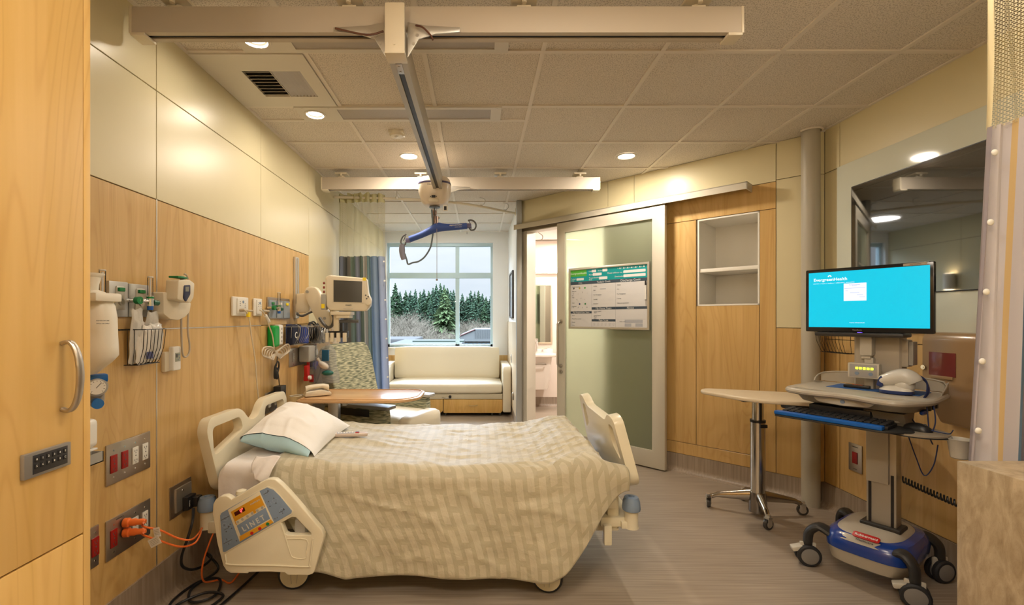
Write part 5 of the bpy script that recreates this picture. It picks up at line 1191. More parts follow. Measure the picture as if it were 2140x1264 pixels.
# thermometer with holder
t = LT('ear_thermometer', 'beige thermometer with dark blue display in its wall holder', 'thermometer', 368, 640)
def lt2(px, py, off=.06): return ll(t, px, py, off)
b = MB(); b.plate(fillet([lt2(*p) for p in ((337, 610), (357, 611), (366, 623), (396, 633), (393, 652), (384, 662), (370, 669), (352, 667), (338, 656))][::-1], .008), .01, .07, bev=.008, m=FRONT); b.build('holder', OFFW, t)
b = MB(); b.plate(fillet([lt2(*p, .10) for p in ((364, 585), (388, 584), (399, 592), (397, 622), (390, 633), (362, 626))][::-1], .008), .06, .12, bev=.010, m=FRONT); b.build('thermometer_body', OFFW, t)
b = MB(); b.plate(fillet([lt2(*p, .12) for p in ((384, 596), (397, 595), (397, 615), (388, 631), (382, 624))][::-1], .008), .118, .123, bev=.002, m=FRONT); b.build('display_surround', mat('navy_plastic', (.02, .025, .07), .3), t)
b = MB(); b.plate([lt2(*p, .12) for p in ((386, 599), (394, 599), (393.5, 609), (386, 609))][::-1], .1225, .124, m=FRONT); b.build('display', mat('lcd_grey', (.22, .22, .18), .3), t)
b = MB(); a_ = lt2(361, 576, .09); c_ = lt2(381, 583, .09); b.box(a_[0], c_[0], -.115, -.07, c_[1], a_[1], .003); b.build('green_cap', GREEN, t)
X, Z = lt2(386, 585, .1); b = MB(); b.lathe([(.010, 0), (.012, .01), (.011, .02)], m=Matrix.Translation((X, -.09, Z))); b.build('probe_top', OFFW, t)
pts = [lt2(*p, .09) for p in ((385, 573), (393, 573), (401, 582), (404, 600), (405, 640), (404, 690), (408, 720), (407, 738), (400, 746), (394, 738), (392, 700), (392, 660), (395, 640))]
b = MB(); b.tube([(x, -.06 - .03 * math.exp(-i * .5), z) for i, (x, z) in enumerate(pts)], lambda u: .0035 if u < .3 else .0045, 8, n=6); b.build('cord', mat('beige_cord', (.42, .36, .28), .5), t)
p = LP(333, 778); t = thing('thermostat_remote', 'white remote control with small display in holder under the basket', 'remote', (XL, 2.185, p.z), 90)
b = MB(); b.box(0, .075, -.020, 0, 0, .095, .006); b.build('holder', OFFW, t)
b = MB(); b.box(.028, .085, -.042, -.016, .002, .118, .008, seg=3); b.build('remote_body', WHITE, t)
b = MB(); b.box(.040, .078, -.0435, -.0418, .045, .088, .001); b.build('key_area', mat('sage_grey', (.35, .37, .30), .5), t)
b = MB(); b.box(.043, .056, -.0445, -.0433, .065, .082, .0005); b.build('display', DGREY, t)
b = MB()
for X, Z in ((.066, .078), (.070, .062), (.060, .054)): b.cyl((X, -.0433, Z), (X, -.0448, Z), .003, seg=10)
b.build('keys', BLUEG, t)

# white nurse-call outlets and their cords
def callplate(name, label, x0, x1, y0, y1):
    p = LP(x0, y1); w_ = LY(x1) - LY(x0); h_ = LP(x0, y0).z - p.z
    t = thing(name, label, 'wall outlet', tuple(p), 90)
    b = MB(); b.box(0, w_, -.014, 0, 0, h_, .010, seg=3); b.box(w_ * .22, w_ * .80, -.022, -.010, h_ * .1, h_ * .92, .006); b.build('cover_plate', mat('outlet_white', (.74, .71, .64), .35), t)
    b = MB(); b.cyl((w_ * .56, -.022, h_ * .74), (w_ * .56, -.024, h_ * .74), .009); b.build('call_button', BLUEG, t)
    b = MB()
    for k in range(3): b.cyl((w_ * .36, -.022, h_ * (.55 + .1 * k)), (w_ * .36, -.0235, h_ * (.55 + .1 * k)), .003, seg=8); b.cyl((w_ * .68, -.022, h_ * (.45 + .1 * k)), (w_ * .68, -.0235, h_ * (.45 + .1 * k)), .0025, seg=8)
    b.build('ports', DGREY, t)
    return t, w_, h_
t, w_, h_ = callplate('call_outlet', 'wide white wall outlet with long beige cord hanging down', 482, 515, 619, 660)
b = MB(); b.cyl((w_ * .35, -.022, h_ * .30), (w_ * .35, -.045, h_ * .30), .010); b.cyl((w_ * .35, -.040, h_ * .30), (w_ * .85, -.055, h_ * .27), .008, .006); b.build('plug', mat('tan_plug', (.45, .38, .28), .5), t)
cpts = [LP(*p, .05) for p in ((508, 646), (515, 652), (521, 668), (525, 700), (530, 730), (534, 760), (536, 790), (540, 830), (547, 862), (553, 885))]
b = MB(); b.tube(cpts, .0045, 8, n=5); b.build('cord', mat('cream_cord', (.62, .54, .40), .5), t, world=True)
b = MB(); v = LP(519, 657, .052); b.box(v.x - .008, v.x + .008, v.y - .012, v.y + .012, v.z - .016, v.z + .014, .002); b.build('yellow_tag', YELLOW, t, world=True)
t, w_, h_ = callplate('call_outlet', 'narrow white wall outlet with beige cord, left of gas plates', 527, 544, 623, 660)
b = MB(); b.cyl((w_ * .9, -.022, h_ * .30), (w_ * 1.3, -.045, h_ * .28), .010, .007); b.build('plug', mat('tan_plug2', (.42, .36, .27), .5), t)
cpts = [LP(*p, .05) for p in ((543, 648), (550, 652), (556, 664), (562, 680), (569, 700), (572, 720), (573, 735))]
b = MB(); b.tube(cpts, .0045, 8, n=5); b.build('cord', mat('cream_cord2', (.62, .54, .40), .5), t, world=True)
b = MB(); v = LP(558, 666, .05); b.cyl(LP(555, 659, .05), LP(562, 672, .05), .011); b.build('white_sleeve', WHITE, t, world=True)
# triple gas plate
t = LT('gas_outlet', 'three-part gas outlet plate with green, blue and yellow markings', 'gas outlet', 557, 666)
w_ = LY(603) - LY(557); h_ = .155; b = MB(); b.box(0, w_, -.010, 0, 0, h_, .003); b.build('cover_plate', SS, t)
for k in range(3):
    b = MB(); x0 = w_ * (.03 + .325 * k); b.box(x0, x0 + w_ * .29, -.016, -.008, .006, h_ - .02, .002); b.build('inner_plate', mat('pale_blue_cover', (.40, .46, .52), .35, .5), t)
    b = MB(); b.box(x0 + w_ * .09, x0 + w_ * .20, -.022, -.015, h_ * .66, h_ * .78, .003); b.build('cap', (GREEN, WHITE, YELLOW)[k], t)
b = MB(); b.cyl((w_ * .17, -.016, h_ * .52), (w_ * .17, -.05, h_ * .52), .018); b.build('green_adaptor', mat('dark_green', (.01, .10, .05), .35), t)
flow('clear flow meter with green knob on three-part gas plate', 583, 637, .085, .07, mat('dk_green_knob', (.005, .10, .05), .35), 1)
# green holder, cuff basket, cable basket
t = LT('glove_box', 'bright green and white plastic remote holder on the wall', 'holder', 557, 726)
b = MB(); b.box(.0, .10, -.055, 0, 0, .155, .022, seg=4); b.build('green_shell', mat('bright_green', (.0, .30, .04), .35), t)
b = MB(); b.box(.10, .165, -.05, -.004, .01, .16, .014, seg=3); b.build('white_front', WHITE, t)
b = MB()
for k in range(4): b.cyl((.135, -.050, .04 + k * .03), (.135, -.052, .04 + k * .03), .008, seg=12)
b.build('keys', GREY, t)
bk2 = basket('wire_basket', 'dark wire basket holding blue blood pressure cuffs', LY(586), LY(624), LP(600, 683, .05).z, LP(600, 722, .06).z, .13, 8, m=GREY)
z2 = LP(600, 722, .06).z
def cuff(lab, yc, xo, w_, h_, m, z, tilt=0, letter=None):
    t = thing('pressure_cuff', lab, 'blood pressure cuff', (XL + xo, yc, z), 90)
    b = MB(); b.box(-w_ / 2, w_ / 2, -.022, .022, 0, h_, .012, m=Matrix.Rotation(R(tilt), 4, 'Y'), seg=3); b.build('folded_cuff', m, t)
    if letter: b = MB(); b.text(letter, .07, Matrix.Translation((-.01, -.0232, h_ * .45)) @ FRONT, bold=.001); b.build('lettering', WHITE, t, smooth=0)
    b = MB(); b.tube([(w_ * .1, -.02, h_ * .2), (w_ * .2, -.035, h_ * .5), (w_ * .3, -.03, h_ * .85), (w_ * .1, -.01, h_ * 1.02)], .004, 6, n=5); b.build('hose', GREY, t)
ya, yb_ = LY(586), LY(624)
cuff('black cuff with white letter C at left in the cuff basket', ya + .09, .065, .15, .15, mat('black_navy_fabric', (.010, .014, .035), .8), z2 + .005, -2, 'C')
cuff('royal blue cuff with printed checks at right in the cuff basket', yb_ - .12, .075, .19, .135, mat('royal_blue_fabric', (.02, .05, .28), .8), z2 + .005, 5)
cuff('navy cuff standing behind the blue one in the cuff basket', (ya + yb_) / 2, .03, .22, .15, NAVY, z2 + .005, 2)
bk3 = basket('wire_basket', 'grey wire basket stuffed with black cables, below the monitor arm', LY(630), LY(668), LP(648, 680, .05).z, LP(648, 718, .06).z, .15, 7, m=GREY)
z3 = LP(648, 718, .06).z; y3 = (LY(630) + LY(668)) / 2 - .06
t = thing('cable_bundle', 'tangle of black monitor cables with grey loop in the basket', 'cables', (XL + .08, y3, z3), 90)
rnd = random.Random(4); b = MB()
for k in range(22):
    r_ = .06 + .03 * rnd.random(); cx_, cz_ = rnd.uniform(-.04, .04), .09 + rnd.uniform(-.02, .03); dy = rnd.uniform(-.05, .05); ph_ = rnd.random() * 6; tl = rnd.uniform(-.5, .5)
    b.tube([(cx_ + r_ * math.cos(a + ph_) * 1.1, dy + tl * r_ * math.sin(a), cz_ + r_ * .85 * math.sin(a + ph_)) for a in [2 * PI * i / 14 for i in range(14)]], .007, 6, n=2, closed=True)
b.sph((0, .01, .075), (.10, .055, .07)); b.build('black_cables', BLACK, t)
b = MB(); b.tube([(-.05, -.07, .03), (-.06, -.075, .10), (0, -.08, .155), (.07, -.075, .14), (.10, -.07, .08)], .006, 6, n=5); b.build('grey_cable', LGREY, t)
b = MB(); b.cyl((.02, -.065, .09), (.02, -.08, .09), .032); b.cyl((.02, -.08, .09), (.02, -.082, .09), .018); b.build('connector', GREY, t)
# cream coiled cord and black adapter under the green holder
p = LP(573, 738, .04); t = thing('coiled_cord', 'beige cord tied in a bow-shaped coil under the green holder', 'cord', tuple(p), 90)
b = MB()
for s_ in (-1, 1):
    for k in range(5):
        a0 = .04 + .014 * k; zz = .006 * (k - 2)
        b.tube([(0, -.01, 0), (s_ * a0, -.014 - .004 * k, .035 + zz), (s_ * a0 * 2.1, -.02, .028 + zz * 2), (s_ * a0 * 2.3, -.02, -.006 + zz), (s_ * a0 * 1.4, -.018, -.03 + zz), (0, -.01, 0)], .0048, 6, n=6)
b.build('loops', mat('cream_cord3', (.62, .54, .42), .5), t)
b = MB(); b.lathe([(.012, -.02), (.016, 0), (.012, .02)], m=Matrix.Translation((0, -.012, 0))); b.build('tie', mat('cream_tie', (.55, .48, .38), .6), t)
p = LP(568, 842, .045); t = thing('power_adapter', 'black power adapter with bundled cable, plugged in behind the pillow', 'power adapter', (XL, LY(571), p.z), 90)
b = MB(); b.box(-.045, .05, -.075, -.02, 0, .105, .006); b.build('adapter_body', BLACK, t)
b = MB(); zc = LP(568, 773).z - p.z; b.tube([(.0, -.045, .105), (.003, -.04, .15), (.012, -.03, .20), (.0, -.03, .235), (-.015, -.03, zc)], .004, 6, n=5)
for k in range(5): b.tube([(-.05 + .004 * k, -.03 - .004 * k, zc - .055), (-.045 + .006 * k, -.03, zc + .02), (.005, -.034, zc + .06), (.02 + .003 * k, -.03, zc + .02), (-.02, -.035, zc - .04 - .004 * k)], .0045, 6, n=5, closed=True)
b.tube([(-.01, -.03, zc + .03), (.0, -.03, zc + .11)], .003, 6); b.build('cable', BLACK, t)
quad('stainless socket plate behind the black power adapter', 553, 582, 822, 866, [WS, WS], None)
t, w_, h_ = quad('stainless socket plate behind grey box, under the cuff basket', 603, 645, 729, 768, [GREY, GREY, None], None)
p = LP(634, 754); t = thing('grey_module', 'grey plastic box with round dial on wall above red clamp', 'module', (XL, LY(634), p.z), 90)
b = MB(); b.box(-.13, .06, -.10, -.008, 0, .135, .016, seg=3); b.build('box_body', GREY, t)
b = MB(); b.box(.06, .085, -.09, -.02, .0, .13, .008); b.build('side_panel', mat('pale_blue_panel', (.45, .52, .58), .35), t)
b = MB(); b.cyl((.03, -.10, .075), (.03, -.106, .075), .03); b.build('dial', WHITE, t)
b = MB(); b.cyl((.05, -.06, -.03), (.05, -.06, .0), .014); b.build('nozzle', mat('pale_blue_nozzle', (.3, .45, .6), .3), t)
p = P(629, 790, 3.80); t = thing('clamp', 'red plastic clamp hanging below the grey wall box', 'clamp', (XL + .055, 3.88, p.z), 90)
b = MB(); b.box(-.05, .005, -.03, .0, .0, .10, .006); b.box(-.05, .09, -.035, .005, -.03, .01, .008); b.box(.01, .035, -.02, .0, -.0, .15, .004); b.box(.07, .10, -.035, .0, -.055, -.01, .006); b.build('clamp_body', RED, t)
b = MB(); b.cyl((-.04, -.035, .0), (-.04, -.055, .0), .016); b.build('knob', WHITE, t)
p = P(646, 768, 3.85); t = thing('stopcock', 'blue plastic valve with red stem beside the red clamp', 'valve', (XL + .05, 4.07, p.z), 90)
b = MB(); b.box(-.10, .12, -.03, .0, -.008, .03, .006); b.cyl((-.02, -.015, -.035), (-.02, -.015, .04), .016); b.cyl((.10, -.015, .01), (.20, -.015, .02), .01); b.build('valve_body', mat('deep_blue', (.01, .03, .30), .35), t)
b = MB(); b.cyl((.0, -.015, .03), (.0, -.015, .12), .010); b.build('stem', RED, t)
b = MB(); b.cyl((-.03, -.015, -.05), (-.03, -.015, -.03), .012); b.build('outlet', CLEAR, t)
# hanging bag of tubing
p = P(675, 790, 3.98); t = thing('tubing_bag', 'clear plastic bag of oxygen tubing hanging beside the green armchair', 'bag', tuple(P(676, 800, 3.98)))
def bgf(sg):
    def f(u, v):
        w0 = .018 + .11 * sstep(0, .55, 1 - v) ; zz = P(0, 800, 3.98).z + v * .50; xc = P(672 - 6 * v + 6 * (1 - v), 0, 3.98).x
        return Vector((xc + (u - .5) * 2 * w0 * (1 + .06 * math.sin(v * 14)), 3.98 + sg * .035 * (1 - abs(2 * u - 1) ** 2) * (1 - v) ** .5 + .004 * math.sin(u * 12 + v * 9), zz))
    return f
b = MB(); b.grid(bgf(-1), 16, 30); b.grid(bgf(1), 16, 30); b.build('bag_film', glassy('bag_film', (.93, .93, .93), .3, .12, .22, (.8, .8, .8)), t, world=True, smooth=80)
b = MB(); v = P(680, 742, 3.93); b.box(v.x - .028, v.x + .03, 3.92, 3.94, v.z - .05, v.z + .045, .004); b.build('blue_label', mat('teal_blue', (.01, .10, .22), .4), t, world=True)
b = MB(); v = P(685, 779, 3.93); b.sph(v, (.05, .03, .022)); b.build('green_mask', mat('teal_green', (.01, .12, .10), .4), t, world=True)
b = MB(); v = P(676, 763, 3.93); b.sph(v, (.05, .03, .03), rot=Matrix.Rotation(R(35), 3, 'Y')); b.cyl(v + Vector((-.03, 0, .03)), v + Vector((-.05, 0, .06)), .014); b.build('white_mask', mat('milky_mask', (.62, .58, .52), .4), t, world=True)
b = MB(); b.tube([P(662, 745, 3.95), P(657, 770, 3.95), P(660, 800, 3.95), P(668, 780, 3.95), P(673, 760, 3.95)], .006, 6, n=5); b.build('tubing', CLEAR, t, world=True)
b = MB(); v = P(672, 683, 3.98); b.cyl((XL, 3.98, v.z), (v.x, 3.98, v.z), .004); b.build('hook', STEEL, t, world=True)
quad('grey socket plate with a red socket, left of the tubing bag', 655, 661, 715, 738, [REDS], None)

# ================================================================ WARDROBE (left foreground)
XW, YE = -.90, 1.07
t = thing('wardrobe', 'tall maple wardrobe with steel handle and keypad lock, at left edge', 'wardrobe', (-1.19, .35, 0))
b = MB(); b.box(XL + .021, XW - .022, -.30, YE, .08, 2.60); b.box(XL + .06, XW - .06, -.28, YE - .02, 0, .08); b.build('carcass', MAPLE_CAB, t, world=True, smooth=0)
b = MB(); b.box(XW - .021, XW, YE - .019, YE, .08, 2.60, .0015); b.build('edge_strip', MAPLE_CAB, t, world=True)
dz = .873
up = MB(); up.box(XW - .020, XW + .001, .42, YE - .021, dz, 2.595, .0015); up = up.build('door', MAPLE_CAB, t, world=True)
lo = MB(); lo.box(XW - .020, XW + .001, .42, YE - .021, .085, dz - .004, .0015); lo = lo.build('door', MAPLE_CAB, t, world=True)
for z0, z1 in ((dz, 2.595), (.085, dz - .004)):
    b = MB(); b.box(XW - .020, XW + .001, -.29, .417, z0, z1, .0015); b.build('door', MAPLE_CAB, t, world=True)
def WPx(px, py, off=0): D = -(XW + off) * F / (1000 - px); return Vector((XW + off, D, HC - (py - 665) * D / F))
h0_, h1_ = WPx(136, 853), WPx(136, 717)
b = MB(); rr = []
hy = WPx(128, 780).y
hp = catmull([(XW + .002, hy, h1_.z), (XW + .018, hy, h1_.z + .003), (XW + .030, hy, h1_.z - .010), (XW + .038, hy, h1_.z - .035), (XW + .041, hy, (h0_.z + h1_.z) / 2), (XW + .038, hy, h0_.z + .035), (XW + .030, hy, h0_.z + .010), (XW + .018, hy, h0_.z - .003), (XW + .002, hy, h0_.z)], 6)
for i, p in enumerate(hp):
    d = (hp[min(i + 1, len(hp) - 1)] - hp[max(i - 1, 0)]).normalized(); nrm = Vector((d.z, 0, -d.x)); k = min(i, len(hp) - 1 - i) / (len(hp) / 2); wy = .0055 + .0035 * k
    rr.append([p + Vector((0, wy * cx_, 0)) + nrm * (.0042 * cz_) for cx_, cz_ in ((1, .5), (.7, 1), (-.7, 1), (-1, .5), (-1, -.5), (-.7, -1), (.7, -1), (1, -.5))])
loft(b, rr); b.build('handle', STEEL, up, world=True, smooth=50)
k0, k1 = WPx(40, 985), WPx(139, 925)
kb = MB(); kb.box(XW + .001, XW + .010, k0.y, k1.y, k1.z - .055 + .008, k1.z + .003, .002); kb = kb.build('keypad_lock', mat('keypad_case', (.30, .29, .28), .35, .6), up, world=True)
y0_, y1_ = k0.y + .017, k1.y - .009; zt_ = k1.z - .003; zb_ = zt_ - .038
b = MB(); b.box(XW + .0095, XW + .0108, y0_, y1_, zb_, zt_, .001); b.build('key_field', mat('keypad_dark', (.03, .03, .035), .3), kb, world=True)
for i in range(6):
    for j in range(2):
        yy = y0_ + .007 + i * (y1_ - y0_ - .014) / 5; zz = zt_ - .009 - j * .0135
        b = MB(); b.box(XW + .0105, XW + .0120, yy - .0042, yy + .0042, zz - .0048, zz + .0048, .001); b.build('key', BLACK, kb, world=True)
        b = MB(); b.text(('01234E', '56789C')[j][i], .006, Matrix.Translation((XW + .0121, yy, zz)) @ Matrix.Rotation(R(90), 4, 'Z') @ FRONT, .0002); b.build('digit', WHITE, kb, world=True, smooth=0)

# ================================================================ STONE COUNTER (right foreground)
def stone():
    m = bpy.data.materials.new('beige_composite_stone'); m.use_nodes = True; nt = m.node_tree; N = nt.nodes; L = nt.links; b = N['Principled BSDF']
    t = N.new('ShaderNodeTexCoord'); n = N.new('ShaderNodeTexNoise'); n.inputs['Scale'].default_value = 26; n.inputs['Detail'].default_value = 10; n.inputs['Roughness'].default_value = .65; n.inputs['Distortion'].default_value = .8
    mp = N.new('ShaderNodeMapping'); mp.inputs['Scale'].default_value = (1, 1, .35); L.new(t.outputs['Object'], mp.inputs[0]); L.new(mp.outputs[0], n.inputs[0])
    cr = N.new('ShaderNodeValToRGB'); e = cr.color_ramp.elements; e[0].position = .3; e[0].color = (.25, .18, .10, 1); e[1].position = .68; e[1].color = (.48, .39, .26, 1)
    L.new(n.outputs[0], cr.inputs[0]); v = N.new('ShaderNodeTexVoronoi'); v.inputs['Scale'].default_value = 240; L.new(t.outputs['Object'], v.inputs[0])
    c2 = N.new('ShaderNodeValToRGB'); e = c2.color_ramp.elements; e[0].position = .10; e[0].color = (.55, .5, .42, 1); e[1].position = .22; e[1].color = (1, 1, 1, 1); L.new(v.outputs['Distance'], c2.inputs[0])
    mx = N.new('ShaderNodeMix'); mx.data_type = 'RGBA'; mx.blend_type = 'MULTIPLY'; mx.inputs[0].default_value = .6; L.new(cr.outputs[0], mx.inputs[6]); L.new(c2.outputs[0], mx.inputs[7]); L.new(mx.outputs[2], b.inputs['Base Color'])
    b.inputs['Roughness'].default_value = .35; return m
b = MB(); b.box(1.495, 2.35, .35, 1.442, 0, .915, .003); o = b.build('stone_counter', stone()); one(o, 'beige speckled stone counter block in the right foreground corner', 'counter')

# ================================================================ WHITEBOARD ON THE SLIDING DOOR
wx0, wz1 = DL(1188, 562, -.13); wx1, _ = DL(1357, 544, -.13)
WBW = wx1 - wx0; WBH = .622
wb = thing('care_whiteboard', 'patient care whiteboard with teal header in silver frame on sliding door', 'whiteboard', tuple(DG @ Vector((wx0, -.107, 1.252))), -45)
b = MB(); e = .022; b.plate([(0, 0), (WBW, 0), (WBW, WBH), (0, WBH)], 0, .024, holes=[[(e, e), (WBW - e, e), (WBW - e, WBH - e), (e, WBH - e)]], bev=.004, m=FRONT); b.build('frame', ALU, wb)
b = MB(); b.box(.01, WBW - .01, -.014, -.002, .01, WBH - .01); b.build('board', mat('whiteboard_surface', (.66, .66, .68), .2), wb, smooth=0)
# crop coordinates: x 90..1278 maps to the printed width; rectangles given as fractions u (0..1), v from top (0..1)
IW, IH = WBW - 2 * e, WBH - 2 * e
def r_(b, u0, u1, v0, v1, t_=.0146, rad=0):
    x0, x1, z0, z1 = e + u0 * IW, e + u1 * IW, e + (1 - v1) * IH, e + (1 - v0) * IH
    if rad: b.plate(rrect(x0, x1, z0, z1, rad, 3), .0138, t_, m=FRONT)
    else: b.box(x0, x1, -t_, -.0138, z0, z1)
def tx(b, s_, u, v, size, align='LEFT', bold=0, t_=.0152): b.text(s_, size, Matrix.Translation((e + u * IW, -t_, e + (1 - v) * IH)) @ FRONT, .0002, align, bold)
TEAL = mat('teal_print', (.0, .30, .33), .3); DKB = mat('slate_print', (.05, .075, .11), .3); BW = mat('white_print', (.75, .77, .78), .4); PG = mat('grey_print', (.32, .33, .38), .4)
b = MB(); r_(b, 0, 1, 0, .205); b.build('teal_header', TEAL, wb, smooth=0)
b = MB(); r_(b, 0, .23, 0, .115, .0149); b.build('logo_field', mat('leaf_green_print', (.08, .42, .04), .3), wb, smooth=0)
b = MB(); r_(b, 0, 1, .205, .258); r_(b, .30, 1, .66, .702); r_(b, 0, .30, .728, .766); r_(b, .30, .615, .866, .905); b.build('slate_bands', DKB, wb, smooth=0)
b = MB()
for u0, u1, v0, v1 in ((.30, .36, .015, .06), (.445, .51, .015, .06), (.315, .435, .075, .12), (.085, .19, .145, .185), (.40, .51, .145, .19), (.715, .98, .068, .112), (.715, .98, .135, .18)): r_(b, u0, u1, v0, v1, .0152, .006)
for k in range(7): r_(b, .665 + .048 * k, .68 + .048 * k, .018, .04, .0152)
b.build('write_boxes', BW, wb, smooth=0)
b = MB(); tx(b, 'EvergreenHealth', .115, .062, .028, 'CENTER'); tx(b, 'Unit', .26, .04, .018); tx(b, 'Room', .385, .04, .018); tx(b, 'Phone', .262, .10, .018); tx(b, "Today's", .01, .155, .018); tx(b, 'Date', .01, .185, .018); tx(b, 'Target Discharge', .262, .155, .019); tx(b, 'Date', .262, .185, .019)
tx(b, 'Please address me as', .51, .095, .021); tx(b, 'Destination', .605, .16, .021)
for k, s_ in enumerate(('Su', 'M', 'Tu', 'W', 'Th', 'F', 'Sa')): tx(b, s_, .640 + .048 * k, .03, .014)
tx(b, 'I Can', .14, .232, .020, 'CENTER'); tx(b, "Today's Goals", .46, .232, .026, 'CENTER'); tx(b, 'Discharge Goals', .80, .232, .030, 'CENTER'); tx(b, 'My Home Team', .46, .682, .026, 'CENTER'); tx(b, 'Notes', .80, .682, .028, 'CENTER'); tx(b, 'My Hospital Care Team', .15, .748, .020, 'CENTER'); tx(b, 'Pain Scale', .46, .886, .026, 'CENTER')
b.build('white_lettering', BW, wb, smooth=0)
b = MB()
for s_, u, v in (('Activity', .325, .30), ('Diet', .325, .37), ('Pain Management', .325, .45), ('Learning', .325, .525), ('Procedure', .325, .60), ('Activity', .635, .30), ('Diet', .635, .37), ('Pain Management', .635, .45), ('Learning', .635, .525), ('Follow-up appointment', .635, .60),
                 ('Primary contact', .33, .73), ('Name', .33, .755), ('Patient Support', .33, .80), ('Phone', .33, .825), ('Other', .33, .86), ('Nurse', .02, .80), ('Physical/care assistant', .02, .86), ('Doctor', .02, .92), ('Other', .02, .975), ('Sit with assistance', .02, .295), ('Bathroom', .02, .375), ('Eat', .02, .45), ('Walk', .02, .485), ('Assist', .02, .58), ('Equipment', .02, .64), ('Clean room', .665, .905)): tx(b, s_, u, v, .0125)
b.build('small_print', DKB, wb, smooth=0)
b = MB()
for k in range(6):
    x = .335 + .051 * k; X, Z = e + x * IW, e + (1 - .945) * IH; b.tube([(X + .008 * math.cos(a), -.0145, Z + .008 * math.sin(a)) for a in [i * PI / 6 for i in range(12)]], .0007, 4, closed=True); r_(b, x - .008, x + .008, .975, .978)
for u, v in ((.04, .335), (.04, .42), (.04, .66), (.11, .42), (.11, .66), (.17, .66), (.235, .66), (.17, .40), (.24, .41), (.15, .50), (.2, .52), (.09, .52)): tx(b, ('x', 'A', 'V', '/', 'Y', '~')[int(u * 97 + v * 31) % 6], u, v, .022, 'CENTER')
r_(b, .299, .3005, .26, 1); r_(b, .615, .6165, .26, 1); r_(b, .617, 1, .863, .864); b.build('pictograms', PG, wb, smooth=0)
b = MB(); r_(b, .73, .945, .875, .925); r_(b, .73, .81, .935, .985); r_(b, .86, .945, .935, .985); r_(b, .415, .49, .345, .36); b.build('grey_boxes', mat('print_grey_box', (.40, .42, .48), .4), wb, smooth=0)
for (u, v), m_ in (((.046, .32), DGREY), ((.13, .32), mat('tan_print', (.5, .38, .1), .4)), ((.205, .32), mat('green_print', (.02, .35, .05), .4)), ((.13, .60), NAVY), ((.21, .60), GREEN)):
    b = MB(); X, Z = e + u * IW, e + (1 - v) * IH; b.cyl((X, -.0138, Z), (X, -.0148, Z), .009, seg=16); b.build('pictogram', m_, wb)
mk = thing('marker_pen', 'white marker pen with black cap clipped at right of the whiteboard', 'marker', tuple(DG @ Vector((wx0 + .975 * WBW - .012, -.133, 1.252 + .28))), -45)
b = MB(); b.cyl((0, 0, 0), (0, 0, .13), .0075); b.build('barrel', WHITE, mk)
b = MB(); b.cyl((0, 0, .13), (0, 0, .17), .0085, .007); b.build('cap', BLACK, mk)
b = MB(); b.cyl((0, 0, -.01), (0, 0, .0), .006, .0075); b.box(-.006, .006, .008, .014, .05, .09); b.build('end_plug', GREY, mk)

# ================================================================ TELEVISION
tv = thing('television', 'large black flat television set into the pale glass panel', 'television', (XR - .0215, 2.435, 1.506), -90)
b = MB(); b.plate([(-.645, 0), (.645, 0), (.645, .727), (-.645, .727)], 0, .008, bev=.0015, m=FRONT); b.build('screen', mat('black_glass', (.006, .007, .008), .03, spec=1, ior=1.9), tv, smooth=0)
b = MB(); b.plate([(-.65, -.005), (.65, -.005), (.65, .732), (-.65, .732)], 0, .006, holes=[[(-.645, 0), (.645, 0), (.645, .727), (-.645, .727)]], m=FRONT); b.build('bezel', BLACK, tv, smooth=0)

# ================================================================ RIGHT WALL FITTINGS
t = thing('wall_cabinet', 'tan wall dispenser cabinet with a red window beside lavender curtain', 'dispenser', (XR, 2.27, .80), -90)
TAN = mat('tan_translucent_plastic', (.36, .235, .12), .3, coat=.3)
def sidep(b, pts, x0, x1, bev, m): b.plate(pts, x0, x1, bev=bev, m=m)
SIDE = Matrix(((0, 0, 1, 0), (1, 0, 0, 0), (0, 1, 0, 0), (0, 0, 0, 1)))     # plate drawn in (y, z), thick along x
b = MB(); b.plate(fillet([(0, 0), (-.05, .0), (-.13, .16), (-.15, .22), (-.15, .455), (-.13, .487), (0, .487)], .02), -.20, .20, bev=.012, m=SIDE, seg=3); b.build('cover', TAN, t)
b = MB(); b.box(-.155, -.02, -.1535, -.149, .265, .385, .002); b.build('red_window', mat('red_window_film', (.20, .045, .04), .12), t)
b = MB(); b.cyl((-.185, -.15, .30), (-.185, -.156, .30), .012); b.cyl((-.185, -.156, .30), (-.185, -.158, .30), .005); b.build('lock', CHROME, t)
b = MB(); b.box(-.14, -.03, -.158, -.1532, .25, .266, .002); b.build('window_sill', TAN, t)
t = thing('outlet_plate', 'single steel socket plate with one red socket, low on right wall', 'wall socket', tuple(RP(1803, 990)), -90)
w_ = (XR * F) / 775 - (XR * F) / 803; h_ = .185
t.location = RP(1775, 980) ; 
b = MB(); b.box(0, w_, -.006, 0, 0, h_ + .0, .003); b.build('cover_plate', SS, t)
s_o = MB(); s_o.box(w_ / 2 - .020, w_ / 2 + .020, -.010, -.004, h_ * .5 - .038, h_ * .5 + .038, .0015); s_o = s_o.build('socket', REDS, t)
b = MB(); b.text('EMERGENCY', .009, Matrix.Translation((w_ / 2, -.0065, h_ - .02)) @ FRONT); b.text('POWER', .009, Matrix.Translation((w_ / 2, -.0065, .018)) @ FRONT); b.build('lettering', DGREY, t, smooth=0)
rb = basket('wire_basket', 'empty black wire basket on the wall behind the computer screen', 3.02, 3.30, RP(1750, 690, .05).z + .02, RP(1750, 737, .06).z, .13, 9, 'R')
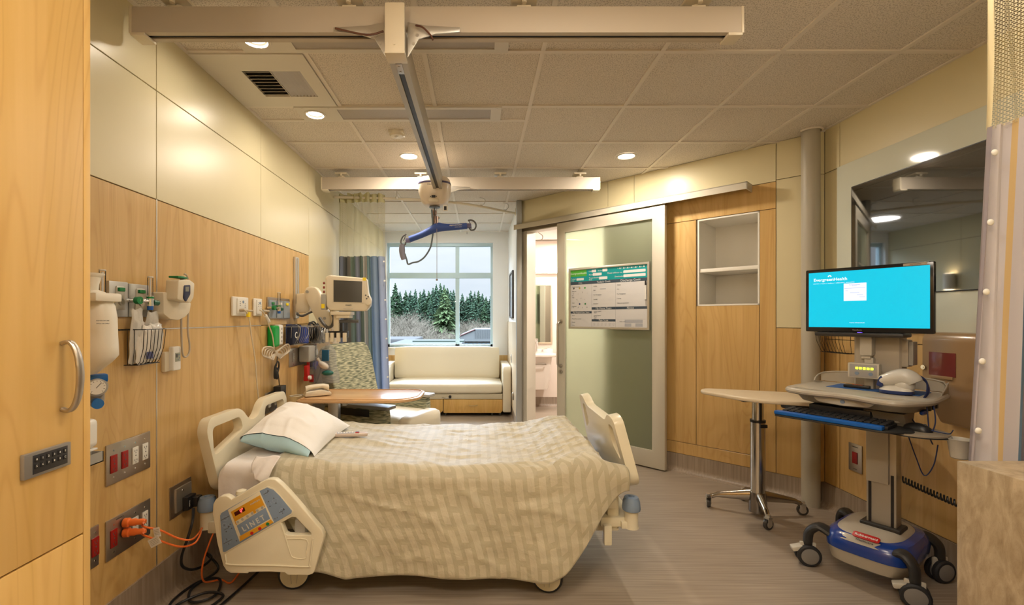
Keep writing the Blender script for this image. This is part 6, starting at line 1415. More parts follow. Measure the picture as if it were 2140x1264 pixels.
# picture on the alcove wall, outlet
t = thing('framed_picture', 'narrow dark-framed picture on side wall of the window alcove', 'picture', (XA, 6.40, 1.36), -90)
b = MB(); b.plate([(-.28, 0), (.28, 0), (.28, .64), (-.28, .64)], 0, .025, holes=[[(-.255, .025), (.255, .025), (.255, .615), (-.255, .615)]], bev=.002, m=FRONT); b.build('frame', DGREY, t)
b = MB(); b.box(-.26, .26, -.012, -.004, .02, .62); b.build('print', mat('pale_blue_print', (.30, .36, .42), .25, var=.3, vscale=6), t, smooth=0)
t = thing('outlet_plate', 'small white switch plate on alcove wall beside the sofa arm', 'switch', (XA - .012, 6.38, .75), -90)
b = MB(); b.box(-.035, .035, -.008, 0, 0, .115, .003); b.build('cover_plate', WHITE, t)
b = MB(); b.box(-.014, .014, -.012, -.006, .03, .085, .002); b.build('switch', DGREY, t)
t = thing('wall_hook', 'small steel oval wall stop low on alcove wall near the door post', 'wall stop', (XA - .012, 5.98, .30), -90)
b = MB(); b.sph((0, -.01, .05), (.02, .022, .05)); b.build('stop', STEEL, t)

# ================================================================ TILTING TABLE ON CASTERS
t = thing('rolling_table', 'height-adjustable rolling side table with pale oval top and steel base', 'table', (1.925, 3.18, 0))
c0 = Vector((1.925, 3.18, 0))
top = fillet([(1.50, 3.28), (1.72, 2.72), (1.95, 2.66), (2.36, 2.80), (2.22, 3.16), (2.02, 3.22)], [.16, .16, .1, .12, .12, .1], 7)
top = fillet([(1.545, 3.23), (1.70, 2.86), (2.33, 2.62), (2.42, 2.86), (2.16, 3.13), (1.62, 3.33)], [.07, .16, .12, .1, .14, .08], 7)
b = MB(); b.plate(top, .832, .858, bev=.010, seg=3); b.build('tabletop', mat('pale_laminate_top', (.66, .56, .41), .35), t, world=True)
b = MB(); b.box(1.72, 2.10, 3.0, 3.16, .815, .832, .003); b.box(1.97, 2.12, 2.88, 3.02, .775, .83, .02); b.build('lift_lever', BLACK, t, world=True)
b = MB(); b.cyl(c0 + Vector((0, 0, .12)), c0 + Vector((0, 0, .655)), .046, seg=32); b.build('column', mat('polished_steel', (.62, .58, .52), .18, 1), t, world=True)
b = MB(); b.cyl(c0 + Vector((0, 0, .65)), c0 + Vector((0, 0, .825)), .036, seg=28); b.build('inner_column', mat('polished_steel2', (.62, .58, .52), .15, 1), t, world=True)
b = MB(); b.cyl(c0 + Vector((0, 0, .645)), c0 + Vector((0, 0, .662)), .048, seg=32); b.box(c0.x - .012, c0.x + .035, c0.y - .054, c0.y - .04, .615, .637, .002); b.box(c0.x - .008, c0.x + .004, c0.y - .040, c0.y - .033, .66, .825); b.build('collar', BLACK, t, world=True)
b = MB(); b.lathe([(.055, .03), (.058, .04), (.055, .12), (.050, .165), (.0, .165)], m=Matrix.Translation(c0), seg=32); b.build('hub', mat('dark_chrome', (.30, .27, .24), .18, 1), t, world=True)
for (x, y), lab in (((1.66, 3.33), 1), ((1.865, 2.97), 2), ((2.24, 3.19), 3), ((1.985, 3.45), 4)):
    e_ = Vector((x, y, 0)); d = (e_ - c0); L_ = d.length; d.normalize(); n_ = Vector((-d.y, d.x, 0)); b = MB(); rr = []
    for k in range(11):
        s_ = k / 10; p = c0 + d * (.04 + (L_ - .04) * s_); z = .135 - .045 * s_ + (.0 if s_ < .9 else -.01); hw = .024 - .010 * s_; hh_ = .040 - .026 * s_
        rr.append([p + Vector((0, 0, z)) + n_ * (hw * math.cos(a)) + Vector((0, 0, hh_ * math.sin(a))) for a in [2 * PI * i / 12 for i in range(12)]])
    loft(b, rr); b.build('leg', mat('leg_chrome', (.42, .38, .33), .15, 1), t, world=True)
    cs = bpy.data.objects.new('caster', None); COL.objects.link(cs); cs.parent = t; cs.location = e_ - c0; ang = {1: 70, 2: 20, 3: -20, 4: 40}[lab]
    W = Matrix.Translation((x, y, .036)) @ Matrix.Rotation(R(ang), 4, 'Z')
    b = MB(); b.m = W; b.lathe([(.020, -.012), (.034, -.011), (.036, -.004), (.036, .004), (.034, .011), (.020, .012)], m=Matrix.Rotation(R(90), 4, 'X'), seg=28); b.build('tyre', mat('smoky_tyre', (.05, .045, .04), .2), cs, world=True)
    b = MB(); b.m = W; b.lathe([(.0, -.013), (.022, -.013), (.022, .013), (.0, .013)], m=Matrix.Rotation(R(90), 4, 'X'), seg=20); b.build('wheel_disc', ALU, cs, world=True)
    b = MB(); b.m = W; b.cyl((0, 0, .038), (0, 0, .06), .016); b.box(-.018, .018, -.017, -.014, -.008, .045, .003); b.box(-.018, .018, .014, .017, -.008, .045, .003); b.box(-.018, .018, -.017, .017, .035, .042); b.build('fork', ALU, cs, world=True)
    if lab == 1: b = MB(); b.m = W; b.box(-.06, -.015, -.012, .012, .045, .05, .002); b.build('brake_lever', BLACK, cs, world=True)

# ================================================================ COMPUTER CART
TH = -56.6
ct = thing('computer_cart', 'grey and blue medical computer cart on casters by the right wall', 'cart', (2.08, 2.455, 0), TH)
CT = Matrix.Translation((2.08, 2.455, 0)) @ Matrix.Rotation(R(TH), 4, 'Z')
CARTG = mat('cart_grey', (.44, .40, .33), .38, coat=.15); CBLUE = mat('cart_blue', (.01, .045, .27), .25, coat=.4); CARTD = mat('cart_dark_grey', (.028, .027, .026), .45)
# base
b = MB()
def bring(z, x0, x1, y0, y1, p=.5): 
    cx_, cy_ = (x0 + x1) / 2, (y0 + y1) / 2; return [Vector((cx_ + (x1 - x0) / 2 * math.copysign(abs(math.cos(a)) ** p, math.cos(a)), cy_ + (y1 - y0) / 2 * math.copysign(abs(math.sin(a)) ** p, math.sin(a)), z)) for a in [2 * PI * k / 40 for k in range(40)]]
loft(b, [bring(.085, -.12, .17, -.17, .22), bring(.095, -.14, .18, -.185, .235), bring(.16, -.155, .205, -.20, .25)]); b.build('base_skirt', CARTG, ct)
b = MB(); loft(b, [bring(.16, -.158, .208, -.203, .252), bring(.195, -.16, .212, -.205, .25), bring(.225, -.15, .205, -.19, .24), bring(.245, -.13, .19, -.165, .225), bring(.25, -.10, .16, -.13, .2)]); b.build('blue_shell', CBLUE, ct)
b = MB(); loft(b, [bring(.218, -.128, .165, -.198, .235, .55), bring(.240, -.125, .162, -.176, .23, .55), bring(.258, -.11, .15, -.13, .21, .6), bring(.268, -.09, .13, -.05, .19, .6)]); b.build('top_cover', CARTG, ct)
for i, (x, y, ang, lift) in enumerate(((-.222, -.165, 40, 0), (.222, -.175, 20, 0), (.225, .223, 60, 0), (-.21, .24, 10, 0))):
    sx = -1 if x < 0 else 1
    b = MB(); pts = [Vector((sx * .12, y * .78, .20)), Vector((sx * .175, y * .88, .222)), Vector((x * .97, y * .97, .185)), Vector((x, y, .13)), Vector((x, y, .11))]
    cc = catmull(pts, 5); rr = []
    for k, p in enumerate(cc):
        s_ = k / (len(cc) - 1); d = (cc[min(k + 1, len(cc) - 1)] - cc[max(k - 1, 0)]).normalized(); n_ = Vector((0, 1, 0)); m_ = d.cross(n_).normalized(); n_ = m_.cross(d)
        rr.append([p + n_ * (.045 * (1 - .55 * s_)) * math.cos(a) + m_ * .022 * math.sin(a) for a in [2 * PI * q_ / 12 for q_ in range(12)]])
    loft(b, rr); b.build('leg', CARTD, ct)
    cs = bpy.data.objects.new('caster', None); COL.objects.link(cs); cs.parent = ct; cs.location = (x, y, 0); cs.scale = (1.12, 1.12, 1.12)
    W = Matrix.Translation((0, 0, .052)) @ Matrix.Rotation(R(ang), 4, 'Z')
    for s_ in (-1, 1):
        b = MB(); b.m = W; b.lathe([(.042, .006), (.050, .008), (.052, .014), (.052, .024), (.046, .030), (.038, .031)], m=Matrix.Rotation(R(90 * s_), 4, 'X'), seg=30, caps=False); b.build('tyre', RUBBER, cs)
        b = MB(); b.m = W; b.lathe([(.0, .031), (.034, .032), (.040, .029), (.042, .008), (0, .008)], m=Matrix.Rotation(R(90 * s_), 4, 'X'), seg=28, caps=False); b.build('hub_cap', mat('hub_grey', (.22, .21, .20), .4), cs)
    b = MB(); b.m = W; b.cyl((0, 0, .045), (0, 0, .075), .018); b.box(-.035, .035, -.007, .007, -.02, .06, .006); b.build('fork', LGREY, cs)
    if i < 2: b = MB(); b.m = W; b.box(-.062, -.01, -.022, .022, .030, .052, .008, m=Matrix.Rotation(R(-18), 4, 'Y')); b.build('brake_pedal', LGREY, cs)
# badge
bd = MB(); bd.plate(fillet([(-.055, -.012), (-.045, -.018), (.045, -.018), (.055, -.012), (.055, .012), (.045, .018), (-.045, .018), (-.055, .012)], .003), 0, .003, bev=.0005)
BM = Matrix.Translation((.035, -.163, .2515)) @ Matrix.Rotation(R(30), 4, 'X'); bd.bm.transform(BM); bd = bd.build('badge', RED, ct)
b = MB(); b.text('Rubbermaid', .019, BM @ Matrix.Translation((0, 0, .0035)), .0004, bold=.0003); b.build('lettering', WHITE, bd, smooth=0)
b = MB(); b.text('Healthcare', .016, BM @ Matrix.Translation((0, -.028, -.001)), .0006, bold=.0002); b.build('lettering', DGREY, ct, smooth=0)
# column
cx_, cy_ = .05, .03
b = MB(); b.box(cx_ - .085, cx_ + .085, cy_ - .06, cy_ + .06, .262, .285, .012, seg=3); b.build('column_foot', CARTD, ct)
b = MB(); b.box(cx_ - .062, cx_ + .062, cy_ - .035, cy_ + .045, .28, .90, .006); b.build('column', mat('column_alu', (.46, .43, .37), .4, .6), ct)
b = MB(); b.box(cx_ - .052, cx_ - .040, cy_ - .038, cy_ - .03, .28, .55); b.box(cx_ + .040, cx_ + .052, cy_ - .038, cy_ - .03, .28, .55); b.build('guide_slot', BLACK, ct)
b = MB(); b.box(cx_ - .06, cx_ + .035, cy_ - .052, cy_ - .03, .50, .86, .008); b.build('column_cover', CARTG, ct)
b = MB(); b.box(-.075, .125, .02, .12, .95, 1.285, .02, seg=3); b.box(.11, .15, .03, .10, 1.11, 1.25, .008); b.build('upper_column', CARTG, ct)
b = MB(); b.box(-.035, .02, -.03, .04, 1.16, 1.285, .012); b.box(-.02, .02, -.01, .03, .97, 1.15, .006); b.box(-.03, .01, -.018, .03, 1.145, 1.16, .003); b.build('monitor_arm', LGREY, ct)
b = MB(); b.box(.15, .168, .03, .10, 1.12, 1.24, .004); b.build('side_box', GREY, ct)
b = MB(); b.box(-.22, .16, -.09, .05, 1.262, 1.284, .010); b.build('monitor_shelf', CARTD, ct)
bt = MB(); bt.box(-.072, .062, -.075, -.035, 1.045, 1.125, .008); bt = bt.build('battery_panel', LGREY, ct)
b = MB(); b.box(-.062, .052, -.077, -.0745, 1.052, 1.118, .002); b.build('panel_face', mat('panel_face_grey', (.34, .33, .33), .4), bt)
b = MB()
for k in range(5): b.box(-.036 + k * .016, -.025 + k * .016, -.079, -.0765, 1.092, 1.103, .002)
b.build('charge_lights', mat('lit_yellow_green', (.8, 1, .1), .5, emis=(.75, 1, .02), es=3), bt)
b = MB()
for x, m_ in ((-.03, BLUEG), (.028, LGREY)): b.cyl((x, -.0765, 1.070), (x, -.079, 1.070), .009)
b.build('panel_buttons', BLUEG, bt)
# work surface with wavy handle rim
ws = fillet([(-.285, -.17), (-.275, -.30), (-.17, -.335), (0, -.30), (.13, -.365), (.215, -.365), (.285, -.19), (.27, .14), (-.27, .14)], [.05, .07, .08, .12, .08, .06, .06, .04, .04], 6)
def inset_hole(p): return fillet(p, .018, 4)
hl = inset_hole([(-.25, -.275), (-.14, -.305), (-.05, -.285), (-.09, -.265), (-.24, -.245)])
hr_ = inset_hole([(.065, -.305), (.13, -.335), (.195, -.335), (.235, -.25), (.205, -.262), (.12, -.285)])
b = MB(); b.plate(ws, .958, .985, holes=[hl, hr_], bev=.009, seg=3); b.build('work_surface', CARTG, ct)
rim = ws[:ws.index(ws[0])] or ws
b = MB(); b.tube([(p.x, p.y, .972) for p in ws], .015, 10, closed=True); b.build('handle_rim', CARTG, ct)
b = MB(); loft(b, [bring(.905, -.20, .20, -.22, .12, .35), bring(.92, -.235, .235, -.27, .13, .35), bring(.962, -.262, .262, -.295, .135, .35)]); b.build('drawer_body', mat('cart_body_grey', (.36, .33, .27), .4), ct)
b = MB(); b.plate(fillet([(-.13, .018), (0, .030), (.13, .018), (.11, -.006), (0, -.014), (-.11, -.006)], .02), 0, .012, bev=.003, m=Matrix.Translation((-.02, -.284, .935)) @ FRONT); dp = b.build('drawer_pull', LGREY, ct)
b = MB(); b.cyl((-.02, -.296, .943), (-.02, -.299, .943), .010); b.build('drawer_lock', BLUEG, dp)
b = MB()
for k in range(3): b.box(.252, .268, -.14 + k * .055, -.115 + k * .055, .925, .955, .003)
b.build('side_slots', BLACK, ct)
b = MB(); b.sph((.250, -.16, .92), (.012, .05, .014)); b.build('release_tab', CBLUE, ct)
b = MB(); b.tube([(-.26, .13, .985), (-.26, .02, 1.00), (-.255, .13, 1.04), (-.10, .145, 1.055), (.1, .145, 1.055), (.26, .13, 1.04), (.28, .0, 1.00)], .004, 6, n=3)
b.plate([(-.27, .99), (.27, .99), (.27, 1.035), (.1, 1.055), (-.1, 1.055), (-.27, 1.035)], -.145, -.139, m=FRONT); b.plate([(0, .985), (.13, .985), (.13, 1.04)], .272, .277, m=SIDE); b.build('rear_lip', CARTG, ct)
b = MB(); b.box(-.16, .22, -.10, .10, .984, .987, .001); b.build('blue_mat', mat('blue_mat', (.02, .09, .28), .6), ct)
# keyboard tray
b = MB(); b.plate(fillet([(-.285, -.43), (.18, -.43), (.27, -.33), (.20, -.22), (-.25, -.22)], [.03, .05, .05, .03, .04], 4), .842, .851, bev=.002); b.build('keyboard_tray', CARTD, ct)
b = MB(); b.box(-.14, .18, -.22, -.05, .86, .905, .01); b.plate([(-.25, .91), (-.08, .91), (-.12, .835), (-.2, .845)], -.20, -.05, m=Matrix(((0, 0, -1, 0), (1, 0, 0, 0), (0, 1, 0, 0), (0, 0, 0, 1)))); b.build('tray_arm', mat('tray_arm_grey', (.30, .27, .23), .4), ct)
b = MB(); b.box(-.18, .08, -.26, -.10, .875, .905, .004); b.build('tray_bracket', BLACK, ct)
b = MB(); b.cyl((.235, -.25, .833), (.235, -.25, .838), .125, seg=40); b.build('mouse_shelf_edge', CARTD, ct)
b = MB(); b.cyl((.235, -.25, .838), (.235, -.25, .845), .122, seg=40); b.build('mouse_shelf', mat('mouse_shelf_tan', (.34, .29, .22), .45), ct)
b = MB(); M_ = Matrix.Translation((.385, -.255, .755)); b.lathe([(.026, 0), (.030, .004), (.040, .080), (.043, .084), (.040, .086), (.036, .080), (.027, .008), (0, .008)], m=M_, seg=28, caps=False); b.box(.34, .36, -.27, -.24, .825, .84); b.build('cup_holder', LGREY, ct)
# keyboard (things standing on the cart)
kb_ = thing('keyboard', 'black computer keyboard with blue palm rest on the cart tray', 'keyboard', tuple(CT @ Vector((-.045, -.34, .851))), TH)
b = MB(); b.box(-.225, .225, -.045, .085, 0, .016, .004); b.build('case', BLACK, kb_)
b = MB(); b.box(-.235, .215, -.085, -.045, .0, .020, .007, seg=3); b.build('palm_rest', mat('palm_rest_blue', (.005, .10, .42), .35), kb_)
for r0 in range(5):
    n = 15
    for k in range(n):
        if r0 == 0 and 4 <= k <= 8:
            if k == 4: b = MB(); b.box(-.215 + 4 * .029, -.215 + 9 * .029 - .003, -.036, -.016, .015, .024, .003, seg=1); b.build('key', BLACK, kb_)
            continue
        b = MB(); x = -.215 + k * .029; y = -.036 + r0 * .024; b.box(x, x + .025, y, y + .020, .015, .024 + .001 * r0, .003, seg=1); b.build('key', mat('key_black', (.012, .012, .013), .5) if (r0 == 0 and k == 0) else bpy.data.materials['key_black'], kb_)
ms = thing('computer_mouse', 'black computer mouse on the round mouse shelf', 'mouse', tuple(CT @ Vector((.245, -.235, .846))), TH + 75)
b = MB(); bb = bmesh.new(); bmesh.ops.create_uvsphere(bb, u_segments=24, v_segments=14, radius=1)
for v in bb.verts: v.co = Vector((v.co.x * .032 * (1 - .12 * v.co.y), v.co.y * .055, max(0, v.co.z) * .034))
b.merge(bb); b.build('shell', BLACK, ms)
b = MB(); b.cyl((-.003, -.028, .028), (.003, -.028, .028), .006, seg=12); b.build('scroll_wheel', DGREY, ms)
b = MB(); b.tube([(0, -.05, .01), (-.0, -.09, .008), (-.05, -.14, .02), (-.09, -.17, .045)], .0022, 6, n=5); b.build('cord', NAVY, ms)
# monitor
sm_ = thing('computer_monitor', 'wide black computer monitor showing a bright cyan login screen', 'monitor', tuple(CT @ Vector((0, -.045, 1.285))), TH)
b = MB(); b.plate(rrect(-.268, .268, 0, .348, .008), -.0, .028, bev=.004, m=FRONT); b.box(-.17, .17, .0, .035, .08, .28, .012); b.build('housing', mat('gloss_black', (.012, .012, .013), .12), sm_)
b = MB(); b.box(-.252, .252, -.0292, -.0275, .026, .330); sc_ = b.build('screen', mat('lit_cyan_screen', (0, .02, .02), .25, emis=(.0, .60, .82), es=.88), sm_, smooth=0)
LW_ = mat('lit_white', (.1, .1, .1), .4, emis=(.85, .95, 1), es=1.0)
b = MB(); b.text('EvergreenHealth', .023, Matrix.Translation((-.150, -.0295, .288)) @ FRONT, .0002, bold=.0003); b.text('awareness  |  respect  |  excellence  |  collaboration  |  accountability', .0068, Matrix.Translation((-.135, -.0295, .268)) @ FRONT, .0002); b.text('Property of EvergreenHealth', .0055, Matrix.Translation((-.03, -.0295, .052)) @ FRONT, .0002)
for k in range(5): a = R(90 + 40 * (k - 2)); b.sph((-.152 + .006 * math.cos(a), -.0295, .304 + .006 * math.sin(a)), (.0028, .0004, .0028), u=8, v=6)
b.build('lettering', LW_, sc_, smooth=0)
b = MB(); b.box(-.088, .010, -.0297, -.0290, .168, .262); lw = b.build('login_window', mat('lit_lavender', (.1, .1, .1), .4, emis=(.78, .82, .95), es=1.0), sc_, smooth=0)
b = MB()
for k, (a_, c_) in enumerate(((-.05, -.03), (-.085, .005), (-.08, -.07), (-.06, -.02), (-.03, -.005), (-.02, .004))): b.box(a_, c_, -.0299, -.0296, .247 - k * .012, .2482 - k * .012)
b.text('EvergreenHealth', .007, Matrix.Translation((-.04, -.0299, .2535)) @ FRONT, .0001); b.build('window_lines', mat('lit_blue_lines', (.05, .05, .1), .4, emis=(.25, .35, .6), es=.8), lw, smooth=0)
b = MB(); b.text('ViewSonic', .010, Matrix.Translation((-.03, -.0285, .013)) @ FRONT, .0003); b.build('lettering', GREY, sm_, smooth=0)
b = MB(); b.box(.155, .242, -.0293, -.028, .333, .345); lb = b.build('name_label', mat('label_tan', (.42, .36, .28), .5), sm_, smooth=0)
b = MB(); b.text('INVT023740', .008, Matrix.Translation((.20, -.0295, .339)) @ FRONT, .0002); b.build('lettering', DGREY, lb, smooth=0)
b = MB(); b.box(-.03, -.012, -.03, -.01, -.006, .001, .002); b.build('status_light', mat('lit_violet', (.1, .05, .5), .4, emis=(.12, .06, 1), es=5), sm_)
b = MB(); b.box(-.06, .06, -.02, .04, -.022, .0, .008); b.build('stand', CARTD, sm_)
# barcode scanner and its cradle
sn = thing('barcode_scanner', 'white and navy barcode scanner in its charging cradle on the cart', 'scanner', tuple(CT @ Vector((.135, -.10, .988))), TH); sn.scale = (.66, .8, .74)
SCW = mat('scanner_white', (.62, .60, .55), .35, coat=.3); SCN = mat('scanner_navy', (.02, .04, .15), .4)
b = MB(); loft(b, [bring(.0, -.095, .095, -.055, .06, .7), bring(.012, -.10, .10, -.06, .065, .7), bring(.022, -.098, .098, -.058, .063, .7)]); b.build('cradle_base', SCN, sn)
b = MB(); loft(b, [bring(.021, -.097, .097, -.057, .062, .7), bring(.045, -.085, .09, -.045, .055, .8), bring(.055, -.06, .08, -.03, .045, .9)]); b.build('cradle', SCW, sn)
b = MB(); rr = []
cc = catmull([(-.085, -.01, .078), (-.05, -.005, .088), (.0, .0, .105), (.05, .005, .112), (.085, .01, .095), (.098, .012, .075)], 5)
for k, p in enumerate(cc):
    s_ = k / (len(cc) - 1); d = (cc[min(k + 1, len(cc) - 1)] - cc[max(k - 1, 0)]).normalized(); n_ = Vector((0, 1, 0)); m_ = d.cross(n_).normalized(); r1 = .034 + .024 * math.sin(min(1, s_ * .95) * PI * .78)
    rr.append([p + n_ * r1 * .95 * math.cos(a) + m_ * r1 * math.sin(a) for a in [2 * PI * q_ / 16 for q_ in range(16)]])
loft(b, rr); b.sph((.045, .005, .060), (.062, .048, .060)); b.build('scanner_body', SCW, sn, smooth=60)
b = MB(); b.box(-.020, .020, -.034, .034, -.036, .036, .012, m=Matrix.Translation((-.078, -.008, .074)) @ Matrix.Rotation(R(20), 4, 'Y'), seg=3); b.build('scan_window', SCN, sn)
b = MB(); b.tube([(.02, -.035, .14), (.05, -.03, .135), (.075, -.02, .11), (.085, -.02, .07), (.08, -.02, .045)], .004, 6, n=4); b.build('navy_trim', SCN, sn)
CORD = mat('navy_cord', (.01, .02, .08), .4)
b = MB(); b.tube([(.06, .02, .11), (.11, .05, .125), (.16, .03, .09), (.175, -.02, .03), (.165, -.05, -.01)], .0055, 8, n=6); b.tube([(.06, .03, .10), (.10, .08, .115), (.15, .07, .08), (.18, .0, .03), (.165, -.05, -.01)], .0055, 8, n=6)
b.tube([(.165, -.05, -.01), (.22, -.09, -.02), (.25, -.14, -.12), (.24, -.16, -.19), (.20, -.10, -.23), (.13, -.03, -.20), (.08, -.03, -.12)], .004, 8, n=7); b.tube([(.165, -.05, -.01), (.20, -.12, -.04), (.215, -.14, -.15), (.225, -.15, -.23), (.24, -.15, -.27)], .004, 8, n=7); b.build('cord', CORD, sn)
cd = thing('card_reader', 'flat black card reader on the blue mat of the cart', 'card reader', tuple(CT @ Vector((-.045, -.02, .988))), TH + 8)
b = MB(); b.box(-.055, .055, -.035, .035, 0, .014, .004); b.build('case', BLACK, cd)
b = MB(); b.text('RFID', .022, Matrix.Translation((0, 0, .0145))); b.build('lettering', ORANGE, cd, smooth=0)
b = MB(); b.tube([(.05, .02, .008), (.09, .05, .01), (.10, .09, .03), (.06, .10, .07)], .003, 6, n=5); b.build('cord', NAVY, cd)
# hanging cords of the cart
b = MB(); b.tube([(.16, -.17, .90), (.19, -.19, .84), (.20, -.18, .80), (.22, -.15, .70), (.26, -.20, .635), (.30, -.24, .70), (.32, -.27, .80)], .0025, 6, n=6); b.build('data_cord', CORD, ct)
b = MB(); pts = []
for k in range(480):
    s_ = k / 479; a = s_ * 2 * PI * 38; p = Vector((.12, .05, .53)).lerp(Vector((.60, -.12, .47)), s_) + Vector((0, 0, -.012 * math.sin(PI * s_))); pts.append(p + Vector((0, .012 * math.cos(a), .014 * math.sin(a))))
b.tube(pts, .0038, 6); b.build('coiled_cord', BLACK, ct)

# ================================================================ BATHROOM FIXTURES
CER = mat('white_ceramic', (.82, .76, .70), .15, coat=.3)
sk = thing('washbasin', 'white wall-hung washbasin with shroud, seen through the bathroom doorway', 'washbasin', (.93, 7.15, .45), 0)
b = MB(); b.plate(fillet([(-.29, 0), (-.29, -.40), (-.20, -.48), (.12, -.48), (.215, -.40), (.215, 0)], [0, .08, .08, .08, .08, 0], 5), .345, .39, bev=.012, seg=3); b.box(-.29, .215, -.05, 0, .34, .44, .01); b.build('rim', CER, sk)
b = MB(); loft(b, [superring(.20, .17, 0), superring(.24, .21, .02)][:0] or [bring(-.15, -.16, .11, -.30, -.01, .45), bring(.0, -.19, .14, -.34, -.005, .45), bring(.20, -.21, .15, -.37, -.0, .45), bring(.345, -.23, .165, -.41, 0, .45)]); b.build('shroud', CER, sk)
b = MB(); b.cyl((-.04, -.08, .39), (-.04, -.08, .55), .012); b.tube([(-.04, -.08, .53), (-.04, -.12, .56), (-.04, -.19, .55), (-.04, -.21, .50)], .010, 8, n=4); b.cyl((-.04, -.08, .55), (-.04, -.08, .60), .022)
for s_ in (-1, 1): b.cyl((-.04 + s_ * .09, -.08, .39), (-.04 + s_ * .09, -.08, .43), .012); b.tube([(-.04 + s_ * .09, -.08, .43), (-.04 + s_ * .14, -.12, .44), (-.04 + s_ * .21, -.16, .47)], .009, 8, n=4)
b.build('tap', CHROME, sk)
b = MB(); b.tube([(-.10, -.405, .235), (-.10, -.43, .24), (-.08, -.44, .245), (.03, -.44, .245), (.05, -.43, .24), (.05, -.405, .235)], .012, 8, n=3); b.build('pull_bar', STEEL, sk)
b = MB(); b.tube([(-.24, -.40, .35), (-.18, -.42, .33), (-.13, -.41, .28)], .006, 6, n=4); b.build('waste_lever', DGREY, sk)
t = thing('bathroom_mirror', 'framed mirror on bathroom wall above the washbasin', 'mirror', (.90, 7.15, .965))
b = MB(); b.plate([(-.24, 0), (.24, 0), (.24, .92), (-.24, .92)], 0, .03, holes=[[(-.215, .025), (.215, .025), (.215, .895), (-.215, .895)]], bev=.003, m=FRONT); b.build('frame', mat('tan_mirror_frame', (.50, .40, .28), .4), t)
b = MB(); b.box(-.22, .22, -.012, -.002, .02, .90); b.build('glass', mat('mirror_glass', (.85, .9, .86), .02, 1), t, smooth=0)
t = thing('bathroom_light', 'lit horizontal light strip on bathroom wall above the mirror', 'wall lamp', (1.0, 7.15, 2.05))
b = MB(); b.box(-.38, .50, -.06, 0, 0, .02, .003); b.build('housing', WHITE, t)
b = MB(); b.box(-.37, .49, -.058, -.002, .021, .09, .006); b.build('tube', mat('lit_strip', (1, 1, 1), .5, emis=(1, .94, .88), es=5), t)
t = thing('bathroom_rail', 'grey metal curtain rail with hooked hanger near bathroom ceiling', 'curtain track', (1.0, 6.5, 2.42))
b = MB(); b.tube([(.62, 6.2, 2.40), (1.2, 6.4, 2.44), (2.2, 6.6, 2.44)], .014, 8, n=4); b.build('rail_tube', STEEL, t, world=True)
b = MB(); b.tube([(.80, 6.26, 2.42), (.86, 6.27, 2.43), (.87, 6.27, 2.48), (.82, 6.27, 2.52), (.80, 6.27, 2.56)], .006, 6, n=5); b.build('hanger', STEEL, t, world=True)
t = thing('bathroom_notice', 'coloured notice strip on bathroom wall left of the mirror', 'sign', (.655, 7.15, 1.10))
b = MB(); b.box(-.03, .03, -.004, 0, 0, .62); b.build('sheet', WHITE, t, smooth=0)

# ================================================================ VIEW FROM THE WINDOW
CONI = mat('conifer_green', (.020, .033, .017), .9, spec=0, var=.5, vscale=.8); CONB = mat('conifer_blue_green', (.022, .036, .022), .9, spec=0, var=.45, vscale=.7); OLIVE = mat('olive_tree', (.042, .058, .026), .9, spec=0, var=.4, vscale=1)
TWIG = mat('grey_twigs', (.085, .070, .052), .9, spec=0, var=.2, vscale=.5); TRUNK = mat('bark', (.03, .02, .015), .9, spec=0)
rnd = random.Random(11)
def conifer_mesh(seed, H, Rr, name):
    r = random.Random(seed); bm = bmesh.new(); z = H * .06
    while z < H:
        f_ = 1 - z / H; n = int(7 + 9 * f_)
        for k in range(n):
            a = r.random() * 2 * PI; L_ = Rr * (f_ ** .8) * r.uniform(.6, 1.1) + .12; w_ = .28 * L_ + .18; d = Vector((math.cos(a), math.sin(a), 0)); s_ = Vector((-d.y, d.x, 0)); dr_ = r.uniform(.12, .42) * L_; p = Vector((0, 0, z + r.uniform(-.2, .2)))
            q_ = [p + Vector((0, 0, .25)), p + d * L_ * .55 + s_ * w_ * .5 + Vector((0, 0, -.1 * dr_)), p + d * L_ + Vector((0, 0, -dr_)), p + d * L_ * .55 - s_ * w_ * .5 + Vector((0, 0, -.1 * dr_)), p + d * L_ * .5 + Vector((0, 0, -dr_ * .9 - .25))]
            vs = [bm.verts.new(v) for v in q_]
            for f in ((0, 1, 2), (0, 2, 3), (1, 4, 2), (2, 4, 3), (0, 4, 1), (0, 3, 4)): bm.faces.new([vs[i] for i in f])
        z += H * .020 + .08
    vs = [bm.verts.new(v) for v in ((.06, 0, H * .85), (-.03, .05, H * .85), (-.03, -.05, H * .85), (0, 0, H * 1.03))]
    for f in ((0, 1, 3), (1, 2, 3), (2, 0, 3)): bm.faces.new([vs[i] for i in f])
    me = bpy.data.meshes.new(name); bm.to_mesh(me); bm.free(); return me
variants = []
for i in range(5):
    me = conifer_mesh(20 + i, 15, 2.9 + .35 * i, 'crown'); variants.append(me)
trm = MB(); trm.cyl((0, 0, 0), (0, 0, 6), .28, .18, seg=8); tro = trm.build('trunk', TRUNK); trunk_me = tro.data; bpy.data.objects.remove(tro)
def put_tree(kind, x, y, z, s, me, m, lab, cat, group, trunk=True):
    o = bpy.data.objects.new(kind, None); COL.objects.link(o); o.location = (x, y, z); o.scale = (s * 1.25, s * 1.25, s); o.rotation_euler = (0, 0, rnd.random() * 6); tag(o, lab, cat, group)
    c_ = bpy.data.objects.new('crown', me); COL.objects.link(c_); c_.parent = o
    if not me.materials: me.materials.append(m)
    if trunk: k = bpy.data.objects.new('trunk', trunk_me); COL.objects.link(k); k.parent = o
GZ = -5.8
def top_h(px, py, D): return (HC - (py - 665) * D / F) - GZ
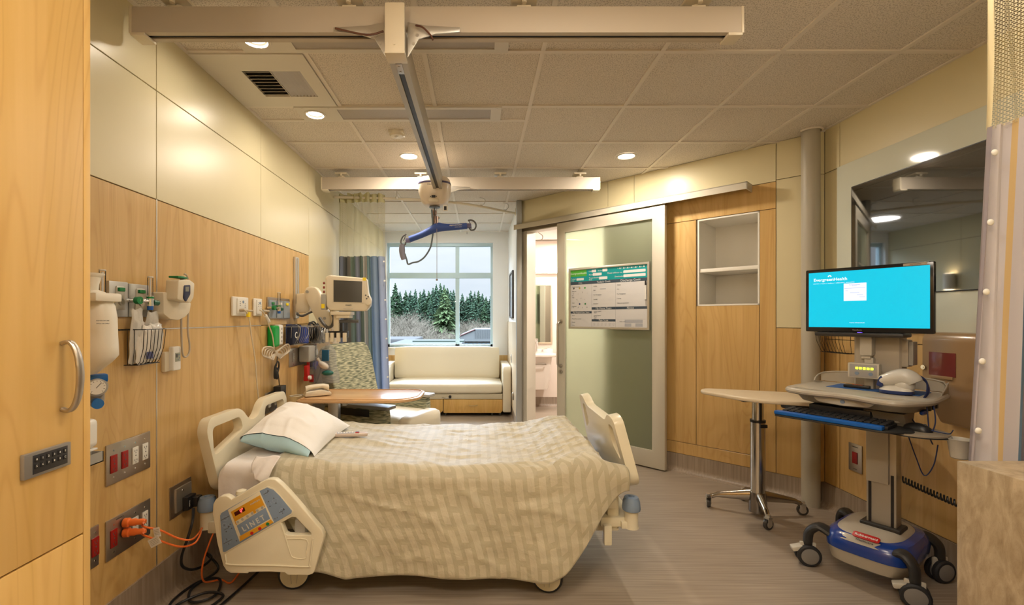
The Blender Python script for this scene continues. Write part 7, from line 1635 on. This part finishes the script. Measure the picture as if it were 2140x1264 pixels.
spec = [(812, 600, 104), (826, 590, 112), (836, 608, 118), (848, 605, 122), (858, 606, 120), (868, 603, 108), (878, 608, 124), (886, 603, 116), (896, 606, 110), (905, 600, 118), (912, 592, 106), (920, 590, 112), (928, 594, 100), (935, 600, 118), (942, 606, 108), (948, 604, 116), (955, 612, 122), (966, 612, 118), (976, 618, 124), (984, 606, 112), (992, 608, 108), (1000, 606, 116), (1008, 612, 110), (1016, 618, 120), (1026, 614, 114),
        (804, 605, 108), (794, 598, 112), (782, 603, 116), (770, 600, 112), (755, 606, 118), (1040, 610, 116), (1056, 606, 112), (1072, 602, 114), (1088, 608, 110), (1106, 600, 116), (1124, 606, 112), (740, 602, 110), (724, 608, 114), (817, 618, 96), (874, 630, 98), (899, 622, 94), (938, 624, 96), (986, 630, 100), (1012, 634, 98), (852, 624, 100)]
for i, (px, py, D) in enumerate(spec):
    hgt = top_h(px, py, D); put_tree('conifer', (px - 1000) * D / F, D, GZ, hgt / 15.4, variants[i % 5], CONI if (i % 5) % 2 else CONB, 'dark green conifer in the wood beyond the window', 'tree', 'conifers beyond the window')
def twig_mesh(seed, H, spread):
    r = random.Random(seed); b = MB()
    def br(p, d, L_, rad, lev):
        q_ = p + d * L_; b.cyl(p, q_, rad, rad * .6, seg=3, caps=False)
        if lev == 0: return
        for k in range(r.randint(3, 4) + (lev == 3)):
            a = r.random() * 2 * PI; nd_ = (d + Vector((math.cos(a), math.sin(a), r.uniform(-.1, .5))) * spread).normalized(); br(p + d * L_ * r.uniform(.45, 1), nd_, L_ * r.uniform(.5, .78), rad * .55, lev - 1)
    for k in range(3): br(Vector((r.uniform(-.6, .6), r.uniform(-.6, .6), 0)), Vector((r.uniform(-.3, .3), r.uniform(-.3, .3), 1)).normalized(), H * .36, .09, 4)
    o = b.build('branches', TWIG, smooth=0); me = o.data; bpy.data.objects.remove(o); return me
tw = [twig_mesh(3, 8, .55), twig_mesh(4, 8, .7), twig_mesh(5, 8, .6)]
for i, (px, py, D) in enumerate([(822, 650, 78), (836, 640, 82), (850, 625, 84), (846, 655, 76), (866, 648, 80), (878, 660, 74), (890, 655, 82), (902, 668, 76), (912, 676, 74), (924, 670, 78), (936, 660, 84), (944, 672, 78), (970, 655, 88), (984, 648, 90), (996, 640, 92), (1008, 652, 88), (1020, 656, 90), (828, 618, 88), (842, 612, 90), (856, 616, 88), (870, 636, 86), (886, 640, 88), (980, 636, 96), (1002, 630, 98), (1016, 640, 96), (860, 672, 70), (892, 684, 70), (830, 676, 70), (918, 690, 70), (855, 690, 68)]):
    put_tree('bare_shrub', (px - 1000) * D / F, D, GZ, max(.3, (top_h(px, py, D)) / 8.2), tw[i % 3], TWIG, 'leafless grey-brown shrub in front of the conifers', 'shrub', 'bare shrubs below the conifers', trunk=False)
gme = conifer_mesh(77, 15, 5.0, 'crown')
D = 92; put_tree('olive_conifer', (929 - 1000) * D / F, D, GZ, top_h(929, 600, D) / 15.4, gme, OLIVE, 'broad olive-green conifer at middle of the window view', 'tree', None)
# far buildings
t = thing('far_building', 'pale grey metal-roofed building low at right of the window view', 'building', (0, 64, GZ))
def W_(px, py, D=64): return P(px, py, D)
b = MB(); z0 = W_(0, 713).z; b.box(W_(968, 0).x, W_(1060, 0).x, 64, 74, GZ, z0 - .1); b.build('walls', mat('tan_wall', (.05, .047, .04), .8), t, world=True, smooth=0)
b = MB(); zt, zm, ze = W_(0, 688).z, W_(0, 701).z, W_(0, 713).z
b.plate([(W_(962, 0).x, ze), (W_(1062, 0).x, ze), (W_(1062, 0).x, zt), (W_(993, 0).x, zt), (W_(962, 0).x, zm)], 0, 10, m=Matrix.Translation((0, 73.6, 0)) @ FRONT); b.build('roof', mat('grey_ribbed_roof', (.07, .07, .066), .6, spec=0), t, world=True, smooth=0)
b = MB(); b.tube([(W_(962, 0).x, 63.5, zm), (W_(993, 0).x, 63.5, zt)], .09, 6); b.build('red_trim', mat('dull_red_trim', (.05, .015, .012), .7), t, world=True)
for k in range(14):
    x = W_(994 + 5 * k, 0).x; b = MB(); b.box(x - .04, x + .04, 63.5, 63.6, ze + .45, zt); b.build('roof_rib', mat('rib_grey', (.03,.03,.028), .6), t, world=True, smooth=0)
for k in range(7):
    b = MB(); b.box(W_(972 + k * 9, 0).x, W_(978 + k * 9, 0).x, 63.9, 64, ze - 1.1, ze - .25); b.build('window', mat('dark_far_glass', (.05, .07, .08), .2), t, world=True, smooth=0)
t = thing('low_roof', 'flat pale roof with green parapet lines at bottom of window view', 'building', (-8, 48, GZ))
b = MB(); b.box(W_(800, 0, 40).x, W_(962, 0, 40).x, 40, 52, GZ, W_(0, 722, 40).z); b.build('walls', mat('pale_roof', (.05, .05, .05), .8, spec=0), t, world=True, smooth=0)
for k in range(3):
    b = MB(); zz = W_(0, 712 + 4.5 * k, 46).z; b.box(W_(862 - 4 * k, 0, 46).x, W_(970, 0, 46).x, 46 - k, 46.1 - k, zz - .12, zz); b.build('parapet', mat('sage_parapet', (.025,.033,.025), .7, spec=0), t, world=True, smooth=0)
t = thing('white_roof', 'pale flat roof low at left bottom of the window view', 'building', (-9, 60, GZ))
b = MB(); b.box(W_(790, 0, 58).x, W_(868, 0, 58).x, 58, 66, GZ, W_(0, 708, 58).z, .2); b.build('walls', mat('white_roof', (.045, .043, .041), .8, spec=0, var=.15, vscale=1), t, world=True, smooth=0)
